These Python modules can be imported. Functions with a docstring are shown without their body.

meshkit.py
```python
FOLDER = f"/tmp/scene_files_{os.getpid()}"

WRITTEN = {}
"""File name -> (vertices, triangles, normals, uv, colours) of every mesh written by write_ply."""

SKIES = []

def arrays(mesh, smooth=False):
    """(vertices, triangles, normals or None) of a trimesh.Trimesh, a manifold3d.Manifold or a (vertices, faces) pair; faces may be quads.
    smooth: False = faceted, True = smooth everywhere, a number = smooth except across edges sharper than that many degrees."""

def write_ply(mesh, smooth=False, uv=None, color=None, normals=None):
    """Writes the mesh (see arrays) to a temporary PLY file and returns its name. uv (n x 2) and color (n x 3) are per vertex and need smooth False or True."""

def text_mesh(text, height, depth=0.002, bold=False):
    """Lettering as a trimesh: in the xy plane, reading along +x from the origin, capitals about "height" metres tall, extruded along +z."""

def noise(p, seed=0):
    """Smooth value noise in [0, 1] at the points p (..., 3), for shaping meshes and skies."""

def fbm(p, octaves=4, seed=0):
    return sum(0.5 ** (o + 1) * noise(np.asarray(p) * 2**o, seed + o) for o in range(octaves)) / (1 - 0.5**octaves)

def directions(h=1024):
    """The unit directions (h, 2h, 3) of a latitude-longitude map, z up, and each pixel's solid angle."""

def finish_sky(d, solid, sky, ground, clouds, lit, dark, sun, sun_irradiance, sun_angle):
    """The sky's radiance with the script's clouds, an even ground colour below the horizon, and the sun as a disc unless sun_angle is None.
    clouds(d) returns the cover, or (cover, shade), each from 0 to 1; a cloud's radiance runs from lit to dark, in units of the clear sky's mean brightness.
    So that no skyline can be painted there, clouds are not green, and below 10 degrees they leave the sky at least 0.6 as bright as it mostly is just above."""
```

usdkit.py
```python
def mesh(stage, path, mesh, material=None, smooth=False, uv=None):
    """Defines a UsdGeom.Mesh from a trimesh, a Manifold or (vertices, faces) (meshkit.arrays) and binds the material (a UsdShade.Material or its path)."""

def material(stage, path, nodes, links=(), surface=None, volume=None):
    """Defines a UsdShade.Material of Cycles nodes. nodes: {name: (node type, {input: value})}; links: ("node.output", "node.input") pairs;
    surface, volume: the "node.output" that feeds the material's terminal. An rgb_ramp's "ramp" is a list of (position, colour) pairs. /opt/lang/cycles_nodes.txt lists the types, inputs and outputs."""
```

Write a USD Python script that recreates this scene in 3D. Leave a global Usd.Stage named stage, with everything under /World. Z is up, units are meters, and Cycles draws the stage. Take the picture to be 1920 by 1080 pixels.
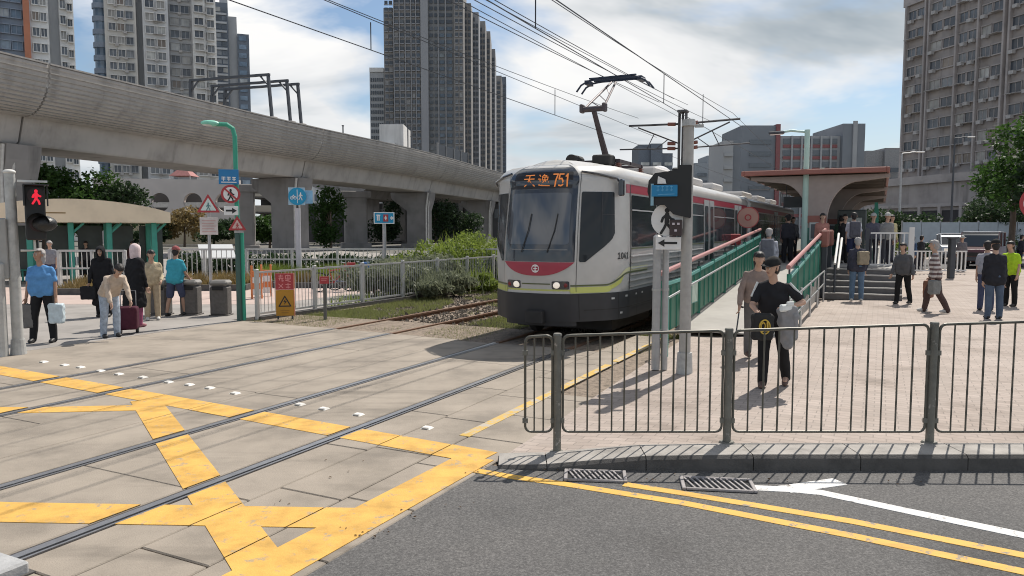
import math, random
import numpy as np, trimesh, manifold3d as m3
from shapely.geometry import Polygon, LineString, box as sbox, Point
from shapely.ops import unary_union
from shapely import affinity
from pxr import Usd, UsdGeom, UsdLux, UsdShade, Gf, Sdf
import usdkit, meshkit

stage = Usd.Stage.CreateInMemory()
UsdGeom.SetStageUpAxis(stage, UsdGeom.Tokens.z)
UsdGeom.SetStageMetersPerUnit(stage, 1.0)
UsdGeom.Xform.Define(stage, '/World')
UsdGeom.Scope.Define(stage, '/World/Looks')
random.seed(7); RNG = np.random.default_rng(7)

# ---------------------------------------------------------------- camera, sky, sun
FPX, CAMZ, PITCH = 1390.0, 2.05, math.atan(108 / 1390.0)
EXPOSURE = 0.15
cam = UsdGeom.Camera.Define(stage, '/World/camera')
cam.CreateHorizontalApertureAttr(36.0); cam.CreateVerticalApertureAttr(20.25)
cam.CreateFocalLengthAttr(36.0 * FPX / 1920)
cam.CreateClippingRangeAttr(Gf.Vec2f(0.05, 5000))
cam.CreateExposureAttr(EXPOSURE)
cam.AddTranslateOp().Set(Gf.Vec3d(0, 0, CAMZ))
cam.AddRotateXOp().Set(90 - math.degrees(PITCH))

SUN_AZ, SUN_EL = math.radians(33.5), math.radians(54)
sdir = (math.sin(SUN_AZ) * math.cos(SUN_EL), math.cos(SUN_AZ) * math.cos(SUN_EL), math.sin(SUN_EL))
sun = UsdLux.DistantLight.Define(stage, '/World/sun')
sun.CreateIntensityAttr(1.25); sun.CreateNormalizeAttr(True); sun.CreateAngleAttr(0.6)
sun.CreateColorAttr(Gf.Vec3f(1.0, 0.94, 0.86))
sun.AddTransformOp().Set(Gf.Matrix4d().SetRotate(Gf.Rotation(Gf.Vec3d(0, 0, 1), Gf.Vec3d(*sdir))))

SKY_STRENGTH = 0.10
sky = UsdLux.DomeLight.Define(stage, '/World/sky')
skym = usdkit.material(stage, '/World/Looks/sky_air', {
    'tc': ('texture_coordinate', {}),
    'sep': ('separate_xyz', {}),
    'zc': ('math', {'math_type': 'maximum', 'value2': 0.0}),
    'za': ('math', {'math_type': 'add', 'value2': 0.16}),
    'dx': ('math', {'math_type': 'divide'}), 'dy': ('math', {'math_type': 'divide'}),
    'cv': ('combine_xyz', {'z': 9.4}),
    'n1': ('noise_texture', {'scale': 0.95, 'detail': 9.0, 'roughness': 0.52, 'distortion': 0.25}),
    'cov': ('rgb_ramp', {'ramp': [(0.0, (0, 0, 0)), (0.44, (0.02, 0.02, 0.02)), (0.505, (0.55, 0.55, 0.55)), (0.565, (1, 1, 1)), (1, (1, 1, 1))]}),
    'off': ('mapping', {'location': (5.3, 2.1, 1.0)}),
    'n2': ('noise_texture', {'scale': 0.85, 'detail': 6.0, 'roughness': 0.5, 'distortion': 0.4}),
    'cc': ('rgb_ramp', {'ramp': [(0.0, (2.9, 3.5, 4.0)), (0.36, (3.1, 3.7, 4.2)), (0.45, (4.8, 5.25, 5.6)), (0.53, (7.6, 7.7, 7.8)), (0.62, (9.0, 8.95, 8.85)), (1, (9.2, 9.1, 9.0))]}),
    'sky': ('sky_texture', {'sky_type': 'single_scattering', 'sun_disc': False, 'sun_elevation': SUN_EL, 'sun_rotation': SUN_AZ, 'altitude': 20.0, 'air_density': 1.0, 'aerosol_density': 1.0, 'ozone_density': 1.0}),
    'tint': ('mix_color', {'blend_type': 'multiply', 'fac': 1.0, 'use_clamp': False, 'b': (0.84, 0.93, 0.98)}),
    'mx': ('mix_color', {'blend_type': 'mix', 'use_clamp': False}),
    'hz': ('rgb_ramp', {'ramp': [(0.0, (0.75, 0.75, 0.75)), (0.05, (0.6, 0.6, 0.6)), (0.16, (0.08, 0.08, 0.08)), (0.25, (0, 0, 0)), (1, (0, 0, 0))]}), 'hm': ('mix_color', {'blend_type': 'mix', 'use_clamp': False, 'b': (6.1, 6.6, 7.0)}),
    'bg': ('background_shader', {'strength': SKY_STRENGTH}),
}, [('tc.generated', 'sep.vector'), ('sep.z', 'zc.value1'), ('zc.value', 'za.value1'), ('sep.x', 'dx.value1'), ('za.value', 'dx.value2'),
    ('sep.y', 'dy.value1'), ('za.value', 'dy.value2'), ('dx.value', 'cv.x'), ('dy.value', 'cv.y'), ('cv.vector', 'n1.vector'),
    ('cv.vector', 'off.vector'), ('off.vector', 'n2.vector'), ('n1.fac', 'cov.fac'), ('n2.fac', 'cc.fac'),
    ('cov.color', 'mx.fac'), ('sky.color', 'tint.a'), ('tint.result', 'mx.a'), ('cc.color', 'mx.b'), ('mx.result', 'hm.a'), ('zc.value', 'hz.fac'), ('hz.color', 'hm.fac'), ('hm.result', 'bg.color')], surface='bg.background')
UsdShade.MaterialBindingAPI.Apply(sky.GetPrim()).Bind(skym)
sky.GetPrim().SetCustomDataByKey('kind', 'structure')

# ---------------------------------------------------------------- coordinates
def ray(px, py):
    dx, dy = (px - 960) / FPX, (540 - py) / FPX
    c, s = math.cos(PITCH), math.sin(PITCH)
    return np.array([dx, c + dy * s, -s + dy * c])
def G(px, py, z=0.0):
    d = ray(px, py); k = (z - CAMZ) / d[2]
    return np.array([d[0] * k, d[1] * k, z])
def AT(px, py, Y):
    d = ray(px, py); k = Y / d[1]
    return np.array([d[0] * k, Y, CAMZ + d[2] * k])
TA = math.radians(26.4); TS, TC = math.sin(TA), math.cos(TA)
def T(u, v, z=0.0):                       # track coordinates: u along the track, v to its right
    return np.array([TS * u + TC * v, TC * u - TS * v, z])
def UV(x, y): return TS * x + TC * y, TC * x - TS * y
TRZ = -TA                                  # rotation about z that takes local +y to the track direction
def smooth01(x): x = min(1, max(0, x)); return x * x * (3 - 2 * x)
def pave_z(x, y):                          # the right-hand pavement rises from the crossing
    u, v = UV(x, y)
    return 0.010 + 0.110 * smooth01((v + 3.0) / 1.6)

# ---------------------------------------------------------------- materials
MATS = {}
def M(name, color, rough=0.75, metal=0.0, var=0.25, scale=3.0, bump=0.0, bscale=30.0, spec=0.4, coat=0.0, dirt=None, emis=None, estr=0.0, space='object', wear=None, island=0.0, streak=None):
    if name in MATS: return MATS[name]
    c = np.array(color, float)
    nodes = {'p': ('principled_bsdf', {'roughness': rough, 'metallic': metal, 'specular_ior_level': spec, 'coat_weight': coat})}
    links = []
    if emis is not None:
        nodes['p'][1]['emission_color'] = emis; nodes['p'][1]['emission_strength'] = estr
    if var > 0 or bump > 0 or island > 0:
        if space == 'object': nodes['tc'] = ('texture_coordinate', {}); co = 'tc.object'
        else: nodes['g'] = ('geometry', {}); co = 'g.position'
    if var > 0:
        nodes['n'] = ('noise_texture', {'scale': scale, 'detail': 8.0, 'roughness': 0.65})
        stops = [(0.25, tuple(c * (1 - var))), (0.5, tuple(c)), (0.75, tuple(np.minimum(c * (1 + var), 0.95)))]
        if dirt is not None: stops = [(0.2, tuple(dirt)), (0.36, tuple(c * (1 - var)))] + stops[1:]
        nodes['r'] = ('rgb_ramp', {'ramp': stops})
        links += [(co, 'n.vector'), ('n.fac', 'r.fac')]
        out = 'r.color'
        if island > 0:
            nodes['gi'] = ('geometry', {}); nodes['ih'] = ('hsv', {'hue': 0.5, 'saturation': 1.0})
            nodes['im'] = ('map_range', {'to_min': 1 - island, 'to_max': 1 + island})
            links += [('gi.random_per_island', 'im.value'), ('im.result', 'ih.value'), (out, 'ih.color')]; out = 'ih.color'
        if streak is not None:              # stains drawn out along one direction
            sc, lo_, rz_ = streak
            nodes['sm'] = ('mapping', {'scale': sc, 'rotation': (0, 0, rz_)}); nodes['sn'] = ('noise_texture', {'scale': 1.0, 'detail': 5.0, 'roughness': 0.6})
            nodes['sr'] = ('rgb_ramp', {'ramp': [(0.30, (lo_, lo_, lo_)), (0.46, (1, 1, 1)), (0.6, (1.0, 1.0, 1.0)), (0.75, (1.07, 1.07, 1.06))]}); nodes['sx'] = ('mix_color', {'blend_type': 'multiply', 'fac': 1.0, 'use_clamp': False})
            links += [(co, 'sm.vector'), ('sm.vector', 'sn.vector'), ('sn.fac', 'sr.fac'), (out, 'sx.a'), ('sr.color', 'sx.b')]; out = 'sx.result'
        if wear is not None:                # worn paint: a second colour shows through in patches
            wc, lo, hi, ws = wear
            nodes['wn'] = ('noise_texture', {'scale': ws, 'detail': 10.0, 'roughness': 0.75})
            nodes['wr'] = ('rgb_ramp', {'ramp': [(lo, (1, 1, 1)), (hi, (0, 0, 0))]})
            nodes['wm'] = ('mix_color', {'blend_type': 'mix', 'b': tuple(wc)})
            links += [(co, 'wn.vector'), ('wn.fac', 'wr.fac'), ('wr.color', 'wm.fac'), (out, 'wm.a')]; out = 'wm.result'
        links.append((out, 'p.base_color'))
    else:
        nodes['p'][1]['base_color'] = tuple(c)
    if bump > 0:
        nodes['bn'] = ('noise_texture', {'scale': bscale, 'detail': 4.0, 'roughness': 0.6})
        nodes['b'] = ('bump', {'strength': bump, 'distance': 0.02})
        links += [(co, 'bn.vector'), ('bn.fac', 'b.height'), ('b.normal', 'p.normal')]
    MATS[name] = usdkit.material(stage, '/World/Looks/' + name, nodes, links, surface='p.BSDF')
    return MATS[name]

def leaf_mat(name, dark, light, transl=0.42):
    if name in MATS: return MATS[name]
    MATS[name] = usdkit.material(stage, '/World/Looks/' + name, {
        'g': ('geometry', {}), 'r': ('rgb_ramp', {'ramp': [(0, dark), (0.6, tuple((np.array(dark) + light) / 2)), (1, light)]}),
        'p': ('principled_bsdf', {'roughness': 0.55, 'specular_ior_level': 0.3}), 't': ('translucent_bsdf', {}), 'm': ('mix_closure', {'fac': transl})},
        [('g.random_per_island', 'r.fac'), ('r.color', 'p.base_color'), ('r.color', 't.color'), ('p.BSDF', 'm.closure1'), ('t.BSDF', 'm.closure2')], surface='m.closure')
    return MATS[name]

# ---------------------------------------------------------------- mesh helpers
def cat(ms): return trimesh.util.concatenate([m for m in ms if m is not None])
def box(c, s, rz=0.0):
    b = trimesh.creation.box(extents=s)
    if rz: b.apply_transform(trimesh.transformations.rotation_matrix(rz, (0, 0, 1)))
    b.apply_translation(c); return b
def cbox(c, s, ch=0.01, rz=0.0):           # chamfered box
    h = np.array(s) / 2; ch = min(ch, h.min() * 0.9); pts = []
    for sx in (-1, 1):
        for sy in (-1, 1):
            for sz in (-1, 1):
                q = np.array([sx, sy, sz])
                for k in range(3):
                    d = np.full(3, 0.0); d[:] = ch; d[k] = 0
                    pts.append(q * (h - d))
    b = trimesh.convex.convex_hull(np.array(pts))
    if rz: b.apply_transform(trimesh.transformations.rotation_matrix(rz, (0, 0, 1)))
    b.apply_translation(c); return b
def frame_to(p0, p1):
    a = np.array(p1, float) - np.array(p0, float); L = np.linalg.norm(a); a = a / L
    h = np.array([0, 0, 1.0]) if abs(a[2]) < 0.95 else np.array([0, 1.0, 0])
    x = np.cross(h, a); x /= np.linalg.norm(x); y = np.cross(a, x)
    return x, y, a, L
def cyl(p0, p1, r0, r1=None, n=10):
    r1 = r0 if r1 is None else r1
    x, y, a, L = frame_to(p0, p1); th = np.arange(n) * 2 * np.pi / n
    ring = np.cos(th)[:, None] * x + np.sin(th)[:, None] * y
    v = np.vstack([np.array(p0) + ring * r0, np.array(p1) + ring * r1, [p0], [p1]]); f = []
    for i in range(n):
        j = (i + 1) % n
        f += [[i, j, n + j], [i, n + j, n + i], [2 * n, j, i], [2 * n + 1, n + i, n + j]]
    return trimesh.Trimesh(v, f, process=False)
def bar(p0, p1, w, h):                     # rectangular bar between two points, w sideways, h upward
    x, y, a, L = frame_to(p0, p1); p0 = np.array(p0, float); p1 = np.array(p1, float)
    v = [p + sx * x * w / 2 + sy * y * h / 2 for p in (p0, p1) for sx, sy in ((-1, -1), (1, -1), (1, 1), (-1, 1))]
    f = [[0, 3, 2], [0, 2, 1], [4, 5, 6], [4, 6, 7]] + [t for i in range(4) for t in ([i, (i + 1) % 4, 4 + (i + 1) % 4], [i, 4 + (i + 1) % 4, 4 + i])]
    return trimesh.Trimesh(v, f, process=False)
def tube(path, r, n=8):
    P = [np.array(p, float) for p in path]; v = []; f = []
    up = np.array([0.0, 0, 1.0]) if abs((P[-1] - P[0])[2]) < 0.8 * np.linalg.norm(P[-1] - P[0]) + 1e-9 else np.array([0.0, 1, 0.02])
    for i, p in enumerate(P):
        a = P[min(i + 1, len(P) - 1)] - P[max(i - 1, 0)]; a /= np.linalg.norm(a)
        x = np.cross(up, a); x /= (np.linalg.norm(x) + 1e-12); y = np.cross(a, x)
        rr = r[i] if np.ndim(r) else r
        for k in range(n):
            t = 2 * np.pi * k / n; v.append(p + rr * (np.cos(t) * x + np.sin(t) * y))
    for i in range(len(P) - 1):
        for k in range(n):
            k2 = (k + 1) % n; a, b, c, d = i * n + k, i * n + k2, (i + 1) * n + k2, (i + 1) * n + k
            f += [[a, b, c], [a, c, d]]
    v += [P[0], P[-1]]; e = len(v)
    for k in range(n):
        k2 = (k + 1) % n; f += [[e - 2, k2, k], [e - 1, (len(P) - 1) * n + k, (len(P) - 1) * n + k2]]
    return trimesh.Trimesh(v, f, process=False)
def prism(poly, z0, z1):
    out = []
    poly = poly if hasattr(poly, 'geom_type') else Polygon(poly)
    for g in getattr(poly, 'geoms', [poly]):
        if g.geom_type == 'Polygon' and g.area > 1e-7:
            m = trimesh.creation.extrude_polygon(g, z1 - z0, engine='earcut'); m.apply_translation((0, 0, z0)); out.append(m)
    return cat(out)
def upright(poly, y0, y1):                 # polygon drawn in x,z, extruded along y
    m = prism(poly, 0, y1 - y0)
    v = m.vertices.copy(); m.vertices = np.stack([v[:, 0], y1 - v[:, 2], v[:, 1]], 1); return m
def move(m, d): m = m.copy(); m.apply_translation(d); return m
def rot(m, rz, d=(0, 0, 0)):
    m = m.copy(); m.apply_transform(trimesh.transformations.rotation_matrix(rz, (0, 0, 1))); m.apply_translation(d); return m
def disc(r, t, n=28):                      # disc facing -y, centre at origin
    return upright(Polygon([(r * math.cos(a), r * math.sin(a)) for a in np.linspace(0, 2 * np.pi, n, endpoint=False)]), -t / 2, t / 2)
def ball(c, r, sub=1, sc=(1, 1, 1)):
    m = trimesh.creation.icosphere(subdivisions=sub, radius=1.0); m.apply_scale(np.array(sc) * r); m.apply_translation(c); return m
def text_up(t, h, c, bold=True, y=-0.003, dep=0.004):   # lettering centred at c on a plate that faces -y
    m = meshkit.text_mesh(t, h, dep, bold); v = m.vertices.copy()
    v[:, :2] -= (v[:, :2].min(0) + v[:, :2].max(0)) / 2
    m.vertices = np.stack([v[:, 0] + c[0], y - v[:, 2], v[:, 1] + c[1]], 1); return m
def strokes_up(lines, w, y, dep=0.004):    # drawn strokes ((x,z) polylines) as a raised mark on a plate that faces -y
    s = unary_union([LineString(l).buffer(w / 2, cap_style=2) if len(l) > 1 else Point(l[0]).buffer(w) for l in lines])
    return upright(s, y - dep, y)

used = {}
def uname(parent, name):
    k = used.get((parent, name), 0); used[(parent, name)] = k + 1
    return f'{parent}/{name}' + (f'_{k:03d}' if k else '')
class Thing:
    def __init__(s, name, label, cat_, loc=(0, 0, 0), rz=0.0, group=None, kind=None):
        s.path = uname('/World', name); s.loc = np.array(loc, float); s.rz = rz; s.name = name
        x = UsdGeom.Xform.Define(stage, s.path); x.AddTranslateOp().Set(Gf.Vec3d(*map(float, loc)))
        if rz: x.AddRotateZOp().Set(math.degrees(rz))
        s.prim = x.GetPrim(); s.cat, s.group = cat_, group
        for k, v in (('label', label), ('category', cat_), ('group', group), ('kind', kind)):
            if v: s.prim.SetCustomDataByKey(k, v)
    def local(s, m):
        m = m.copy(); v = m.vertices - s.loc; c, q = math.cos(-s.rz), math.sin(-s.rz)
        m.vertices = np.stack([c * v[:, 0] - q * v[:, 1], q * v[:, 0] + c * v[:, 1], v[:, 2]], 1); return m
    def add(s, name, mesh, mat, parent=None, smooth=False, label=None, world=False, kind=None):
        if world: mesh = s.local(mesh)
        p = uname(parent or s.path, name)
        pr = usdkit.mesh(stage, p, mesh, mat, smooth=smooth).GetPrim()
        if label: pr.SetCustomDataByKey('label', label)
        if kind: pr.SetCustomDataByKey('kind', kind)
        return p
    def copy(s, loc, rz=None, label=None, group=None):
        t = object.__new__(Thing); t.path = uname('/World', s.name); t.name = s.name; t.loc = np.array(loc, float); t.rz = s.rz if rz is None else rz
        x = UsdGeom.Xform.Define(stage, t.path); x.AddTranslateOp().Set(Gf.Vec3d(*map(float, loc)))
        if t.rz: x.AddRotateZOp().Set(math.degrees(t.rz))
        t.prim = x.GetPrim()
        for k, v in (('label', label), ('category', s.cat), ('group', group or s.group)):
            if v: t.prim.SetCustomDataByKey(k, v)
        x.GetPrim().GetReferences().AddInternalReference(s.path)
        if not s.rz and t.rz: pass
        x.GetPrim().SetInstanceable(True); return t
def single(name, mesh, mat, label=None, cat_=None, kind=None, group=None, smooth=False):
    p = uname('/World', name); pr = usdkit.mesh(stage, p, mesh, mat, smooth=smooth).GetPrim()
    for k, v in (('label', label), ('category', cat_), ('group', group), ('kind', kind)):
        if v: pr.SetCustomDataByKey(k, v)
    return p
def under(parent, name, mesh, mat, smooth=False, kind=None, label=None):
    p = uname(parent, name); pr = usdkit.mesh(stage, p, mesh, mat, smooth=smooth).GetPrim()
    if kind: pr.SetCustomDataByKey('kind', kind)
    if label: pr.SetCustomDataByKey('label', label)
    return p

def leaves(clumps, n, size, seed, flat=0.0, shell=0.55):
    """small leaf-sized faces spread through ellipsoid clumps [(centre, radii)]"""
    g = np.random.default_rng(seed); w = np.array([np.prod(r) ** (2 / 3) for _, r in clumps]); w = w / w.sum()
    k = g.choice(len(clumps), n, p=w); d = g.normal(size=(n, 3)); d /= np.linalg.norm(d, axis=1)[:, None]
    r = shell + (1 - shell) * g.random(n) ** 0.5; r *= 1 + 0.16 * g.normal(size=n)
    C = np.array([c for c, _ in clumps], float)[k]; R = np.array([q for _, q in clumps], float)[k]
    p = C + d * R * r[:, None]
    a = g.normal(size=(n, 3)); a[:, 2] *= (1 - flat); a /= np.linalg.norm(a, axis=1)[:, None]
    b = np.cross(a, g.normal(size=(n, 3))); b /= np.linalg.norm(b, axis=1)[:, None]
    s = size * (0.6 + 0.8 * g.random(n))[:, None]
    v = np.stack([p - a * s, p + b * s * 0.45, p + a * s, p - b * s * 0.45], 1).reshape(-1, 3)
    i = np.arange(n)[:, None] * 4; f = np.vstack([i + [0, 1, 2], i + [0, 2, 3]])
    return trimesh.Trimesh(v, f, process=False)
def blades(pts, h, w, seed, lean=0.35):
    g = np.random.default_rng(seed); n = len(pts); t = g.random(n) * 2 * np.pi; hh = h * (0.4 + 0.9 * g.random(n))
    a = np.stack([np.cos(t), np.sin(t), 0 * t], 1) * w; l = g.normal(size=(n, 3)) * lean * hh[:, None]; l[:, 2] = hh
    v = np.stack([pts - a, pts + a, pts + l], 1).reshape(-1, 3)
    return trimesh.Trimesh(v, np.arange(3 * n).reshape(-1, 3), process=False)
# ---------------------------------------------------------------- the ground
concrete = M('crossing_concrete', (0.285, 0.245, 0.20), 0.85, var=0.24, scale=1.1, bump=0.3, bscale=90, space='world', island=0.035, dirt=(0.2, 0.175, 0.15), streak=((0.25, 1.6, 1.0), 0.66, 0.15))
pavec = M('pavement_concrete', (0.27, 0.25, 0.23), 0.85, var=0.2, scale=0.9, bump=0.15, bscale=60, space='world', dirt=(0.18, 0.17, 0.16))
asphalt = usdkit.material(stage, '/World/Looks/road_asphalt', {
    'g': ('geometry', {}), 'n': ('noise_texture', {'scale': 62.0, 'detail': 6.0, 'roughness': 0.85}), 'r': ('rgb_ramp', {'ramp': [(0.38, (0.055, 0.054, 0.054)), (0.52, (0.102, 0.099, 0.097)), (0.66, (0.20, 0.195, 0.188))]}),
    'n2': ('noise_texture', {'scale': 0.8, 'detail': 6.0}), 'r2': ('rgb_ramp', {'ramp': [(0.28, (0.66, 0.65, 0.64)), (0.42, (0.95, 0.95, 0.95)), (0.58, (1.05, 1.04, 1.03)), (0.72, (1.16, 1.14, 1.12))]}), 'm': ('mix_color', {'blend_type': 'multiply', 'fac': 1.0, 'use_clamp': False}),
    'b': ('bump', {'strength': 0.4, 'distance': 0.01}), 'p': ('principled_bsdf', {'roughness': 0.85, 'specular_ior_level': 0.3})},
    [('g.position', 'n.vector'), ('n.fac', 'r.fac'), ('g.position', 'n2.vector'), ('n2.fac', 'r2.fac'), ('r.color', 'm.a'), ('r2.color', 'm.b'), ('m.result', 'p.base_color'), ('n.fac', 'b.height'), ('b.normal', 'p.normal')], surface='p.BSDF')
paving = usdkit.material(stage, '/World/Looks/plaza_paving', {
    'g': ('geometry', {}), 'mp': ('mapping', {'rotation': (0, 0, -TRZ)}), 'br': ('brick_texture', {'scale': 1.0, 'brick_width': 0.22, 'row_height': 0.11, 'mortar_size': 0.006, 'color1': (0.385, 0.325, 0.285), 'color2': (0.32, 0.272, 0.238), 'mortar': (0.25, 0.215, 0.19)}),
    'n': ('noise_texture', {'scale': 0.9, 'detail': 9.0, 'roughness': 0.7}), 'r': ('rgb_ramp', {'ramp': [(0.3, (0.62, 0.60, 0.58)), (0.45, (0.93, 0.92, 0.91)), (0.55, (1.0, 1.0, 1.0)), (0.7, (1.14, 1.14, 1.14))]}),
    'm': ('mix_color', {'blend_type': 'multiply', 'fac': 1.0, 'use_clamp': False}), 'p': ('principled_bsdf', {'roughness': 0.85, 'specular_ior_level': 0.25})},
    [('g.position', 'mp.vector'), ('mp.vector', 'br.vector'), ('g.position', 'n.vector'), ('n.fac', 'r.fac'), ('br.color', 'm.a'), ('r.color', 'm.b'), ('m.result', 'p.base_color')], surface='p.BSDF')
earth = M('ground_earth', (0.13, 0.125, 0.11), 0.95, var=0.25, scale=0.15, space='world')  # darkened to stand in for shade beyond the long fence
ballast = M('ballast_bed', (0.22, 0.175, 0.135), 0.95, var=0.45, scale=14, bump=0.9, bscale=35, space='world', dirt=(0.13, 0.12, 0.08))
kerbm = M('kerb_stone', (0.085, 0.08, 0.075), 0.85, var=0.25, scale=5, bump=0.25, bscale=70, dirt=(0.045, 0.042, 0.04))  # face shade put into the stone colour, so darker than the top
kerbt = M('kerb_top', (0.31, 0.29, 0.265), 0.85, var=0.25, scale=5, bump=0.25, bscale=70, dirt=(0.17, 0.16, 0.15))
steel = M('rail_steel', (0.40, 0.39, 0.385), 0.35, 0.85, var=0.2, scale=8)
rustm = M('rusty_rail', (0.17, 0.10, 0.065), 0.8, 0.2, var=0.35, scale=12)
rubber = M('black_rubber', (0.05, 0.045, 0.045), 0.8, var=0.2, scale=6)
yellow = M('yellow_road_paint', (0.58, 0.335, 0.075), 0.78, var=0.2, scale=4, space='world', wear=((0.33, 0.255, 0.16), 0.37, 0.44, 7), dirt=(0.40, 0.25, 0.08), streak=((0.3, 2.2, 1.0), 0.72, 0.15), bump=0.2, bscale=80)
yellow_worn = M('worn_yellow_paint', (0.5, 0.33, 0.08), 0.8, var=0.12, scale=4, space='world', wear=((0.38, 0.34, 0.28), 0.46, 0.52, 5))
yellow_line = M('yellow_line_paint', (0.60, 0.345, 0.06), 0.7, var=0.12, scale=4, space='world', wear=((0.20, 0.18, 0.15), 0.39, 0.45, 9), streak=((1.5, 6, 1.0), 0.75, 0.5))
white_paint = M('white_road_paint', (0.62, 0.61, 0.59), 0.75, var=0.1, scale=5, space='world', wear=((0.26, 0.25, 0.24), 0.39, 0.45, 9))

S = 1800
single('ground', prism(sbox(-S, -200, S, 2200), -0.5, -0.20), earth, kind='structure')

def quad_strip(pts_l, pts_r, thick):
    n = len(pts_l); v = np.vstack([pts_l, pts_r]); v2 = v - [0, 0, thick]; f = []
    for i in range(n - 1):
        f += [[i, n + i + 1, n + i], [i, i + 1, n + i + 1]]
    m = trimesh.Trimesh(np.vstack([v, v2]), f, process=False); m.fix_normals(); return m
def uvpoly(u0, u1, v0, v1): return Polygon([T(u0, v0)[:2], T(u1, v0)[:2], T(u1, v1)[:2], T(u0, v1)[:2]])

# road: asphalt right of the crossing and left of it, and a road far behind the plaza
KERB_Y = 6.22
road_poly = Polygon([T(-14, -3.0)[:2], T(14, -3.0)[:2], (20, 12), (60, 12), (60, -14), T(-14, 6)[:2]])
pave_poly = Polygon([T(14.6, -3.3)[:2], T(70, -3.3)[:2], (95, 60), (95, KERB_Y), (0.4, KERB_Y), (-0.05, KERB_Y + 0.03), (-0.28, KERB_Y + 0.14), T(6.0, -3.0)[:2]]).buffer(0)
single('road', prism(road_poly.difference(pave_poly.buffer(-0.05, join_style=2)), -0.2, -0.006), asphalt, kind='structure')
# pavement as a mesh whose height follows pave_z
def sheet(poly, zf, cell, skirt=0.25, fine=None):
    x0, y0, x1, y1 = poly.bounds; V = []; F = []
    xs = np.arange(x0, x1 + cell, cell); ys = np.arange(y0, y1 + cell, cell)
    for i in range(len(xs) - 1):
        for j in range(len(ys) - 1):
            c = poly.intersection(sbox(xs[i], ys[j], xs[i + 1], ys[j + 1]))
            for g in getattr(c, 'geoms', [c]):
                if g.geom_type != 'Polygon' or g.area < 1e-5: continue
                vv, ff = trimesh.creation.triangulate_polygon(g, engine='earcut')
                F.append(np.asarray(ff) + sum(len(a) for a in V)); V.append(np.array([[x, y, zf(x, y)] for x, y in vv]))
    m = trimesh.Trimesh(np.vstack(V), np.vstack(F), process=False)
    if m.face_normals[0][2] < 0: m.invert()
    return m
near = sbox(-5, 0, 10, 20)
inner = pave_poly.intersection(sbox(-50, KERB_Y + 0.36, 200, 200))
single('pavement', cat([sheet(inner.intersection(near), pave_z, 0.5), sheet(inner.difference(near), pave_z, 6.0)]), paving, kind='structure')
# kerb: separate stones along the road edge
kerb = Thing('kerb', None, None, kind='structure', loc=(0, KERB_Y, 0))
edge = [(-0.12, KERB_Y + 0.05), (0.30, KERB_Y)] + [(x, KERB_Y) for x in np.arange(1.15, 14, 0.92)]
for i in range(len(edge) - 1):
    (xa, ya), (xb, yb) = edge[i], edge[i + 1]; gap = 0.004
    pts = []
    for x, y in ((xa + gap, ya), (xb - gap, yb)):
        zt = pave_z(x, y) + 0.006
        for q in ((y, -0.15), (y - 0.0, zt - 0.025), (y + 0.025, zt), (y + 0.37, zt + 0.0), (y + 0.37, -0.15)): pts.append((x, q[0], q[1]))
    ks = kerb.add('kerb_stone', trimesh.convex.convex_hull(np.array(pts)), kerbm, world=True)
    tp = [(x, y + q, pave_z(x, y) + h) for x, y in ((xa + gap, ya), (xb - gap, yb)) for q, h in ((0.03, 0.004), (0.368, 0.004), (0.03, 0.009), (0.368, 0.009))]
    under(ks, 'top_face', kerb.local(trimesh.convex.convex_hull(np.array(tp))), kerbt)
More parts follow.
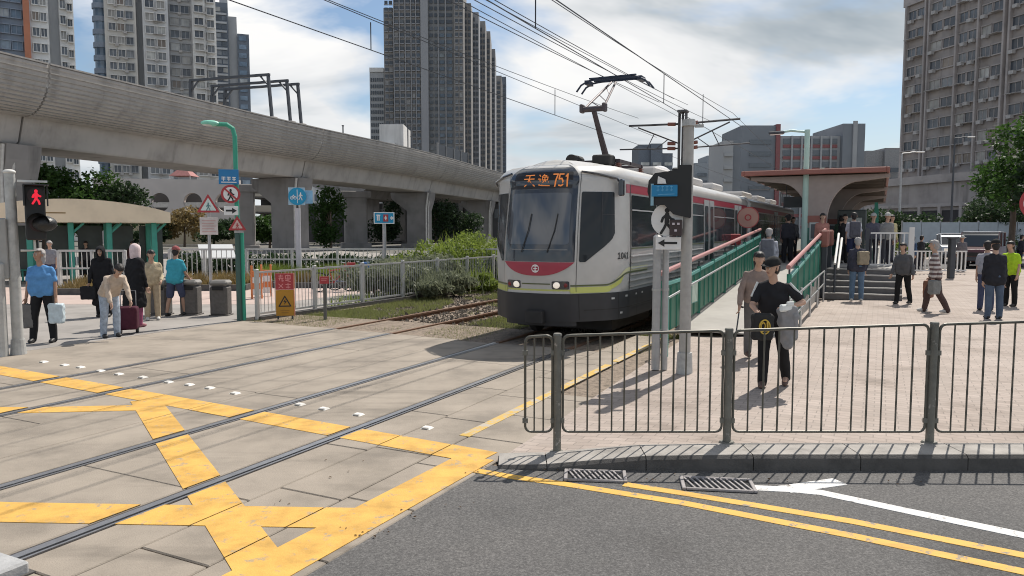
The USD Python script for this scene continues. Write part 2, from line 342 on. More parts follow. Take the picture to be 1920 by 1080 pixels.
# left pavement beyond the tracks
lp = Polygon([T(-14, -13.0)[:2], T(12.3, -13.0)[:2], T(12.3, -13.3)[:2], T(40, -13.3)[:2], T(60, -50)[:2], (-60, 60), (-60, 0)])
single('left_pavement', prism(lp, -0.2, 0.0), pavec, kind='structure')

# crossing slabs
slabs = Thing('crossing', None, None, kind='structure', loc=T(5, -8, 0), rz=TRZ)
RAILS = [-10.20, -8.72, -6.26, -4.81]
RW = 0.085
bands = [(-13.0, -11.6, 6.2), (-11.6, RAILS[0] - RW, 5.2), (RAILS[0] + RW, RAILS[1] - RW, 6.0), (RAILS[1] + RW, -7.95, 5.4), (-7.95, -7.05, 6.4), (-7.05, RAILS[2] - RW, 5.0),
         (RAILS[2] + RW, RAILS[3] - RW, 6.0), (RAILS[3] + RW, -4.24, 1.45), (-4.24, -3.62, 1.25), (-3.62, -3.0, 0.95)]
def uend(v): return 11.85 + 0.06 * (-5 - v)
for bi, (v0, v1, L) in enumerate(bands):
    u = -9.0 - (bi * 0.83) % L
    while True:
        ue = uend((v0 + v1) / 2); e = min(u + L, ue if v1 < -4.0 else (8.5 if v1 > -3.3 else 14.0))
        if e - u > 0.15:
            g = 0.006 if v0 > -5 else 0.0022; jz = random.uniform(-0.0025, 0.0)
            w, l = v1 - v0 - 2 * g, e - u - 2 * g
            c = T((u + e) / 2, (v0 + v1) / 2, jz - 0.1)
            slabs.add('concrete_slab', slabs.local(cbox(c, (w, l, 0.2), 0.008, TRZ)), concrete)
        if e < u + L - 1e-6: break
        u += L
# the bed under the slabs and beyond
single('ballast', cat([prism(uvpoly(-12, 14, -13.02, -2.98), -0.2, -0.03), prism(uvpoly(11.2, 90, -13.3, -3.3), -0.199, -0.11)]), ballast, kind='structure')

# rails
def rail_thing(v, label):
    t = Thing('rail', label, 'rail', T(0, v, 0), TRZ, group=None)
    ue = uend(v)
    t.add('rail_head', box((-0.012, (ue - 12) / 2, -0.1), (0.066, ue + 12, 0.203)), steel)
    t.add('guard_lip', box((0.058, (ue - 12) / 2, -0.1), (0.02, ue + 12, 0.200)), steel)
    t.add('groove', box((0.035, (ue - 12) / 2, -0.13), (0.026, ue + 12, 0.2)), rubber)
    t.add('rubber_strip', box((-0.057, (ue - 12) / 2, -0.1), (0.022, ue + 12, 0.198)), rubber)
    prof = [(-0.065, -0.13), (0.065, -0.13), (0.065, -0.115), (0.012, -0.10), (0.012, -0.045), (0.036, -0.035), (0.036, 0.0), (-0.036, 0.0), (-0.036, -0.035), (-0.012, -0.045), (-0.012, -0.10), (-0.065, -0.115)]
    m = upright(Polygon(prof), ue + 0.004, 90.0)
    t.add('open_rail', m, rustm)
for v, l in zip(RAILS, ('farthest rail, left rail of the far track beside the grass strip', 'right rail of the far track, rust brown beyond the crossing', 'left rail of the near track under the tram', 'nearest grooved steel rail, crossing the yellow box in the foreground')):
    rail_thing(v, l)

# markings
strips = unary_union([uvpoly(-12, 14, v - 0.09, v + 0.078) for v in RAILS])
def gl(pts, w, cap=2): return LineString([tuple(G(*p)[:2]) for p in pts]).buffer(w / 2, cap_style=cap, join_style=2)
BW = 0.36
lineA = LineString([T(6.45, -14)[:2], T(5.78, -3.12)[:2]]).buffer(BW / 2, cap_style=2)
lineB = gl([(893, 858), (485, 1078), (330, 1160)], 0.36)
lineC = LineString([tuple(G(272, 750)[:2]), tuple(G(500, 1078)[:2])]).buffer(0.16, cap_style=2)
lineD = gl([(-400, 950), (0, 960), (700, 972)], 0.37)
lineE = gl([(-400, 768), (60, 769), (300, 764)], 0.27)
jts = unary_union([LineString([T(-12, v)[:2], T(14, v)[:2]]).buffer(0.007) for v in (-4.24, -3.62, -7.95, -7.05, -11.6)])
boxu = unary_union([lineA, lineB, lineC, lineD, lineE]).difference(strips).difference(jts)
boxt = Thing('yellow_box_marking', None, None, kind='structure', loc=T(5, -6, 0))
for g in boxu.geoms: boxt.add('painted_strip', prism(g, -0.001, 0.004), yellow, world=True)
single('edge_marking', prism(unary_union([uvpoly(a, b, -3.72, -3.60) for a, b in ((6.3, 9.6), (9.62, 10.7), (11.0, 13.9))]), -0.001, 0.004), yellow_worn, kind='structure')
ym = Thing('double_yellow_lines', None, None, kind='structure', loc=(2, 5.3, 0))
ym.add('painted_line', prism(gl([(884, 880), (960, 893), (1060, 907), (1280, 942), (1600, 1004), (1920, 1071), (2300, 1160)], 0.10), -0.007, -0.002), yellow_line, world=True)
ym.add('painted_line', prism(gl([(1170, 907), (1280, 924), (1600, 977), (1920, 1040), (2300, 1112)], 0.10), -0.007, -0.002), yellow_line, world=True)
wl = unary_union([gl([(1416, 914), (1480, 917), (1540, 923), (1700, 957), (1920, 1003), (2300, 1090)], 0.12), gl([(1470, 917), (1575, 902)], 0.16)])
single('white_line_marking', prism(wl, -0.007, -0.0015), white_paint, kind='structure')

# white road studs
stud_m = M('stud_white', (0.75, 0.72, 0.66), 0.5, var=0.1)
st = None
for i, (px, py) in enumerate([(82, 679), (121, 685), (151, 689), (188, 696), (223, 702), (268, 708), (316, 717), (355, 722), (393, 728), (441, 738), (562, 759), (607, 767), (672, 778), (801, 803)]):
    p = G(px, py); lab = 'white road stud, number %s of the row counted from the left pavement' % ['one', 'two', 'three', 'four', 'five', 'six', 'seven', 'eight', 'nine', 'ten', 'eleven', 'twelve', 'thirteen', 'fourteen'][i]
    if i == 13: lab = 'last white road stud, alone on the slabs right of the nearest rail'
    if i == 0: lab = 'white road stud at the far end of the row by the left signal'
    if st is None:
        st = Thing('road_stud', lab, 'road stud', p, TRZ, group='white road studs in a row over the crossing')
        pts = [(x * 0.055, y * 0.05, 0.0) for x in (-1, 1) for y in (-1, 1)] + [(x * 0.038, y * 0.028, 0.019) for x in (-1, 1) for y in (-1, 1)]
        st.add('body', trimesh.convex.convex_hull(np.array(pts)), stud_m)
        st.add('reflector', box((0, -0.045, 0.008), (0.07, 0.012, 0.012)), M('stud_reflector', (0.35, 0.33, 0.3), 0.3))
    else: st.copy(p, TRZ, lab)

# drain gratings
iron = M('cast_iron', (0.16, 0.15, 0.15), 0.55, 0.5, var=0.25, scale=20)
grate_frame_m = M('grate_frame', (0.27, 0.25, 0.245), 0.7, var=0.25, scale=15)
pit = M('drain_pit', (0.02, 0.02, 0.02), 0.9, var=0)
for (c, w, d, rz, lab) in ((G(1116, 893), 0.52, 0.27, -0.10, 'slotted iron drain grate at the kerb, nearer the crossing'), (G(1345, 909), 0.58, 0.30, -0.14, 'slotted iron drain grate beside the start of the white line')):
    t = Thing('drain_grate', lab, 'drain grate', (c[0], c[1], 0), rz)
    t.add('pit', box((0, 0, -0.001), (w - 0.02, d - 0.02, 0.002)), pit)
    for s in (-1, 1):
        t.add('frame', cbox((s * (w / 2 - 0.015), 0, 0.006), (0.03, d, 0.02), 0.004), grate_frame_m)
        t.add('frame', cbox((0, s * (d / 2 - 0.012), 0.006), (w - 0.062, 0.024, 0.02), 0.004), grate_frame_m)
    n = 10
    for k in range(n):
        x = -w / 2 + 0.07 + k * (w - 0.14) / (n - 1)
        t.add('bar', bar((x - 0.035, d / 2 - 0.026, 0.006), (x + 0.035, -d / 2 + 0.026, 0.006), 0.014, 0.014), grate_frame_m)

# gravel, grass and weeds by the track
def scatter_uv(n, u0, u1, v0, v1, seed, z=-0.11):
    g = np.random.default_rng(seed); u = g.uniform(u0, u1, n); v = g.uniform(v0, v1, n)
    return np.stack([TS * u + TC * v, TC * u - TS * v, np.full(n, z)], 1)
P = np.vstack([scatter_uv(9000, 11.7, 26, -12.6, -3.9, 1), scatter_uv(3500, 11.4, 15, -8.3, -6.5, 2), scatter_uv(2200, 26, 40, -12.6, -6.9, 3)])
oc = trimesh.creation.octahedron() if hasattr(trimesh.creation, 'octahedron') else None
ov = np.array([[1, 0, 0], [-1, 0, 0], [0, 1, 0], [0, -1, 0], [0, 0, 1], [0, 0, -1]], float)
of = np.array([[0, 2, 4], [2, 1, 4], [1, 3, 4], [3, 0, 4], [2, 0, 5], [1, 2, 5], [3, 1, 5], [0, 3, 5]])
n = len(P); sc = RNG.uniform(0.018, 0.05, (n, 1, 1)) * (1 + 0.4 * RNG.normal(size=(n, 6, 1)))
V = (ov[None] * sc + 0.006 * RNG.normal(size=(n, 6, 3)) + (P + [0, 0, 0.012])[:, None]).reshape(-1, 3)
single('gravel', trimesh.Trimesh(V, (of[None] + 6 * np.arange(n)[:, None, None]).reshape(-1, 3), process=False), M('gravel_stone', (0.235, 0.195, 0.155), 0.9, var=0.3, scale=6, space='world', island=0.5), kind='stuff', label='loose grey brown track ballast between and beside the rails', cat_='gravel')
g2 = np.random.default_rng(5)
def patchy(n, u0, u1, v0, v1, seed, thr, z=-0.11):
    p = scatter_uv(n, u0, u1, v0, v1, seed, z); k = meshkit.fbm(p * [0.9, 0.9, 0], 3, seed); return p[k > thr]
gp = np.vstack([patchy(26000, 12.2, 24, -12.9, -10.75, 11, 0.47), patchy(9000, 12.0, 17, -8.3, -6.9, 12, 0.45), patchy(5000, 11.8, 22, -10.0, -8.9, 13, 0.60), patchy(2500, 12, 16, -4.3, -3.5, 15, 0.5), patchy(7000, 12.6, 17, -12.7, -11.2, 14, 0.42)])
single('grass', blades(gp, 0.11, 0.008, 21), leaf_mat('grass_blade', (0.20, 0.22, 0.08), (0.52, 0.48, 0.24)), kind='stuff', label='short dry green grass and weeds growing through the ballast by the far track', cat_='grass')

kb = Thing('kerb_block', 'pale concrete kerb block at the bottom left corner', 'kerb block', (G(5, 1082)[0] - 0.06, G(5, 1082)[1], 0), TRZ)
kb.add('stone', cbox((0, 0, 0.03), (0.30, 0.26, 0.10), 0.015), M('block_pale', (0.36, 0.36, 0.36), 0.85, var=0.2, scale=9, bump=0.3)); kb.add('bed', box((0, 0, -0.02), (0.34, 0.30, 0.06)), kerbm)

gl_ = np.random.default_rng(77); lp_ = []
for px, py, n_ in ((700, 1000, 26), (760, 965, 10), (905, 880, 14), (1000, 880, 10), (1230, 898, 12), (1450, 900, 14), (640, 880, 8), (520, 940, 6), (1700, 905, 10), (860, 940, 8)):
    for k in range(n_ // 2):
        q = G(px + gl_.normal() * 28, py + gl_.normal() * 8); a_ = gl_.uniform(0, 6.28); r_ = gl_.uniform(0.006, 0.018)
        m = trimesh.Trimesh(np.array([[-r_, 0, .006], [0, r_ * .45, .012], [r_, 0, .004], [0, -r_ * .45, .009]]), [[0, 1, 2], [0, 2, 3]], process=False); lp_.append(rot(m, a_, (q[0], q[1], 0.001)))
single('dry_leaves', cat(lp_), leaf_mat('dry_leaf', (0.12, 0.07, 0.035), (0.34, 0.22, 0.10)), kind='stuff', label='dry leaf scraps and grit lying along the slab edge and kerb', cat_='leaves')
# ---------------------------------------------------------------- viaduct
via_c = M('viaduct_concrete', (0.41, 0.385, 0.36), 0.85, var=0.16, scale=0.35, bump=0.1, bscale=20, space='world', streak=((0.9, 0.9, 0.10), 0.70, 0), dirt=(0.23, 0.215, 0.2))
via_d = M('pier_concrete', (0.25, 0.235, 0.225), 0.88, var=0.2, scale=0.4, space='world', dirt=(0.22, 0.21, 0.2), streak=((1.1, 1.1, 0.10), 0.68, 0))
dark_m = M('dark_metal', (0.07, 0.075, 0.085), 0.5, 0.4, var=0.15)
PATH = np.array([(-36.5, 10.0), (-31.4, 25.0), (-27.1, 39.3), (-25.1, 45.9), (-22.7, 53.6), (-17.8, 68.8), (-12.3, 83.5), (-4.9, 110.0), (6.5, 150.0), (20.0, 195.0), (40, 250.0)])
PL = np.concatenate([[0], np.cumsum(np.linalg.norm(np.diff(PATH, axis=0), axis=1))])
from scipy.interpolate import CubicSpline
_cs = CubicSpline(PL, PATH)
def vp(s, off=0.0):
    p = _cs(s); d = _cs(s, 1); d /= np.linalg.norm(d); nrm = np.array([d[1], -d[0]])   # right of the path
    return p + nrm * off, d
ARC0 = np.interp(42.6, PATH[:, 1], PL)
# section seen along the path: x to the right (towards us), z up; x = 0 at the parapet's outer top edge
ZT = 11.35
right_edge = [(-0.22, ZT), (0.0, ZT), (0.05, ZT - 0.05), (0.05, ZT - 0.20), (0.0, ZT - 0.24)]
shell = [(0.0 - 1.95 * (1 - math.cos(a)), ZT - 0.26 - 2.55 * math.sin(a)) for a in np.linspace(0.02, math.pi / 2, 12)]
right_edge += shell + [(-2.02, 8.66), (-2.10, 8.45), (-2.45, 7.16), (-2.62, 7.0)]
WD = 9.6
sect = right_edge + [(-WD - x, z) for x, z in reversed(right_edge)] + [(-WD + 0.22, 10.1), (-0.22, 10.1)]
sect = np.array(sect)
def sweep(sec, s0, s1, step=2.5):
    n = max(2, int((s1 - s0) / step) + 1); ss = np.linspace(s0, s1, n); V = []; k = len(sec)
    for s in ss:
        for x, z in sec:
            p, _ = vp(s, x); V.append((p[0], p[1], z))
    F = []
    for i in range(n - 1):
        for j in range(k):
            a, b = i * k + j, i * k + (j + 1) % k; F += [[a, b, b + k], [a, b + k, a + k]]
    _, cf = trimesh.creation.triangulate_polygon(Polygon(sec), engine='earcut')
    vv, cf = trimesh.creation.triangulate_polygon(Polygon(sec), engine='earcut')
    from scipy.spatial import cKDTree
    idx = cKDTree(sec).query(vv)[1]; cf = idx[np.asarray(cf)]
    F = np.vstack([np.array(F), cf, cf[:, ::-1] + (n - 1) * k])
    m = trimesh.Trimesh(np.array(V), F, process=False); m.fix_normals(); return m
p0, _ = vp(ARC0 + 27)
via = Thing('railway_viaduct', 'long grey concrete railway viaduct curving behind the trees and signs', 'viaduct', (p0[0], p0[1], 0))
SPAN = 28.4
joints = [ARC0 + SPAN * k for k in range(-1, 8)]
for i in range(len(joints) - 1):
    a, b = joints[i] + 0.07, min(joints[i + 1] - 0.07, PL[-1])
    if a > PL[-1] - 3: break
    a = max(a, 0)
    girder = via.add('girder_span', sweep(sect, a, b), via_c, smooth=35, world=True)
    # thin ribs of a darker tone along the parapet shell, and the cast-in panel joints
    if i < 5:
        ribs = []
        for q in np.linspace(0.06, 1.25, 12):
            x, z = -1.95 * (1 - math.cos(q)), ZT - 0.26 - 2.55 * math.sin(q); nx, nz = math.cos(q) * 2.55, -math.sin(q) * 1.95; L_ = math.hypot(nx, nz); nx, nz = nx / L_, nz / L_; tx, tz = nz, -nx
            ribs.append(sweep(np.array([(x - nx * .02, z - nz * .02), (x + nx * .055, z + nz * .055), (x + nx * .055 + tx * .06, z + nz * .055 + tz * .06), (x - nx * .02 + tx * .10, z - nz * .02 + tz * .10)]), a, b, 5))
        under(girder, 'parapet_ribs', via.local(cat(ribs)), M('via_rib', (0.32, 0.305, 0.285), 0.85, space='world'), kind='stuff')
    cap = sweep(np.array([(-0.26, ZT + 0.002), (0.09, ZT + 0.002), (0.09, ZT + 0.09), (-0.26, ZT + 0.09)]), a, b, 5)
    under(girder, 'parapet_cap', via.local(cap), M('cap_dark', (0.30, 0.285, 0.27), 0.8, space='world'))
def pier(s, w=2.3, l=2.2, pipes=True):
    p, d = vp(s, -3.9); rz = math.atan2(-d[0], d[1])
    b = [(-w / 2, 0.3), (w / 2, 0.3), (w / 2, 4.6), (1.75, 6.1), (1.85, 6.95), (-3.6, 6.95), (-3.4, 6.1), (-w / 2, 4.6)]
    m = upright(Polygon(b), -l / 2, l / 2)
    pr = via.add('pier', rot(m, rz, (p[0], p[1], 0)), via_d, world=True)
    under(pr, 'footing', via.local(rot(cbox((0, 0, 0.05), (w + 1.2, l + 1.2, 0.6), 0.05), rz, (p[0], p[1], 0))), via_d)
    if pipes:
        for k in (-0.35, 0.35):
            under(pr, 'drain_pipe', via.local(rot(tube([(w / 2 + 0.02 + 0.4, k - 0.9, 6.9), (w / 2 + 0.16, k - 0.9, 5.0), (w / 2 + 0.14, k - 0.9, 0.1)], 0.11), rz, (p[0], p[1], 0))), M('pipe_light', (0.52, 0.5, 0.47), 0.6))
for k in range(0, 7): pier(ARC0 + SPAN * k, 2.6)
# second viaduct line behind, in the shade, and the station box under it
v2 = Thing('rear_viaduct', 'shaded second concrete viaduct behind the first one, on square piers', 'viaduct', (-40, 90, 0))
rsec = np.array([(0, 10.2), (0, 8.6), (-1.5, 8.0), (-2.2, 6.9), (-7.8, 6.9), (-8.5, 8.0), (-10, 8.6), (-10, 10.2)]); rsec[:, 0] -= 14.5
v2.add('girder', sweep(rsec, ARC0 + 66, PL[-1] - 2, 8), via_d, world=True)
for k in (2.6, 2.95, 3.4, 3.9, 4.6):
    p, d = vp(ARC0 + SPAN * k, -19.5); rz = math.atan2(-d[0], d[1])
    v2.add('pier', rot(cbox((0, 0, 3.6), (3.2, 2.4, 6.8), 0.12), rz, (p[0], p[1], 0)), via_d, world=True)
sb = Thing('station_building', 'concrete hall under the viaduct, shade put into its dark walls', 'building', (-20, 135, 0))
shade_m = M('shade_dark_wall', (0.09, 0.088, 0.088), 0.85, var=0.2, scale=0.3)  # dark wall colour stands in for the deep shade under the viaduct
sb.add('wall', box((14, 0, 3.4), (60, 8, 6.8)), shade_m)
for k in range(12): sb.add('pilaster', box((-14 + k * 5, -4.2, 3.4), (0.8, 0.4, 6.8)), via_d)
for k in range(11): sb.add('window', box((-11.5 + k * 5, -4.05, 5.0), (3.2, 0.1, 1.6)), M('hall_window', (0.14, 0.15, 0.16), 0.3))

# broad shaded columns of the neighbouring line
for px, Yc, w_, lab in ((466, 82, 1.6, 'dark shaded concrete column behind the green lamp post'), (668, 96, 2.8, 'broad grey shaded column between the sunlit tree and the direction sign')):
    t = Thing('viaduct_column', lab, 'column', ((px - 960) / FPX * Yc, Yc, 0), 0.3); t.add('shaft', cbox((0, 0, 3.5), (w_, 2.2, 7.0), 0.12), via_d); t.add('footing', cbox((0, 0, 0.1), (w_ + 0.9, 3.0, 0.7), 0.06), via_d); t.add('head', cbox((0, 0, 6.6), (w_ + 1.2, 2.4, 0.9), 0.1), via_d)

# portal frames, small poles and dark louvre on the deck
for i, (s_, lab) in enumerate(((ARC0 + 21.6, 'dark steel portal frame on the viaduct, nearest of three'), (ARC0 + 24.2, 'middle dark steel portal frame on the viaduct'), (ARC0 + 25.8, 'dark steel portal frame on the viaduct next to the deck joint'))):
    p, d = vp(s_, -WD / 2); rz = math.atan2(-d[0], d[1])
    t = Thing('portal_frame', lab, 'portal frame', (p[0], p[1], 10.1), rz, group='three steel portal frames on the viaduct')
    h = 5.0
    for sx in (-1, 1):
        t.add('leg', bar((sx * 4.35, 0, 0.0), (sx * 3.95, 0, h), 0.2, 0.24), dark_m)
        t.add('base_box', cbox((sx * 4.35, 0, 1.25), (0.5, 0.6, 0.5), 0.03), via_c)
    t.add('beam', bar((-4.1, 0, h), (4.1, 0, h), 0.22, 0.2), dark_m)
    for sx in (-1, 1): t.add('brace', bar((sx * 3.98, 0, h - 0.9), (sx * 3.2, 0, h - 0.1), 0.12, 0.12), dark_m)
for px, h, lab in ((653, 0.8, 'short dark post on the viaduct parapet near the gap in the towers'), (772, 2.6, 'thin pole on the viaduct in front of the small white building'), (778, 1.4, 'slim pole on the viaduct, right of the white building'), (770 + 24, 1.0, 'low post on the viaduct by the dark louvres')):
    yy = np.interp(px, [600, 760, 900], [68.8, 83.5, 110]); x = (px - 960) / FPX * yy
    t = Thing('viaduct_pole', lab, 'pole', (x - 0.3, yy, ZT + 0.08)); t.add('shaft', cyl((0, 0, -0.4), (0, 0, h), 0.07), dark_m); t.add('cap', cbox((0, 0, h + 0.05), (0.2, 0.2, 0.1), 0.02), dark_m)
p, d = vp(ARC0 + 62, -0.9); rz = math.atan2(-d[0], d[1])
t = Thing('louvre_screen', 'dark ribbed louvre screen standing on the viaduct below the tall tower', 'screen', (p[0], p[1], 10.0), rz)
for k in range(4): t.add('panel', box((0, -5 + k * 3.1, 1.55), (0.25, 2.9, 3.0)), dark_m)
for k in range(5): t.add('post', box((0.08, -6.55 + k * 3.1, 1.6), (0.22, 0.14, 3.2)), M('louvre_post', (0.2, 0.2, 0.2), 0.6))

# ---------------------------------------------------------------- buildings
def pane_mat(name, stops):
    MATS[name] = usdkit.material(stage, '/World/Looks/' + name, {'o': ('object_info', {}), 'r': ('rgb_ramp', {'ramp': stops, 'interpolate': False}), 'tc': ('texture_coordinate', {}), 'n': ('noise_texture', {'scale': 0.5, 'detail': 3.0}), 'nr': ('rgb_ramp', {'ramp': [(0.3, (0.6, 0.6, 0.6)), (0.7, (1.3, 1.3, 1.3))]}), 'm': ('mix_color', {'blend_type': 'multiply', 'fac': 1.0}), 'p': ('principled_bsdf', {'roughness': 0.22, 'specular_ior_level': 0.6})},
        [('o.random', 'r.fac'), ('tc.object', 'n.vector'), ('n.fac', 'nr.fac'), ('r.color', 'm.a'), ('nr.color', 'm.b'), ('m.result', 'p.base_color')], surface='p.BSDF'); return MATS[name]
glass_d = pane_mat('tower_glass', [(0.0, (0.06, 0.07, 0.085)), (0.35, (0.10, 0.115, 0.135)), (0.6, (0.17, 0.18, 0.19)), (0.78, (0.30, 0.29, 0.27)), (0.9, (0.20, 0.16, 0.13)), (0.95, (0.4, 0.4, 0.38))])
glass_b = pane_mat('tower_glass_blue', [(0.0, (0.10, 0.15, 0.21)), (0.4, (0.15, 0.21, 0.28)), (0.7, (0.22, 0.28, 0.34)), (0.88, (0.33, 0.35, 0.36))])
ac_m = M('air_conditioner', (0.40, 0.38, 0.365), 0.6, var=0.2, scale=2)
glass_t4 = pane_mat('dark_tower_glass', [(0.0, (0.05, 0.058, 0.07)), (0.5, (0.085, 0.095, 0.11)), (0.8, (0.13, 0.135, 0.14)), (0.95, (0.22, 0.21, 0.2))]); glass_t4b = pane_mat('dark_tower_glass_blue', [(0.0, (0.07, 0.095, 0.125)), (0.6, (0.10, 0.13, 0.165)), (0.9, (0.17, 0.19, 0.2))])
white_w = M('white_render', (0.66, 0.645, 0.62), 0.85, var=0.12, scale=0.12, streak=((0.5, 0.5, 0.05), 0.75, 0), dirt=(0.45, 0.43, 0.4))
cream_w = M('cream_render', (0.52, 0.46, 0.37), 0.85, var=0.14, scale=0.12)
grey_w = M('grey_render', (0.38, 0.385, 0.39), 0.85, var=0.15, scale=0.12)
orange_w = M('terracotta_band', (0.42, 0.17, 0.10), 0.8, var=0.15, scale=0.2)
blue_w = M('blue_grey_tile', (0.24, 0.28, 0.34), 0.7, var=0.12, scale=0.2)
def win_front(t, x0, x1, y, z, h, frame_m, pane_m, proud=0.35, count=None, wall='front'):
    """one window: projecting hood and sill with side fins, and a pane; face towards -y (or +x)"""
    w = x1 - x0; xc = (x0 + x1) / 2
    f = cat([box((xc, y - proud / 2, z - 0.09), (w + 0.24, proud, 0.16)), box((xc, y - proud / 2, z + h + 0.09), (w + 0.24, proud, 0.16)), box((x0 - 0.06, y - proud / 2 + 0.02, z + h / 2), (0.1, proud - 0.06, h)), box((x1 + 0.06, y - proud / 2 + 0.02, z + h / 2), (0.1, proud - 0.06, h)), box((xc, y - proud * 0.3, z + h / 2), (0.08, proud * 0.55, h))])
    p = box((xc, y - proud * 0.25, z + h / 2), (w, proud * 0.48, h))
    if wall == 'right':
        def sw(m): v = m.vertices - [0, y, 0]; m.vertices = np.stack([y - v[:, 1], v[:, 0], v[:, 2]], 1); return m
        f, p = sw(f), sw(p)
    q = t.add('window', f, frame_m); under(q, 'pane', p, pane_m)
def block(t, x0, x1, y0, y1, z0, z1, m, name='wall'): return t.add(name, box(((x0 + x1) / 2, (y0 + y1) / 2, (z0 + z1) / 2), (x1 - x0, y1 - y0, z1 - z0)), m)
def X(px, Y): return (px - 960) / FPX * Y

def turned(pxc, Y):                        # a building squared to the line of sight, and its local x of an image column
    th = math.atan((pxc - 960) / FPX); D = Y / math.cos(th)
    return -th, (lambda px: D * math.tan(math.atan((px - 960) / FPX) - th))
# white and terracotta tower at the left edge
Y = 146.0; t = Thing('residential_tower', 'white residential tower with terracotta bands at the top left corner', 'tower', (X(90, Y), Y, 0), turned(90, Y)[0])
x = turned(90, Y)[1]
FH = 2.95
block(t, x(-60), x(72), 0, 14, 0, 62, blue_w); block(t, x(-60), x(3), -1.0, 0.0, 0, 62, grey_w); block(t, x(8), x(18), -1.2, 0, 0, 62, orange_w, 'band'); block(t, x(66), x(78), -1.4, 0.0, 0, 62, orange_w, 'band')
block(t, x(78.2), x(112), -0.8, 12, 0, 62, white_w); block(t, x(112.2), x(131), 0.6, 12, 0, 62, grey_w); block(t, x(131.2), x(158), -0.4, 12, 0, 62, white_w)
fl = [k * FH for k in range(4, 20)]
for z in fl:
    if 20 < z < 29: continue
    for a, b in ((22, 40), (44, 62)): win_front(t, x(a), x(b), 0, z + 0.9, 1.5, blue_w, glass_b, 0.5)
    for a, b in ((83, 94), (98, 108)): win_front(t, x(a), x(b), -0.8, z + 0.8, 1.5, white_w, glass_d, 0.4)
    win_front(t, x(134), x(143), -0.4, z + 0.8, 1.5, white_w, glass_d, 0.6); win_front(t, x(147), x(155), -0.4, z + 0.4, 1.3, white_w, glass_d, 0.9)
# big white-grey tower group
Y = 175.0; t = Thing('residential_tower', 'tall grey white residential tower with curved bay windows, second tower from the left', 'tower', (X(350, Y), Y, 0), turned(350, Y)[0])
x = turned(350, Y)[1]
block(t, x(214), x(272), 0.0, 16, 0, 74, M('tower_beige', (0.57, 0.55, 0.51), 0.85, var=0.12, scale=0.1)); block(t, x(272.2), x(284), 2.6, 16, 0, 74, grey_w); block(t, x(284.2), x(331), -0.6, 16, 0, 74, M('tower_lightgrey', (0.56, 0.56, 0.56), 0.85, var=0.12, scale=0.1))
block(t, x(331.2), x(374), 1.2, 16, 0, 74, M('tower_midgrey', (0.47, 0.465, 0.46), 0.85, var=0.12, scale=0.1)); block(t, x(374.2), x(398), -1.6, 16, 0, 74, white_w); block(t, x(398.2), x(418), -0.2, 16, 0, 74, white_w)
FH = 2.86
for k in range(4, 23):
    z = k * FH
    if 20.5 < z < 29.5: continue
    # rounded balcony stack on the left edge
    cyl_ = cyl((x(206), 2.5, z), (x(206), 2.5, z + 1.15), 1.75, n=14); q = t.add('balcony', cyl_, blue_w)
    under(q, 'glazing', cyl((x(206), 2.5, z + 1.16), (x(206), 2.5, z + FH - 0.02), 1.5, n=14), glass_b)
    for a, b in ((222, 234), (238, 250), (254, 266)): win_front(t, x(a), x(b), 0, z + 0.9, 1.5, white_w if a < 250 else grey_w, glass_d, 0.4)
    for a, b in ((290, 305), (311, 325)): win_front(t, x(a), x(b), -0.6, z + 0.8, 1.6, white_w, glass_d, 0.5)
    for a, b in ((335, 350), (355, 369)): win_front(t, x(a), x(b), 1.2, z + 0.8, 1.6, grey_w, glass_d, 0.45)
    win_front(t, x(379), x(394), -1.6, z + 0.6, 1.5, white_w, glass_d, 0.8); win_front(t, x(402), x(414), -0.2, z + 0.6, 1.6, white_w, glass_d, 0.8)
    for a_, yy_ in ((236, 0), (252, 0), (308, -0.6), (352, 1.2), (398, -1.6)):
        if (k * 7 + a_) % 3: t.add('air_conditioner', box((x(a_), yy_ - 0.45, z + 0.55), (0.75, 0.5, 0.55)), ac_m)
    if (k * 5) % 4 < 2: t.add('clothes_rack', box((x(312), -1.3, z + 0.6), (2.0, 1.0, 0.08)), ac_m)
# dark grey tower
Y = 270.0; t = Thing('residential_tower', 'dark blue grey tower just right of the grey white tower', 'tower', (X(465, Y), Y, 0), turned(465, Y)[0]); x = turned(465, Y)[1]
dkw = M('dark_tile', (0.13, 0.15, 0.18), 0.7, var=0.12, scale=0.1)
block(t, x(412), x(440), 0, 14, 0, 82.0, dkw); block(t, x(440.2), x(456), 2, 14, 0, 78, grey_w); block(t, x(456.2), x(478), 1, 14, 0, 72, dkw); block(t, x(425), x(440), 3, 12, 82, 85, grey_w, 'roof_box')
for k in range(3, 27):
    z = k * 3.0
    if 22 < z < 44: continue
    t.add('sill_band', box((x(428), -0.25, z), (x(438) - x(418), 0.5, 0.7)), grey_w)
    for a, b in ((418, 427), (429, 438)): t.add('window', box((x((a + b) / 2), -0.1, z + 1.6), (x(b) - x(a), 0.2, 1.5)), glass_d)
    if z < 70: t.add('window', box((x(466), 0.9, z + 1.4), (x(473) - x(459), 0.2, 1.6)), glass_b)

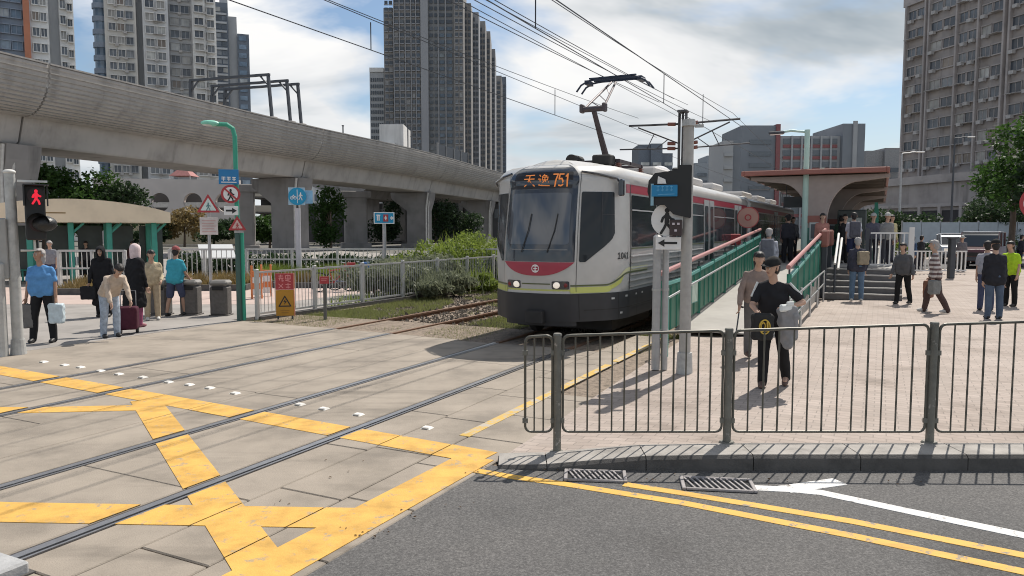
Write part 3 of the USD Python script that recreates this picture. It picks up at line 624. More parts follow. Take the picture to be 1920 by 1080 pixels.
# tall central tower group: one long block in steps going back
t = Thing('apartment_tower', 'tallest brown grey apartment tower with a blue glass crown, behind the viaduct', 'tower', (X(800, 335), 335, 0))
ox, oy = X(800, 335), 335
tw = M('tower_brown', (0.25, 0.235, 0.222), 0.75, var=0.14, scale=0.06); tw2 = M('tower_pier', (0.27, 0.27, 0.28), 0.7, var=0.1, scale=0.06); tcrown = M('crown_glass', (0.20, 0.33, 0.35), 0.25, var=0.2, scale=0.1, spec=0.8)
Hm = 103.0
def wing(px0, px1, Yf, H, depth, m): block(t, X(px0, Yf) - ox, X(px1, Yf) - ox, Yf - oy, Yf - oy + depth, 0, H, m)
wing(725, 742, 336, 100, 22, tw); wing(742.3, 792, 334, 106, 24, tw); wing(792.3, 806, 332.5, 116, 24, tw2); wing(806.3, 853, 334.5, 106, 24, M('tower_dark', (0.20, 0.20, 0.20), 0.7, var=0.12, scale=0.06)); wing(853.3, 871, 333, 112, 24, tw)
for a, b in ((742, 791), (807, 870)): block(t, X(a, 336) - ox, X(b, 336) - ox, 2, 18, 112.1, 124, tcrown, 'crown')
wing(698, 724, 345, 74, 18, grey_w); block(t, X(698, 345) - ox, X(724, 345) - ox, 9.5, 28, 74.1, 76, white_w, 'parapet')
steps = [(871.5, 885, 345, 1.0), (885.5, 899, 362, 1.0), (899.5, 911, 380, 1.0), (911.5, 920, 402, 1.0), (920.5, 929, 432, 1.0), (929.5, 941, 470, .98), (940.5, 949, 510, 1.0)]
smat = [tw, tw2, tw]
for i, (a, b, Yf, q) in enumerate(steps):
    H = (432 - [18, 34, 50, 68, 100, 148, 150][i]) * Yf / FPX + 2
    wing(a, b, Yf, H, 30, dkw if i == 6 else smat[i % 3])
wn = []
FHc = 2.9
cols = [(727, 733), (735, 741), (745, 752), (755, 762), (766, 773), (777, 782), (785, 791), (809, 815), (818, 823), (827, 836), (840, 850), (856, 861), (864, 869)]
far_cols = [(873, 877, 344.8), (880, 884, 344.8), (888, 892, 361.8), (894, 898, 361.8), (901.5, 905, 379.8), (907, 910, 379.8), (913, 918.5, 401.8), (922, 927.5, 431.8), (932, 938, 469.8), (943, 947, 509.8)]
frontY = lambda c: 336 if c < 742 else 334 if c < 792 else 334.5 if c < 853 else 333
for k in range(10, 37):
    z = k * FHc
    for ci, (a, b) in enumerate(cols):
        yf = frontY((a + b) / 2)
        m = cat([box(((X(a, yf) + X(b, yf)) / 2 - ox, yf - oy - 0.15, z + 0.75), (X(b, yf) - X(a, yf), 0.4, 1.5)), ])
        if k >= 13 and ci % 1 == 0 and len(wn) < 290: t.add('window', m, glass_t4b if ci in (6, 9, 10) else glass_t4); wn.append(1)
        else: wn.append(m)
rest = [w for w in wn if not isinstance(w, int)]
sills = []
for k in range(8, 37):
    for a, b in cols[:7] + cols[11:]:
        yf = frontY((a + b) / 2); sills.append(box(((X(a, yf) + X(b, yf)) / 2 - ox, yf - oy - 0.35, k * FHc - 0.2), (X(b, yf) - X(a, yf) + 0.2, 0.7, 0.35)))
    for a, b, yf in far_cols:
        Hz = k * FHc
        if Hz > (432 - np.interp(a, [873, 888, 901, 913, 922, 932, 943], [22, 38, 54, 72, 106, 152, 156])) * yf / FPX: continue
        rest.append(box(((X(a, yf) + X(b, yf)) / 2 - ox, yf - oy, Hz + 0.75), (X(b, yf) - X(a, yf), 0.4, 1.7)))
for k in range(8, 25):
    for a in (701, 705, 709, 713, 717, 721): rest.append(box((X(a, 345) - ox, 9.9, k * FHc + 1), (0.6, 0.4, 1.6)))
t.add('far_windows', cat(rest), glass_t4, kind='stuff'); t.add('sills', cat(sills), tw2, kind='stuff')
for a in (743.5, 754, 764.5, 775, 784, 825, 838.5, 862.5): t.add('pilaster', box((X(a, 333.6) - ox, -1.55, 52), (0.35, 0.5, 104)), tw2)

# small white building behind the viaduct
Y = 150.0; t = Thing('white_building', 'small white building peeping over the viaduct below the tall tower', 'building', (X(728, Y), Y, 0)); x = lambda px: X(px, Y) - X(728, Y)
block(t, x(706), x(742), 0, 10, 0, 19.6, white_w); block(t, x(712), x(757), 1.5, 12, 0, 23.4, white_w, 'tower_wall'); block(t, x(640), x(706), 3, 10, 0, 19.2, cream_w)
for a, b in ((722, 727), (730, 736), (744, 750)): t.add('window', box((x((a + b) / 2), 1.45 if a > 740 else -0.05, 17.6), (x(b) - x(a), 0.15, 1.3)), glass_d)
# arched podium wall behind the shelter
Y = 108.0; t = Thing('arched_podium', 'cream podium wall with a row of round arched openings under the viaduct', 'building', (X(330, Y), Y, 0)); x = lambda px: X(px, Y) - X(330, Y)
wallp = Polygon([(x(180), 0), (x(452), 0), (x(452), 9.3), (x(180), 9.6)])
hol = [Point(x(px), 6.1).buffer(1.35, 20) for px in (244, 304, 365, 424)]
t.add('wall', upright(wallp.difference(unary_union(hol)), 0, 0.8), M('podium_wall', (0.50, 0.45, 0.42), 0.85, var=0.12, scale=0.2))
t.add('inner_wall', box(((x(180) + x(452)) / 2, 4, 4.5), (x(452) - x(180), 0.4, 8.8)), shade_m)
for px in (244, 304, 365, 424): t.add('opening_rail', box((x(px), 0.4, 5.75), (2.72, 0.5, 0.75)), M('rail_cream', (0.5, 0.46, 0.42), 0.8))
t.add('lower_wall', box(((x(230) + x(452)) / 2, -0.3, 1.6), (x(452) - x(230), 0.5, 3.0)), M('podium_tan', (0.40, 0.33, 0.22), 0.85, var=0.2, scale=0.3))
t = Thing('red_tent', 'pink red pointed tent on the podium roof', 'tent', (X(351, 112), 112, 9.2)); red_c = M('faded_red_cloth', (0.34, 0.15, 0.14), 0.8, var=0.15)
v = np.array([[-1.6, -1.6, 0.9], [1.6, -1.6, 0.9], [1.6, 1.6, 0.9], [-1.6, 1.6, 0.9], [0, 0, 2.6]]); t.add('canopy', trimesh.convex.convex_hull(v), red_c)
for a in (-1.5, 1.5):
    for b in (-1.5, 1.5): t.add('leg', cyl((a, b, 0), (a, b, 0.9), 0.05, n=6), white_w)

Y = 118.0; t = Thing('parking_deck', 'pale two level deck seen between the viaduct piers left of the round blue sign', 'building', (X(505, Y), Y, 0)); x = lambda px: X(px, Y) - X(505, Y)
for z in (5.0, 7.4): t.add('parapet', box((0, 0, z + 0.5), (x(552) - x(462), 0.3, 1.0)), cream_w); t.add('deck', box((0, 4, z - 0.1), (x(552) - x(462), 8, 0.2)), via_d)
for px in (466, 490, 514, 538): t.add('column', box((x(px), 1, 2.45), (0.5, 0.5, 4.9)), via_d)
t.add('back_wall', box((0, 8.2, 4.2), (x(552) - x(462), 0.3, 8.4)), shade_m)
Y = 150.0; t = Thing('pale_flats', 'pale flats glimpsed between the piers behind the sunlit tree', 'building', (X(615, Y), Y, 0)); x = lambda px: X(px, Y) - X(615, Y); block(t, x(560), x(650), 0, 8, 0, 14, white_w)
for k in range(4):
    for px in range(568, 648, 14): t.add('window', box((x(px), -0.05, 3 + k * 2.8), (0.8, 0.15, 1.3)), glass_d)

# right building, brown grey, in perspective along the road
rzb = math.radians(14.0)
Yb = 125.0; bx0 = X(1684, Yb)
t = Thing('apartment_block', 'large weathered brown grey apartment block at the right edge, covered in air conditioners', 'building', (bx0, Yb, 0), rzb - math.pi / 2)
# local: +x runs away from us reversed -> local x from far end towards the camera, local -y faces the street
bw = M('stained_concrete', (0.35, 0.315, 0.30), 0.9, streak=((0.7, 0.7, 0.07), 0.62, 0), var=0.2, scale=0.25, dirt=(0.18, 0.165, 0.16), bump=0.1, bscale=8)
bw2 = M('stained_panel', (0.38, 0.345, 0.33), 0.9, var=0.2, scale=0.3, dirt=(0.2, 0.185, 0.18))
ac_m = M('air_conditioner', (0.34, 0.32, 0.31), 0.6, var=0.2, scale=2)
LB = 34.0; FHb = 3.0; ZP = 10.6
block(t, 0, LB, 0, 14, ZP, 40.5, bw); block(t, -0.5, LB + 1, -0.5, 0, 38.6, 41.0, bw2, 'parapet')
block(t, LB + 0.2, LB + 12, 1.2, 14, ZP, 46, bw2)
for xx in (0.0, 4.1, 4.9, 10.3, 14.2, 18.5, 19.4, 24.0, 24.8): t.add('pilaster', box((xx + 0.15, -0.3, (ZP + 38.6) / 2), (0.3, 0.6, 38.6 - ZP)), bw2)
g3 = np.random.default_rng(3)
bays = [(0.5, 2.1), (2.4, 3.9), (5.3, 7.4), (7.8, 9.9), (10.8, 12.2), (12.5, 13.9), (14.8, 16.3), (16.7, 18.2), (19.8, 21.6), (22.0, 23.7), (25.2, 27.2), (27.6, 29.6), (30.2, 32.5)]
for k in range(9):
    z = ZP + 0.7 + k * FHb
    for j, (a, b) in enumerate(bays):
        win_front(t, a, b, 0, z + 0.9, 1.35, bw2, glass_d, 0.3)
        r = g3.random()
        if r < 0.62 and j < 12:
            xa = a + 0.4 + g3.random() * 0.8; t.add('air_conditioner', box((xa, -0.62, z + 0.45 + 0.25 * g3.random()), (0.75, 0.6, 0.5)), ac_m)
        elif r < 0.85: t.add('clothes_rack', box(((a + b) / 2, -0.75, z + 0.7), (b - a, 0.9, 0.07)), ac_m)
block(t, -3, LB + 14, -4, 14, 0, ZP - 0.5, bw, 'podium_wall'); block(t, -3.2, LB + 14, -4.5, -4.0, ZP - 1.4, ZP - 0.2, bw2, 'podium_parapet'); block(t, -3.2, LB + 14, -4.4, -4.0, 5.6, 6.1, bw2, 'string_course')
for k in range(12): t.add('opening', box((-1 + k * 3.9, -4.02, 4.2), (3.1, 0.2, 1.7)), M('podium_opening', (0.03, 0.028, 0.03), 0.6)); t.add('column', box((-2.9 + k * 3.9, -4.2, 2.8), (0.5, 0.4, 5.6)), bw2)
for k in range(9): t.add('sign_band', box((1 + k * 4.6, -4.25, 2.7), (3.4, 0.4, 0.7)), (M('shop_red', (0.30, 0.09, 0.08), 0.6), M('shop_white', (0.5, 0.5, 0.5), 0.6), M('shop_blue', (0.14, 0.2, 0.3), 0.6))[k % 3])
# grey block with red bands and neighbours in the middle
Y = 215.0; t = Thing('grey_block', 'grey block with dark red window bands and two dark stair towers, behind the platform', 'building', (X(1500, Y), Y, 0)); x = lambda px: X(px, Y) - X(1500, Y)
mgr = M('block_grey', (0.20, 0.215, 0.235), 0.8, var=0.12, scale=0.1); mgr2 = M('block_grey_light', (0.34, 0.345, 0.35), 0.8, var=0.12, scale=0.1); mred = M('block_red_band', (0.25, 0.10, 0.10), 0.8, var=0.1)
block(t, x(1385), x(1448), 0, 20, 0, 32, mgr); block(t, x(1448.3), x(1456), -0.5, 20, 0, 32.3, mred); block(t, x(1456.3), x(1568), 0, 20, 0, 29.0, mgr2); block(t, x(1568.3), x(1609), -1.5, 20, 0, 32.3, mgr); t.add('fin', box((x(1590), -1.7, 16.5), (1.2, 0.4, 33)), mgr2)
for k in range(8):
    z = 3 + k * 3.3
    t.add('red_band', box((x(1512), -0.15, z), (x(1562) - x(1462), 0.3, 0.9)), mred); t.add('window_band', box((x(1512), -0.1, z + 1.4), (x(1562) - x(1462), 0.22, 1.5)), M('band_glass', (0.10, 0.115, 0.13), 0.3, spec=0.7))
    t.add('window', box((x(1420), -0.1, z + 1.2), (x(1440) - x(1400), 0.2, 1.3)), M('band_glass', (0.1, 0.1, 0.1)))
for px in (1478, 1496, 1514, 1532, 1550): t.add('pilaster', box((x(px), -0.3, 15), (0.5, 0.5, 28)), mgr2)
Y = 190.0; t = Thing('pale_block', 'pale grey ledged block left of the dark grey block', 'building', (X(1367, Y), Y, 0)); x = lambda px: X(px, Y) - X(1367, Y)
block(t, x(1352), x(1370), 0, 14, 0, 24.7, M('block_pale', (0.46, 0.46, 0.45), 0.85, var=0.1)); block(t, x(1370.3), x(1386), 1, 14, 0, 24.7, mgr)
for k in range(7): t.add('ledge', box((x(1361), -0.3, 2 + k * 3.2), (x(1369) - x(1353), 0.6, 0.9)), mgr2)
def far_block(px0, px1, ytop, Y, m, label, seed, rows=6, sub=None):
    t = Thing('distant_block', label, 'building', (X((px0 + px1) / 2, Y), Y, 0)); g = np.random.default_rng(seed); x = lambda px: X(px, Y) - X((px0 + px1) / 2, Y)
    H = (432 - ytop) * Y / FPX + 2; n = max(1, int((px1 - px0) / 22)); e = np.linspace(px0, px1, n + 1)
    for i in range(n): block(t, x(e[i]), x(e[i + 1] - 0.4), g.uniform(0, 4), 20, 0, H * (1 if i == n // 2 else g.uniform(0.86, 1.0)), m)
    w = []
    for i in range(n):
        for z in np.arange(H * 0.3, H * 0.84, 3.2): w.append(box((x((e[i] + e[i + 1]) / 2), -0.1, z), ((x(e[i + 1]) - x(e[i])) * 0.7, 0.3, 1.4)))
    t.add('window_rows', cat(w), glass_d, kind='stuff'); return t
far_block(1196, 1262, 271, 330, M('far_dark', (0.14, 0.16, 0.19), 0.8), 'distant dark block above the tram roof', 1)
far_block(1300, 1352, 292, 330, M('far_grey', (0.27, 0.29, 0.31), 0.8), 'distant hazy grey blocks left of the pale ledged block', 2)
far_block(1262, 1300, 320, 300, M('far_mid', (0.22, 0.23, 0.24), 0.8), 'low distant grey block behind the signal pole', 4)
far_block(1626, 1690, 278, 240, M('far_mid2', (0.27, 0.265, 0.265), 0.8), 'low grey block left of the large apartment block', 5)
far_block(1100, 1196, 385, 260, M('far_mid3', (0.25, 0.25, 0.25), 0.8), 'low grey block hidden behind the tram roof', 6)
Y = 200.0; t = Thing('domed_hall', 'pale hall with a rounded dome roof seen over the tram', 'building', (X(1240, Y), Y, 0))
t.add('wall', box((0, 6, 8), (8.5, 10, 16.2)), M('dome_wall', (0.42, 0.42, 0.43), 0.8)); dm = ball((0, 5, 15.8), 3.9, 3, (1.0, 1.0, 1.0)); dm.vertices[:, 2] = np.maximum(dm.vertices[:, 2], 15.7); t.add('dome', dm, M('dome_roof', (0.48, 0.48, 0.50), 0.7), smooth=True)

# ---------------------------------------------------------------- trees and shrubs
bark = M('tree_bark', (0.16, 0.12, 0.09), 0.9, var=0.3, scale=4, bump=0.4)
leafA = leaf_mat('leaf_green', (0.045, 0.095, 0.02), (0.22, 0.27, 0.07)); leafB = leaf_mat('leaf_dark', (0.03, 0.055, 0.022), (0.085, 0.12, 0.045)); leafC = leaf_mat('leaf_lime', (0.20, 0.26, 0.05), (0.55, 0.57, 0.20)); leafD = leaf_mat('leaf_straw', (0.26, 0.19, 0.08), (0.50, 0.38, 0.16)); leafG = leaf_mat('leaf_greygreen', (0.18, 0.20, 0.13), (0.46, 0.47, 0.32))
def tree(name, label, base, h, clumps, n, size, seed, m, cat_='tree', group=None, trunk=0.16, limbs=5, flat=0.2):
    t = Thing(name, label, cat_, base, group=group); g = np.random.default_rng(seed); parts = []
    top = np.array([0, 0, h * 0.62]); parts.append(tube([(0, 0, 0), (0.06, 0.03, h * 0.3), top], [trunk, trunk * 0.75, trunk * 0.45]))
    for c, _ in clumps[:limbs]: parts.append(tube([top * 0.62, (top * 0.5 + np.array(c) * 0.5) + [0, 0, -0.1], c], [trunk * 0.5, trunk * 0.3, trunk * 0.1], 6))
    t.add('trunk', cat(parts), bark); t.add('crown', leaves(clumps, n, size, seed, flat), m); return t
def blob(c, R, k, seed, sub=0.42):
    g = np.random.default_rng(seed); out = []
    for i in range(k):
        d = g.normal(size=3); d /= np.linalg.norm(d); out.append((np.array(c) + d * R * (0.5 + 0.35 * g.random()), np.array(R) * sub * (0.7 + 0.6 * g.random())))
    return out
p = AT(1897, 432, 44); tree('street_tree', 'big leafy street tree at the right edge in front of the apartment block', (p[0], 44, 0), 8.5, blob((0.3, 0, 5.9), (3.6, 3.4, 2.7), 16, 2), 9000, 0.17, 31, leafA, trunk=0.22)
p = AT(1858, 432, 52); tree('street_tree', 'lower rounder tree below and left of the big street tree', (p[0], 52, 0), 5.0, blob((0, 0, 2.9), (2.4, 2.2, 1.6), 9, 3), 3500, 0.14, 32, leafB)
p = AT(1985, 432, 40); tree('street_tree', 'street tree cut by the right edge of the picture', (p[0], 40, 0), 7.0, blob((0, 0, 4.6), (2.8, 2.6, 2.2), 10, 4), 4500, 0.16, 33, leafB)
p = AT(1690, 432, 60); tree('street_tree', 'dark bush like tree behind the platform steps', (p[0], 60, 0), 5.0, blob((0, 0, 3.1), (3.4, 2.6, 1.9), 10, 5), 3500, 0.15, 34, leafB)
for i, (px, Yt, h, R, sd, lab) in enumerate(((80, 46, 5.9, (2.6, 2.2, 1.9), 6, 'dense green tree above the left part of the shelter roof'), (150, 47, 6.1, (2.8, 2.2, 1.9), 7, 'dense green tree above the middle of the shelter roof'), (215, 47, 5.0, (2.6, 2.0, 1.6), 8, 'dark green tree above the right end of the shelter roof'))):
    p = AT(px, 432, Yt); tree('hedge_tree', lab, (p[0], Yt, 0), h, blob((0, 0, h - R[2] * 1.05), R, 12, sd), 4200, 0.15, 40 + i, leafA if i < 2 else leafB)
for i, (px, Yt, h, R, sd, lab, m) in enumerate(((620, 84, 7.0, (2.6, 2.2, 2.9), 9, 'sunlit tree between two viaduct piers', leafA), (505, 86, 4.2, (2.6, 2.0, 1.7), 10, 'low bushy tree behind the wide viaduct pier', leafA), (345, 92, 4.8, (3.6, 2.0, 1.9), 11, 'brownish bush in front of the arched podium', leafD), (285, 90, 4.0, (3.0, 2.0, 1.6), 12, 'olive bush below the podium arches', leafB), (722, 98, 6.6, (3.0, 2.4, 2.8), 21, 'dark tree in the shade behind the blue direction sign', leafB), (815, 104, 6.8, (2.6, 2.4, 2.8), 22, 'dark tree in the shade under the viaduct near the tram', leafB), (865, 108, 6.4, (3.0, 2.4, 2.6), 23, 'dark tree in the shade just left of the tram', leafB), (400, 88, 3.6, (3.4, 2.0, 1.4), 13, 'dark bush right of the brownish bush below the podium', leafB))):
    p = AT(px, 432, Yt); tree('park_tree', lab, (p[0], Yt, 0), h, blob((0, 0, h - R[2] * 1.1), R, 10, sd), 2600, 0.22, 50 + i, m)
# shrubs behind the trackside fence
shr = [(18.5, -13.9, 0.9, 1.0, leafG, 'grey green shrub at the left end of the fence planting'), (19.9, -13.9, 1.05, 1.1, leafG, 'grey green shrub, second in the fence planting'), (21.5, -13.9, 1.15, 1.2, leafG, 'bushy grey green shrub in the middle of the fence planting'), (22.7, -14.5, 1.5, 1.2, leafC, 'bright lime shrub standing over the grey green ones'), (24.1, -14.3, 1.7, 1.25, leafC, 'tall lime shrub near the tram front'), (25.8, -14.4, 1.85, 1.3, leafC, 'tallest lime shrub against the tram front'), (24.2, -13.6, 0.8, 0.8, leafB, 'low dark shrub pressed against the fence'), (25.9, -13.6, 0.85, 0.8, leafB, 'low dark shrub against the fence next to the tram'), (28.1, -14.6, 1.5, 1.2, leafC, 'lime shrub mostly behind the tram'), (19.2, -12.45, 0.5, 0.7, leafG, 'low grey green shrub on the track side of the fence'), (20.6, -12.4, 0.65, 0.8, leafG, 'spreading shrub on the track side of the fence'), (22.4, -12.3, 0.55, 0.75, leafC, 'low lime shrub on the track side nearest the rails')]
for i, (u, v, h, r, m, lab) in enumerate(shr):
    t = Thing('shrub', lab, 'shrub', T(u, v, 0), group='shrubs behind the trackside fence'); cl = blob((0, 0, h * 0.5), (r * 0.85, r * 0.7, h * 0.52), 9, 60 + i, 0.5)
    t.add('foliage', cat([leaves(cl, 3200, 0.07, 60 + i), blades(np.array([c for c, _ in cl])[np.random.default_rng(i).integers(0, 9, 160)] + np.random.default_rng(i + 1).normal(size=(160, 3)) * [r * .4, r * .35, .1], 0.5, 0.016, 70 + i)]), m)
    t.add('stem', cat([tube([(0, 0, 0), (0.1 * k, 0.05 * k * k, h * 0.6)], 0.015, 5) for k in (-2, -1, 0, 1, 2)]), bark)
g5 = np.random.default_rng(9)
pp = scatter_uv(2600, 12.9, 24.8, -14.2, -13.15, 17, 0.0); single('weeds', blades(pp[meshkit.fbm(pp * 1.3, 3, 4) > 0.5], 0.28, 0.012, 23), leafC, kind='stuff', label='tufts of weeds along the foot of the trackside fence', cat_='weeds')

# dark hedges added in place of the shade behind the long fence
for i, (x0, x1, Yh, h, m, lab) in enumerate(((470, 590, 33, 1.0, leafB, 'added dark greenery behind the long fence, left of the round blue sign'), (600, 700, 34, 0.9, leafB, 'added dark greenery behind the long fence, left of the blue direction sign'), (705, 830, 33, 1.0, leafB, 'added dark greenery behind the long fence, right of the blue direction sign'), (835, 960, 34, 1.2, leafB, 'added dark greenery behind the parasol'), (330, 460, 33, 1.1, leafB, 'added dark greenery behind the bins and lamp post'))):
    xa, xb = X(x0, Yh), X(x1, Yh); t = Thing('hedge', lab, 'hedge', ((xa + xb) / 2, Yh, 0)); w = xb - xa; g = np.random.default_rng(i)
    t.add('foliage', leaves([((q, 0.3 * g.normal(), h * 0.5), (0.55, 0.5, h * (0.45 + 0.12 * g.random()))) for q in np.arange(-w / 2 + .3, w / 2 - .2, 0.42)], 3000, 0.09, 90 + i), m); t.add('stem', cat([cyl((q, 0, 0), (q, 0, h * .6), 0.03, n=5) for q in np.arange(-w / 2 + .3, w / 2 - .2, 0.84)]), bark)

# ---------------------------------------------------------------- the tram
tram_white = M('tram_white', (0.455, 0.44, 0.415), 0.38, var=0.09, scale=1.1, dirt=(0.36, 0.34, 0.31), spec=0.5, coat=0.3)
tram_roof = M('tram_roof_paint', (0.5, 0.48, 0.46), 0.55, var=0.12, scale=2)
tram_dark = M('tram_skirt', (0.03, 0.03, 0.033), 0.5, var=0.2, scale=3)
tram_black = M('tram_mask', (0.022, 0.025, 0.032), 0.12, var=0, spec=0.6, coat=0.5)
tram_glass = M('tram_glass', (0.022, 0.025, 0.028), 0.07, var=0, spec=0.25)
tram_screen = M('tram_windscreen', (0.06, 0.068, 0.082), 0.07, var=0, spec=0.75, coat=0.35)
tram_red = M('tram_red', (0.33, 0.03, 0.055), 0.35, var=0.06, coat=0.3)
tram_lime = M('tram_lime', (0.50, 0.52, 0.15), 0.4, var=0.05); tram_line = M('tram_green_line', (0.10, 0.115, 0.05), 0.4, var=0.05)
tram_grey = M('tram_door_grey', (0.52, 0.52, 0.52), 0.35, 0.4, var=0.08)
under_m = M('underframe', (0.03, 0.028, 0.027), 0.8, var=0.3)
U0, VC = 12.05, -5.52
tram = Thing('tram', 'white and red light rail tram with raised pantograph coming towards the crossing', 'tram', T(U0, VC, 0), TRZ)
from scipy.interpolate import PchipInterpolator
_nose = np.array([(0, 0), (.012, .25), (.045, .45), (.10, .6), (.16, .69), (.24, .765), (.40, .90), (.77, 1.17), (1.1, 1.28), (1.45, 1.322), (1.8, 1.325)])
def make_plan(L, nose=True):
    P = np.vstack([_nose, [(L, 1.325)]]) if nose else np.array([(0, 0), (0.0, 1.1), (0.03, 1.25), (0.12, 1.325), (0.6, 1.325), (L, 1.325)])
    s = np.concatenate([[0], np.cumsum(np.hypot(*np.diff(P, axis=0).T))])
    fs, fw = PchipInterpolator(s, P[:, 0]), PchipInterpolator(s, P[:, 1]); return fs, fw, s[-1], s
class Car:
    def __init__(c, off, L, nose):
        c.fs, c.fw, c.T, c.knots = make_plan(L, nose); c.off, c.L, c.nose = off, L, nose
    def inset(c, z):
        if z > 2.92: q = min(1.0, (z - 2.92) / 0.34); return 0.42 * (1 - math.sqrt(max(0, 1 - q * q)))
        if z < 0.95: return 0.02
        if z < 1.7: return 0.035 * ((1.7 - z) / 0.75) ** 2
        return 0.03 * (z - 1.7) / 1.2
    def pos(c, t, z, off=0.0):
        a = abs(t); s, w = float(c.fs(a)), float(c.fw(a)); e = 0.01
        a0, a1 = max(a - e, 0), min(a + e, c.T); ds, dw = float(c.fs(a1) - c.fs(a0)), float(c.fw(a1) - c.fw(a0)); n = math.hypot(ds, dw)
        nx, ns = ds / n, -dw / n                       # outward normal (w, s)
        if a < 0.012: nx, ns = 0.0, -1.0
        i = c.inset(z) - off
        fade = 1 - smooth01((a - 0.6) / 1.3) if c.nose else 0
        rake = fade * (0.30 * max(0, (z - 1.15) / 2.1) ** 1.7 + 0.10 * max(0, (1.15 - z)) ** 1.5) + (0 if not c.nose else 0)
        w2 = max(0.0, w - nx * i); s2 = s - ns * i + rake
        return ((1 if t >= 0 else -1) * w2, c.off + s2, z)
    def ts(c, s0):                                      # arc length at which the side reaches s
        from scipy.optimize import brentq
        return brentq(lambda t: float(c.fs(t)) - s0, 0.3, c.T)
    def tgrid(c):
        k = np.concatenate([np.linspace(0, 2.4, 40), np.linspace(2.4, c.T, 12)[1:]]); return np.concatenate([-k[::-1], k[1:]])
    def shell(c, zs, off=0.0, cap=False):
        ts = c.tgrid(); n = len(ts); V = [c.pos(t, z, off) for z in zs for t in ts]
        if cap:
            for q, z in ((0.72, 3.315), (0.4, 3.36), (0.02, 3.38)):
                base = [c.pos(t, 3.26, off) for t in ts]; V += [(b[0] * q, b[1] + (1 - q) * 0.25 * (b[1] < c.off + 2), z) for b in base]
            zs = list(zs) + [0, 0, 0]
        F = []
        for i in range(len(zs) - 1):
            for j in range(n - 1): a = i * n + j; F += [[a, a + 1, a + n + 1], [a, a + n + 1, a + n]]
        rear = [i * n + n - 1 for i in range(len(zs))] + [i * n for i in range(len(zs) - 1, -1, -1)]; V = np.array(V)
        V = np.vstack([V, V[rear].mean(0)])
        for i in range(len(rear)): F.append([rear[i], rear[(i + 1) % len(rear)], len(V) - 1])
        return trimesh.Trimesh(V, F, process=False)
    def panel(c, poly, off=0.008, cell=(0.1, 0.16)):
        x0, y0, x1, y1 = poly.bounds; V, F = [], []; nn = 0
        xs = sorted(set(list(np.arange(x0, min(x1, 2.6), cell[0])) + list(np.arange(max(x0, 2.6), x1, 3.0)) + [x1])) if x1 > 0 else [*np.arange(x0, x1, cell[0]), x1]
        if x0 < -2.6: xs = [-q for q in c_x(x0, x1, cell[0])]; xs.sort()
        ys = [*np.arange(y0, y1, cell[1]), y1]
        for i in range(len(xs) - 1):
            for j in range(len(ys) - 1):
                q = poly.intersection(sbox(xs[i], ys[j], xs[i + 1], ys[j + 1]))
                for g in getattr(q, 'geoms', [q]):
                    if g.geom_type != 'Polygon' or g.area < 1e-6: continue
                    vv, ff = trimesh.creation.triangulate_polygon(g, engine='earcut')
                    V += [c.pos(t, z, off) for t, z in vv]; F.append(np.asarray(ff) + nn); nn += len(vv)
        m = trimesh.Trimesh(np.array(V), np.vstack(F), process=False)
        m.merge_vertices(); 
        c0 = np.array([0, c.off + c.L / 2, m.vertices[:, 2].mean()])
        if ((m.triangles_center - c0) * m.face_normals * [1, 1, 0]).sum() < 0: m.invert()
        return m
def c_x(x0, x1, d):
    a, b = -x1, -x0; return sorted(set(list(np.arange(a, min(b, 2.6), d)) + list(np.arange(max(a, 2.6), b, 3.0)) + [b]))
def mirror(poly): return affinity.scale(poly, -1, 1, origin=(0, 0))
c1 = Car(0.0, 15.0, True); c2 = Car(15.5, 15.0, False)
zs = [0.92, 1.0, 1.15, 1.3, 1.5, 1.7, 2.0, 2.4, 2.75, 2.92, 3.0, 3.08, 3.15, 3.2, 3.24, 3.26]
body = tram.add('car_body', c1.shell(zs, cap=True), tram_white, smooth=40)
tram.add('skirt', c1.shell([0.42, 0.5, 0.6, 0.8, 0.925], off=0.015), tram_dark, smooth=40)
body2 = tram.add('car_body', c2.shell(zs, cap=True), tram_white, smooth=40)
tram.add('skirt', c2.shell([0.40, 0.6, 0.925], off=0.015), tram_dark)
tram.add('gangway', box((0, 15.25, 1.9), (2.0, 0.7, 2.3)), under_m)
for s_ in (2.6, 11.8, 18.2, 27.5):
    tram.add('bogie', cat([box((0, s_, 0.32), (2.0, 2.5, 0.34))] + [cyl((sx * 0.72 - 0.06, s_ + q, 0.31), (sx * 0.72 + 0.06, s_ + q, 0.31), 0.31, n=18) for sx in (-1, 1) for q in (-0.9, 0.9)]), under_m)
tram.add('coupler', cat([box((0, 0.35, 0.5), (0.26, 0.6, 0.16)), cbox((0, 0.0, 0.5), (0.34, 0.14, 0.24), 0.02)]), under_m)
tram.add('apron', c1.panel(sbox(-0.75, 0.34, 0.75, 0.44), 0.0), tram_dark)
rr = lambda x0, z0, x1, z1, r: sbox(x0, z0, x1, z1).buffer(-r).buffer(r, 12)
mask = rr(-0.715, 1.2, 0.715, 3.25, 0.30).intersection(sbox(-1, 1.495, 1, 4))
scr = tram.add('windscreen_mask', c1.panel(mask, 0.006, (0.06, 0.08)), tram_black, smooth=True)
under(scr, 'windscreen', c1.panel(rr(-0.60, 1.80, 0.60, 2.72, 0.06), 0.012, (0.06, 0.08)), tram_screen, smooth=True)
under(scr, 'dash_strip', c1.panel(sbox(-0.58, 1.70, 0.58, 1.715), 0.012), M('dash_grey', (0.2, 0.2, 0.2), 0.4))
for sx in (-0.28, 0.22): under(scr, 'wiper', cat([tube([c1.pos(sx, 1.66, 0.03), c1.pos(sx + 0.12, 2.05, 0.035), c1.pos(sx + 0.16, 2.35, 0.03)], 0.009, 6)]), under_m)
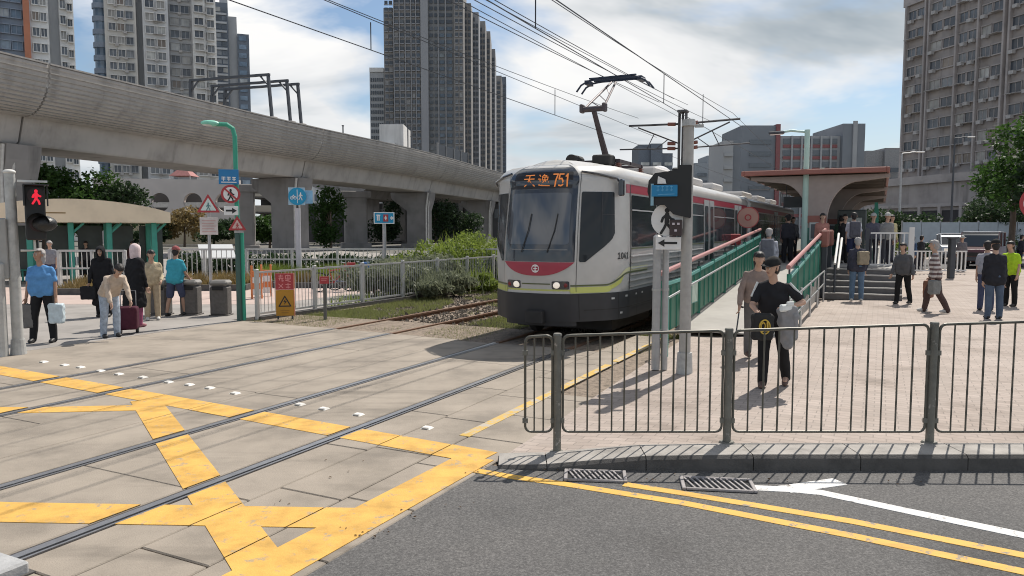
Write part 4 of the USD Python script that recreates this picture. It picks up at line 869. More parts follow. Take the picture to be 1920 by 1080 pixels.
redp = Polygon([(-0.715, 1.487)] + [(-0.715 + 1.43 * k / 24, 1.487 - 0.245 * (1 - abs(1 - 2 * k / 24) ** 2.6)) for k in range(25)] + [(0.715, 1.487)])
rb = tram.add('red_band', c1.panel(redp.buffer(0), 0.009, (0.06, 0.1)), tram_red, smooth=True)
lg = unary_union([LineString([(0, -.06), (0, .06)]).buffer(.008), LineString([(-.05, .045), (.05, .045)]).buffer(.007), LineString([(-.05, -.045), (.05, -.045)]).buffer(.007), LineString([(-.035, 0), (.035, 0)]).buffer(.007)] + [Point(0, 0).buffer(0.072).difference(Point(0, 0).buffer(0.06))])
under(rb, 'emblem', c1.panel(affinity.translate(lg, 0.0, 1.37), 0.013, (0.05, 0.05)), M('emblem_white', (0.8, 0.78, 0.76), 0.5, var=0))
# destination display: amber dots in the shapes of the two characters and the number
led = M('led_amber', (0.25, 0.10, 0.03), 0.6, var=0, emis=(1.0, 0.30, 0.07), estr=0.42)
dsp = tram.add('destination_display', c1.panel(rr(-0.56, 2.80, 0.60, 3.10, 0.03), 0.010, (0.06, 0.08)), M('display_black', (0.018, 0.016, 0.016), 0.25, var=0))
def glyph(lines, x, z, w, h, lw=0.02): return unary_union([LineString([(x + a * w, z + b * h) for a, b in l]).buffer(lw / 2, cap_style=3) for l in lines])
tian = [[(.12, .95), (.9, .95)], [(.05, .62), (.95, .62)], [(.5, .95), (.5, .62), (.38, .3), (.05, .02)], [(.5, .62), (.65, .3), (.97, .02)]]
yat = [[(.08, .95), (.18, .84)], [(.03, .6), (.2, .6), (.2, .25), (.05, .1)], [(.05, .1), (.3, .04), (1, .02)], [(.5, 1), (.35, .8)], [(.42, .9), (.72, .9), (.64, .78)], [(.38, .76), (.85, .76), (.85, .52), (.38, .52), (.38, .76)], [(.6, .76), (.6, .5), (.34, .16)], [(.68, .5), (.68, .22), (.92, .22), (.95, .34)]]
zd, hd = 2.845, 0.21
seg = {'7': [[(.02, .97), (.95, .97), (.4, .0)]], '5': [[(.9, .97), (.1, .97), (.1, .57), (.65, .6), (.92, .4), (.85, .1), (.5, .02), (.05, .06)]], '1': [[(.3, .8), (.6, .97), (.6, .0)]]}
shapes = [glyph(tian, -0.34, zd, 0.22, hd), glyph(yat, -0.05, zd, 0.22, hd, 0.016)] + [glyph(seg[ch], 0.24 + 0.105 * k, zd - 0.005, 0.085, hd + 0.01, 0.026) for k, ch in enumerate('751')]
dots = lambda s: s
for s_, nm in zip(shapes, ('character', 'character', 'digit', 'digit', 'digit')): under(dsp, nm, c1.panel(dots(s_), 0.014, (0.05, 0.05)), led)
# front lamps, lime stripe and dark line
for sx in (-1, 1):
    hl = tram.add('headlight', c1.panel(affinity.translate(rr(-0.16, 1.005, 0.16, 1.15, 0.03), sx * 0.47 , 0), 0.010, (0.05, 0.05)), tram_black)
    for dx_, nm in ((-0.075, 'lens'), ):
        p = np.array(c1.pos(sx * (0.47 + dx_ * 1), 1.078, 0.01)); under(hl, nm, ball(p, 0.062, 2, (1.1, 0.35, 0.95)), M('lamp_lens', (0.85, 0.80, 0.70), 0.15, var=0, emis=(1, 0.85, 0.7), estr=0.35), smooth=True)
    p = np.array(c1.pos(sx * 0.56, 1.078, 0.012)); under(hl, 'red_lens', ball(p, 0.04, 1, (1, 0.3, 1)), M('lens_red', (0.18, 0.02, 0.02), 0.2, var=0))
tram.add('lamp_bar', c1.panel(sbox(-0.28, 1.085, 0.28, 1.105), 0.010), tram_line)
def sw(sg):                                              # the stripe's height along the side
    return lambda t: 1.055 + 0.20 * smooth01((t - 1.35) / 0.75)
for sx in (1, -1):
    tt = np.linspace(0.65, 3.3, 40); f = sw(1)
    line = Polygon([(t, f(t)) for t in tt] + [(t, f(t) + 0.028) for t in tt[::-1]])
    lime = Polygon([(t, f(t) - 0.10 - 0.02 * (t < 1.5)) for t in tt if t < 1.85] + [(1.9, f(1.9) - 0.005)] + [(t, f(t) - 0.012) for t in tt[::-1] if t < 1.85])
    lime2 = Polygon([(t, f(t) + 0.035) for t in tt if t > 1.55] + [(t, f(t) + 0.035 + 0.075 * smooth01((t - 1.55) / 0.5)) for t in tt[::-1] if t > 1.55])
    if sx < 0: line, lime, lime2 = mirror(line), mirror(lime), mirror(lime2)
    tram.add('dark_stripe', c1.panel(line, 0.009), tram_line); tram.add('lime_stripe', c1.panel(lime.buffer(0), 0.007), tram_lime); tram.add('lime_stripe', c1.panel(lime2.buffer(0), 0.007), M('tram_lime_pale', (0.56, 0.555, 0.33), 0.4, var=0.05))
tram.add('lime_stripe', c1.panel(sbox(-0.66, 0.955, 0.66, 1.0), 0.007), tram_lime)
# cab side windows, windows and doors along the sides
tA = c1.ts(0.83); tB = c1.ts(1.40)
cabw = Polygon([(0.80, 1.49), (0.80, 2.74), (tA, 2.74), (tA + 0.01, 2.0), (tA - 0.06, 1.90), (tA - 0.25, 1.76), (tA - 0.48, 1.60), (0.93, 1.49)]).buffer(-0.03).buffer(0.03)
for sx in (1, -1):
    mp = (lambda q: q) if sx > 0 else mirror
    cw = tram.add('cab_window', c1.panel(mp(cabw), 0.008, (0.07, 0.1)), tram_glass, smooth=True)
    under(cw, 'divider', c1.panel(mp(sbox(1.24, 2.0, 1.26, 2.74)), 0.012), tram_dark)
    under(cw, 'divider', c1.panel(mp(sbox(1.26, 2.33, tA, 2.345)), 0.012), tram_dark)
    tram.add('body_seam', c1.panel(mp(sbox(0.755, 0.93, 0.765, 3.1)), 0.006), tram_dark)
    tram.add('door_edge', c1.panel(mp(sbox(tB, 0.94, tB + 0.035, 2.9)), 0.008), tram_dark)
    tram.add('gutter', tube([c1.pos(sx * 0.76, 3.10, 0.03), c1.pos(sx * 1.1, 3.06, 0.04), c1.pos(sx * tA, 2.98, 0.04), c1.pos(sx * (tA + 0.12), 2.92, 0.05)], 0.022, 6), tram_black)
    if sx > 0: tram.add('mirror', cat([cbox(c1.pos(sx * (tA + 0.1), 2.82, 0.09), (0.09, 0.13, 0.30), 0.02)]), tram_black)
    for c, bo in ((c1, body), (c2, body2)):
        side = (lambda s0: c.ts(s0)) 
        t0 = tB + 0.05 if c is c1 else 0.3 + 1.325
        tram.add('red_stripe', c.panel(mp(sbox(t0 - (0.22 if c is c1 else 0), 2.745, c.T - 0.15, 2.905)), 0.007), tram_red)
        tram.add('waist_line', c.panel(mp(sbox(t0, 1.70, c.T - 0.15, 1.725)), 0.010), tram_line)
        s_ = t0; wl_ = [('w', 1.75), ('w', 1.7), ('w', 1.5), ('w', 1.4), ('d', 1.35), ('w', 1.6), ('w', 1.6), ('d', 1.35), ('w', 1.2)]
        for kind, L_ in wl_:
            e_ = min(s_ + L_, c.T - 0.2)
            if e_ - s_ < 0.4: break
            if kind == 'w':
                wnd = tram.add('window', c.panel(mp(rr(s_ + 0.03, 1.74, e_ - 0.03, 2.71, 0.05)), 0.009, (0.6, 0.5)), tram_glass)
                under(wnd, 'vent_bar', c.panel(mp(sbox(s_ + 0.05, 2.42, e_ - 0.05, 2.445)), 0.013, (0.6, 0.5)), tram_grey)
                for q in range(6):
                    z = 0.99 + q * 0.115; a, b = c.pos((1 if sx > 0 else -1) * (s_ + 0.02), z, 0.006), c.pos((1 if sx > 0 else -1) * (e_ - 0.02), z, 0.006)
                    if q < 6: tram.add('body_rib', bar(a, b, 0.03, 0.022), tram_grey if q % 2 else tram_white)
            else:
                for q in range(2):
                    a = s_ + 0.03 + q * (L_ / 2); b = a + L_ / 2 - 0.05
                    dr = tram.add('door', c.panel(mp(sbox(a, 0.95, b, 2.86)), 0.016, (0.6, 0.5)), tram_grey); under(dr, 'door_window', c.panel(mp(rr(a + 0.1, 1.25, b - 0.1, 2.7, 0.05)), 0.021, (0.6, 0.5)), tram_glass)
            s_ = e_
    # fleet number on the cab side
    nm = meshkit.text_mesh('1041', 0.115, 0.002, True).vertices
    tm = meshkit.text_mesh('1041', 0.115, 0.002, True); L_ = tm.vertices[:, 0].max()
    base = tB - 0.50
    tv = np.array([c1.pos(sx * (base + (x if sx < 0 else x)), 1.53 + y, 0.006 + z) if sx > 0 else c1.pos(-(base + (L_ - x)), 1.53 + y, 0.006 + z) for x, y, z in tm.vertices]); tm.vertices = tv
    tram.add('fleet_number', tm, M('number_black', (0.03, 0.03, 0.03), 0.5, var=0))
    for q, (t_, z_) in enumerate(((1.5, 0.80), (1.95, 0.82), (2.5, 0.82), (1.75, 0.52), (2.9, 0.82))): tram.add('step_light', c1.panel(mp(sbox(t_, z_, t_ + 0.09, z_ + 0.035)), 0.022), tram_grey)
for s_ in (3.3, 5.1, 6.6, 8.0, 9.6, 11.2, 12.8):
    t_ = c1.ts(s_); tram.add('body_seam', c1.panel(sbox(t_, 0.94, t_ + 0.012, 1.70), 0.0095), tram_dark)
for z_ in (0.62,): tram.add('skirt_seam', c1.panel(sbox(0.9, z_, c1.T - 0.3, z_ + 0.012), 0.019), under_m)
for t_ in (0.8, 1.7, 2.6, 3.9, 5.2, 6.5): tram.add('skirt_seam', c1.panel(sbox(t_, 0.44, t_ + 0.014, 0.915), 0.019), under_m)
# roof equipment and pantograph
for s_, l in ((6.0, 1.9), (9.2, 2.2), (12.6, 1.6), (18.5, 2.2), (22.5, 2.2), (26.5, 2.0)): tram.add('roof_unit', cbox((0, s_, 3.44), (1.5, l, 0.22), 0.05), tram_roof)
pm = M('pantograph_metal', (0.09, 0.075, 0.08), 0.5, 0.5, var=0.2)
pg = tram.add('pantograph', cat([bar((sx * 0.55, 2.9, 3.50), (sx * 0.55, 4.6, 3.50), 0.07, 0.07) for sx in (-1, 1)] + [bar((-0.6, y, 3.50), (0.6, y, 3.50), 0.07, 0.06) for y in (2.95, 3.72, 4.55)] + [box((0, 3.9, 3.56), (0.5, 0.5, 0.12))]), pm)
for sx in (-0.55, 0.55):
    for y in (2.95, 4.55): under(pg, 'insulator', cat([cyl((sx, y, 3.33), (sx, y, 3.46), 0.04)] + [cyl((sx, y, 3.35 + q * 0.035), (sx, y, 3.363 + q * 0.035), 0.075) for q in range(3)]), M('insulator_brown', (0.2, 0.08, 0.06), 0.4))
KN, HD = (2.92, 4.60), (4.30, 5.42)
under(pg, 'lower_arm', cat([tube([(0, 3.85, 3.58), (0, KN[0], KN[1])], [0.075, 0.05], 10), tube([(0.16, 3.45, 3.56), (0.1, KN[0] - 0.12, KN[1] - 0.08)], 0.022, 6)]), pm)
under(pg, 'knee', cat([cyl((-0.26, KN[0], KN[1]), (0.26, KN[0], KN[1]), 0.06)] + [cbox((sx * 0.25, KN[0], KN[1] + 0.02), (0.08, 0.16, 0.18), 0.02) for sx in (-1, 1)]), pm)
under(pg, 'upper_arm', cat([tube([(sx * 0.22, KN[0], KN[1]), (sx * 0.05, HD[0] - 0.08, HD[1] - 0.04)], 0.025, 7) for sx in (-1, 1)] + [tube([(sx * 0.2 - sx * 0.17 * q, KN[0] + (HD[0] - KN[0]) * q, KN[1] + (HD[1] - KN[1]) * q), (-sx * (0.2 - 0.17 * (q + .25)), KN[0] + (HD[0] - KN[0]) * (q + .25), KN[1] + (HD[1] - KN[1]) * (q + .25))], 0.010, 5) for q in (0, .25, .5) for sx in (1,)]), pm)
horn = lambda y: tube([(-0.86, y, HD[1] - 0.20), (-0.75, y, HD[1] - 0.06), (-0.58, y, HD[1] + 0.02), (-0.4, y, HD[1] + 0.04), (0.4, y, HD[1] + 0.04), (0.58, y, HD[1] + 0.02), (0.75, y, HD[1] - 0.06), (0.86, y, HD[1] - 0.20)], 0.022, 7)
under(pg, 'collector_head', cat([horn(HD[0] - 0.16), horn(HD[0] + 0.16), bar((-0.62, HD[0] - 0.16, HD[1]), (-0.62, HD[0] + 0.16, HD[1]), 0.1, 0.09), bar((0.62, HD[0] - 0.16, HD[1]), (0.62, HD[0] + 0.16, HD[1]), 0.1, 0.09), bar((-0.55, HD[0] - 0.16, HD[1] + 0.07), (0.55, HD[0] - 0.16, HD[1] + 0.07), 0.05, 0.03), bar((-0.55, HD[0] + 0.16, HD[1] + 0.07), (0.55, HD[0] + 0.16, HD[1] + 0.07), 0.05, 0.03)]), M('collector_dark', (0.035, 0.045, 0.07), 0.5, 0.4, var=0.1))
under(pg, 'reservoir', cat([cyl((-0.35, 2.55, 3.52), (-0.35, 3.05, 3.52), 0.12, n=14), cbox((0.3, 2.75, 3.5), (0.4, 0.35, 0.22), 0.03)]), under_m)

# ---------------------------------------------------------------- overhead line
wire_m = M('wire_dark', (0.06, 0.065, 0.075), 0.5, 0.4, var=0)
def wire(name, label, v, zf, u0=-25, u1=31, r=0.0085, n=24, group=None, vf=None):
    pts = [T(u, (vf(u) if vf else v), zf(u)) for u in np.linspace(u0, u1, n)]
    return single(name, tube(pts, r, 5), wire_m, label=label, cat_='wire', group=group)
MU, MV = 31.0, -7.5
sag = lambda a, b: (lambda u: a + (b - a) * abs(1 - 2 * (u + 25) / 56) ** 2)
wire('contact_wire', 'contact wire touched by the raised pantograph of the tram', -5.5, lambda u: 5.55, r=0.010)
wire('contact_wire', 'contact wire above the empty far track, lowest of the left wires', -9.4, lambda u: 5.7, r=0.010)
wire('messenger_wire', 'upper carrying wire above the tram track', -5.5, sag(6.15, 6.75))
wire('messenger_wire', 'upper carrying wire above the far track', -9.4, sag(6.3, 6.8))
wire('feeder_wire', 'feeder wire strung between the two tracks', -7.3, sag(6.6, 7.2))
wire('feeder_wire', 'second feeder wire, just left of the near track', -6.4, sag(5.95, 6.5))
wire('feeder_wire', 'twin feeder wire right of the tram contact wire', -5.1, lambda u: 5.85 + 0.01 * u, r=0.012)
wire('feeder_wire', 'high feeder wire crossing in front of the tall tower', -8.5, sag(6.9, 7.4), r=0.011)
wire('feeder_wire', 'highest feeder wire, parallel to the one before the tall tower', -7.9, sag(7.1, 7.5), r=0.011)
wire('feeder_wire', 'thin stay wire rising left of the near track wires', -6.9, sag(6.15, 6.3), r=0.008)
wire('feeder_wire', 'lowest thin stay wire between the two tracks', -8.6, lambda u: 5.95, r=0.008)
wire('contact_wire', 'contact wire beyond the mast over the near track', -5.5, lambda u: 5.6, 31, 90); wire('contact_wire', 'contact wire beyond the mast over the far track', -9.4, lambda u: 5.7, 31, 90)
wire('messenger_wire', 'carrying wire beyond the mast over the near track', -5.5, lambda u: 6.75 - 0.6 * math.sin((u - 31) / 59 * math.pi), 31, 90)
for k, (u, v, za, zb) in enumerate(((12.5, -9.4, 6.25, 5.7), (15.5, -9.4, 6.28, 5.7), (12.0, -5.5, 6.2, 5.55), (20.5, -5.5, 6.35, 5.55), (25.5, -5.5, 6.6, 5.6), (22, -9.4, 6.5, 5.7))):
    single('dropper', tube([T(u, v, za), T(u, v, zb)], 0.012, 5), wire_m, label=['thin dropper between the far track wires, left of the pantograph', 'second dropper of the far track wires', 'dropper between the tram wires just before the pantograph', 'dropper behind the pantograph', 'dropper of the tram track near the mast', 'dropper of the far track wires near the mast'][k], cat_='dropper')
mast_m = M('mast_dark', (0.085, 0.085, 0.09), 0.6, 0.3, var=0.15)
def mast(u, label, top=7.0):
    t = Thing('catenary_mast', label, 'mast', T(u, MV, -0.1), TRZ)
    t.add('column', cat([box((0, 0, top / 2), (0.03, 0.28, top)), box((-0.14, 0, top / 2), (0.03, 0.36, top)), box((0.14, 0, top / 2), (0.03, 0.36, top))]), mast_m); t.add('cap', cbox((0, 0, top + 0.05), (0.4, 0.42, 0.1), 0.02), mast_m)
    for sx in (-1, 1):
        a = t.add('bracket_arm', cat([tube([(sx * 0.15, 0, 6.55), (sx * 2.3, 0, 6.6)], 0.045, 7), tube([(sx * 0.15, 0, 5.75), (sx * 1.9, 0, 6.5)], 0.032, 7), tube([(sx * 0.15, 0, 5.55), (sx * 2.7, 0, 5.62)], 0.03, 7), tube([(sx * 1.2, 0, 6.2), (sx * 1.5, 0, 5.6)], 0.02, 6), tube([(sx * 0.6, 0, 5.95), (sx * 1.1, 0, 5.58)], 0.02, 6)]), mast_m)
        for z in (6.55, 5.75, 5.55): under(a, 'insulator', cyl((sx * 0.3, 0, z), (sx * 0.62, 0, z + 0.02), 0.075), M('insulator_brown', (0.2, 0.08, 0.06), 0.4))
mast(MU, 'dark catenary mast with bracket arms, mostly hidden behind the grey signal pole'); mast(66, 'distant catenary mast beyond the tram', 6.8)

# ---------------------------------------------------------------- platform, ramp, steps, canopy
green = M('green_panel', (0.015, 0.12, 0.075), 0.45, var=0.15, scale=2, spec=0.4); green2 = M('green_frame', (0.03, 0.20, 0.14), 0.45, var=0.12, scale=2); teal = M('teal_paint', (0.16, 0.42, 0.36), 0.5, var=0.12, scale=2)
pinkrail = M('salmon_rail', (0.42, 0.205, 0.19), 0.4, var=0.1, scale=3); salmon = M('salmon_paint', (0.27, 0.108, 0.085), 0.5, var=0.15, scale=1.5); plat_c = M('platform_concrete', (0.33, 0.315, 0.29), 0.85, var=0.15, scale=1.5, bump=0.1, bscale=50)
step_m = M('step_stone', (0.16, 0.15, 0.145), 0.75, var=0.2, scale=4); nosing = M('step_nosing', (0.50, 0.48, 0.45), 0.7, var=0.1)
steel_l = M('stainless', (0.5, 0.5, 0.5), 0.3, 0.8, var=0.1)
PZ = 0.92; UR0, UR1 = 14.3, 25.0
pl = Thing('platform', None, None, T(30, -2, 0), TRZ, kind='structure')
pl.add('deck', pl.local(box(T(42.2, -1.78, PZ / 2), (4.75, 34.4, PZ), TRZ)), plat_c)
pl.add('edge_strip', pl.local(box(T(42.2, -3.9, PZ + 0.004), (0.25, 34.3, 0.008), TRZ)), yellow_line)
v = np.array([T(u, w, z) for u, z in ((UR0, 0.10), (UR1, 0.10), (UR1, PZ), (UR0, 0.125)) for w in (-3.55, -1.55)]); pl.add('ramp', trimesh.convex.convex_hull(pl.local(trimesh.Trimesh(v, [[0, 1, 2]], process=False)).vertices), plat_c)
for k in range(5):
    zt = 0.12 + (PZ - 0.12) * (k + 1) / 5; u0 = 22.9 + 0.30 * k
    sp = pl.add('step', pl.local(box(T((u0 + 25.0) / 2, -0.42, (zt + 0.1) / 2 + 0.001 * k), (2.0, 25.0 - u0, zt - 0.1), TRZ)), step_m); under(sp, 'nosing', pl.local(box(T(u0 + 0.02, -0.42, zt - 0.012), (2.004, 0.055, 0.03), TRZ)), nosing)
def rampz(u): return 0.12 + (PZ - 0.12) * min(1, max(0, (u - UR0) / (UR1 - UR0)))
def railing(name, label, v, u0, u1, n, face):
    t = Thing(name, label, 'railing', T((u0 + u1) / 2, v, 0.2), TRZ); e = np.linspace(u0, u1, n + 1)
    for i in range(n):
        a, b = e[i] + 0.05, e[i + 1] - 0.05; za, zb = rampz(a), rampz(b)
        q = np.array([T(u, v + w, z) for u, z in ((a, za + 0.06), (b, zb + 0.06), (b, zb + 0.92), (a, za + 0.92)) for w in (-0.015, 0.015)]); pnl = t.add('panel', trimesh.convex.convex_hull(t.local(trimesh.Trimesh(q, [[0, 1, 2]], process=False)).vertices), green)
        for m in (0.33, 0.66): u = a + (b - a) * m; under(pnl, 'seam', t.local(bar(T(u, v + face * 0.02, rampz(u) + 0.08), T(u, v + face * 0.02, rampz(u) + 0.9), 0.02, 0.012)), green2)
        t.add('top_frame', bar(T(a - .05, v, za + 0.95), T(b + .05, v, zb + 0.95), 0.07, 0.06), teal, world=True)
    for u in e: t.add('post', bar(T(u, v, rampz(u) - 0.02), T(u, v, rampz(u) + 1.02), 0.07, 0.07), green2, world=True); t.add('rail_bracket', tube([T(u, v, rampz(u) + 1.0), T(u, v, rampz(u) + 1.13)], 0.02, 6), dark_m, world=True)
    t.add('handrail', tube([T(u0 - 0.2, v, rampz(u0) + 1.16), T(u1 + 0.1, v, rampz(u1) + 1.16)], 0.045, 10), pinkrail, world=True)
    t.add('lower_rail', tube([T(u0 - 0.1, v + face * 0.12, rampz(u0) + 0.72), T(u1, v + face * 0.12, rampz(u1) + 0.72)], 0.022, 8), steel_l, world=True)
    return t
rl = railing('ramp_railing', 'green panelled ramp railing with pink handrail beside the tram', -3.5, 13.2, 25.0, 8, 1)
nt = Thing('notice', 'small white notice fixed to the green ramp railing', 'notice', T(15.6, -3.46, rampz(15.6) + 0.55), TRZ); nt.add('sheet', box((0.0, 0, 0), (0.012, 0.5, 0.42)), M('paper_green', (0.5, 0.58, 0.5), 0.7)); nt.add('frame', box((-0.006, 0, 0), (0.01, 0.54, 0.46)), teal)
nt = Thing('notice', 'orange yellow hazard plate on the lower end of the ramp railing', 'sign', T(14.6, -3.44, 0.62), TRZ); nt.add('plate', rot(disc(0.17, 0.012), math.pi / 2), M('plate_yellow', (0.7, 0.40, 0.05), 0.5)); nt.add('bracket', box((-0.03, 0, 0), (0.04, 0.05, 0.3)), dark_m)
railing('ramp_railing', 'green panelled ramp railing between the ramp and the plaza', -1.56, 15.2, 25.0, 7, -1)
t = Thing('ramp_guard', 'low steel pipe guard rail on the plaza side of the ramp', 'railing', T(18, -1.35, 0.1), TRZ)
for z in (0.45, 0.8): t.add('rail', tube([T(13.4, -1.38, 0.12 + z - 0.1), T(22.4, -1.38, 0.12 + z)], 0.022, 8), steel_l, world=True)
for u in (13.5, 15.7, 17.9, 20.1, 22.3): t.add('post', cyl(T(u, -1.38, 0.05), T(u, -1.38, 0.92), 0.025), steel_l, world=True)
for (u, v, lab) in ((24.9, -1.42, 'salmon newel box at the top of the ramp railing'), (23.2, -1.45, 'salmon newel post at the foot of the steps')):
    t = Thing('newel_post', lab, 'post', T(u, v, 0.1), TRZ); t.add('shaft', cbox((0, 0, 0.75), (0.16, 0.16, 1.5), 0.02), dark_m); t.add('cap', cbox((0, 0, 1.72), (0.24, 0.3, 0.5), 0.05), salmon)
t = Thing('step_handrail', 'bright twin handrail on the left of the platform steps', 'handrail', T(23.6, -1.18, 0.2), TRZ)
for d in (0, 0.14): t.add('rail', tube([T(23.0 + d, -1.15 + d * .6, 1.1 - d), T(24.7 + d, -1.15 + d * .6, 1.95 - d)], 0.035, 8), M('rail_bright', (0.8, 0.78, 0.74), 0.4, var=0), world=True)
for u in (23.1, 24.6): t.add('post', cyl(T(u, -1.15, 0.2), T(u, -1.15, 1.1 + (u - 23) * 0.5), 0.03), dark_m, world=True)
t = Thing('platform_fence', 'white barred fence at the right of the platform steps', 'fence', T(24.9, 0.2, PZ), TRZ); wht = M('fence_white', (0.72, 0.70, 0.67), 0.5, var=0.08)
for z in (0.1, 1.05): t.add('rail', box((0.05, 0, z), (1.05, 0.05, 0.05)), wht)
for k in range(9): t.add('bar', box((-0.45 + k * 0.125, 0, 0.57), (0.035, 0.035, 0.9)), wht if k % 3 else dark_m)
t.add('post', box((0.62, 0, 0.6), (0.14, 0.14, 1.25)), wht); t.add('post', box((-0.56, 0, 0.6), (0.1, 0.1, 1.2)), dark_m)
# platform canopy
cp = Thing('platform_canopy', 'salmon edged platform canopy on curved pink brackets', 'canopy', T(27, -2.1, PZ), TRZ)
CZ = 2.98
cp.add('roof', pl.local(box(T(41, -2.1, PZ + CZ + 0.14), (4.5, 29, 0.10), TRZ)) if False else box((0, 14, CZ + 0.14), (4.5, 28.6, 0.10)), M('canopy_top', (0.38, 0.22, 0.17), 0.6))
for sx in (-1, 1): cp.add('fascia', cbox((sx * 2.24, 14, CZ + 0.09), (0.1, 28.8, 0.17), 0.02), salmon)
for y in (-0.35, 28.35): cp.add('fascia', cbox((0, y, CZ + 0.09), (4.38, 0.1, 0.17), 0.02), salmon)
soff = M('canopy_soffit', (0.14, 0.12, 0.10), 0.8, var=0.15)
for k in range(15): cp.add('purlin', box((0, 0.6 + k * 1.9, CZ + 0.0), (4.3, 0.12, 0.16)), soff)
cp.add('soffit', box((0, 14, CZ + 0.085), (4.36, 28.4, 0.02)), soff)
colm = M('canopy_column', (0.34, 0.285, 0.26), 0.7, var=0.12)
arc = lambda s: [(s * (0.30 + 0.95 * (1 - math.cos(a))), 1.45 + 1.30 * math.sin(a)) for a in np.linspace(0, math.pi / 2, 12)]
prof = arc(1) + [(2.16, 2.86), (2.16, 2.96), (-2.16, 2.96), (-2.16, 2.86)] + arc(-1)[::-1] + [(-0.30, 0), (0.30, 0)]
for k in range(4):
    m = upright(Polygon(prof), k * 8.6, k * 8.6 + 0.4); m.apply_translation((0.15, 0, 0)); col = cp.add('bracket_column', m, colm)
    under(col, 'base_sleeve', box((0.15, k * 8.6 + 0.2, 0.62), (0.64, 0.44, 1.2)), M('sleeve_green', (0.05, 0.16, 0.13), 0.5)); under(col, 'red_trim', box((0.15, k * 8.6 - 0.02, 1.5), (0.60, 0.03, 0.25)), salmon)
    under(col, 'poster_frame', box((0.15, k * 8.6 - 0.03, 1.55 - 0.45), (0.44, 0.03, 0.6)), M('poster_pale', (0.42, 0.46, 0.45), 0.5)); under(col, 'poster', box((0.15, k * 8.6 - 0.05, 1.1), (0.34, 0.02, 0.48)), M('poster_dark', (0.08, 0.09, 0.10), 0.4))
t = Thing('platform_sign_board', 'dark board hanging under the platform canopy', 'board', T(33, -2.9, PZ), TRZ); t.add('board', box((0, 0, 2.3), (1.6, 0.12, 0.45)), M('poster_dark', (0, 0, 0))); [t.add('hanger', cyl((sx * 0.7, 0, 2.5), (sx * 0.7, 0, 2.98), 0.02), dark_m) for sx in (-1, 1)]
t = Thing('platform_kiosk', 'dark ticket machine cabinet on the platform behind the canopy column', 'cabinet', T(31, -1.0, PZ), TRZ); t.add('body', cbox((0, 0, 0.95), (1.0, 0.7, 1.9), 0.04), M('kiosk_dark', (0.07, 0.085, 0.085), 0.5)); t.add('panel', box((0, -0.36, 1.3), (0.7, 0.03, 0.6)), M('poster_pale', (0, 0, 0)))
t = Thing('platform_screen', 'long dark windbreak screen along the platform', 'screen', T(34, -0.2, PZ), TRZ)
for k in range(6): t.add('panel', box((0.0, k * 2.4 - 1, 1.1), (0.06, 2.2, 1.9)), M('screen_dark', (0.06, 0.075, 0.07), 0.35)); t.add('post', box((0, k * 2.4 - 2.2, 1.1), (0.12, 0.1, 2.2)), green2)
# lamp post on the platform
lampg = M('lamp_pole_green', (0.42, 0.58, 0.52), 0.5, var=0.1)
t = Thing('street_lamp', 'tall pale green lamp post standing on the platform by the ramp top', 'street lamp', T(27, -2.33, PZ), TRZ)
t.add('pole', cyl((0, 0, 0), (0, 0, 4.5), 0.105, 0.085, 14), lampg); t.add('base_plate', cbox((0, 0, 0.02), (0.42, 0.42, 0.04), 0.01), lampg); t.add('arm', tube([(0, 0, 4.42), (-0.5, -0.15, 4.48), (-0.75, -0.22, 4.44)], 0.04, 8), lampg); h = t.add('lamp_head', cbox((-0.95, -0.28, 4.42), (0.5, 0.2, 0.1), 0.03), dark_m); under(h, 'lens', box((-0.95, -0.28, 4.362), (0.4, 0.14, 0.014)), M('lens_pale', (0.6, 0.6, 0.58), 0.3))
t = Thing('street_lamp', 'second pale green lamp post close behind the first', 'street lamp', T(30.2, -2.05, PZ), TRZ); t.add('pole', cyl((0, 0, 0), (0, 0, 3.4), 0.055, 0.05), lampg); t.add('cap', cyl((0, 0, 3.4), (0, 0, 3.46), 0.08), lampg)
# ---------------------------------------------------------------- foreground railing
fence_m = M('railing_dark_paint', (0.10, 0.095, 0.078), 0.5, 0.3, var=0.25, scale=9, wear=((0.30, 0.27, 0.24), 0.30, 0.36, 25))
post_m = M('railing_post', (0.15, 0.145, 0.125), 0.55, 0.3, var=0.35, scale=7, wear=((0.38, 0.35, 0.32), 0.34, 0.42, 14))
FY = 6.62
fx = lambda px: (px - 960) / FPX * FY * 1.0 / (math.cos(PITCH) + (540 - 725) / FPX * math.sin(PITCH)) * 1.0
PX = lambda px: G(px, 838, 0.12)[0]
posts = [PX(1046), PX(1370), PX(1757), PX(1757) + 1.86, PX(1757) + 3.72]
x_end = PX(985)
zt = lambda x: 0.12 + 0.985 + 0.030 * (x - 0.4)
zb0 = lambda x: pave_z(x, FY)
fn = Thing('pedestrian_railing', 'dark steel pedestrian railing along the kerb in the foreground', 'railing', (posts[1], FY, 0.12))
for x in posts:
    b = zb0(x); pp_ = fn.add('post', cyl((x, FY, b - 0.05), (x, FY, zt(x) + 0.005), 0.036, n=14), post_m, world=True, smooth=40)
    under(pp_, 'cap', fn.local(cyl((x, FY, zt(x) + 0.004), (x, FY, zt(x) + 0.022), 0.041, 0.034, 14)), post_m); under(pp_, 'foot', fn.local(cyl((x, FY, b), (x, FY, b + 0.02), 0.075, 0.06, 12)), post_m)
spans = [(x_end, posts[0] - 0.045, 2)] + [(posts[i] + 0.05, posts[i + 1] - 0.05, 12) for i in range(4)]
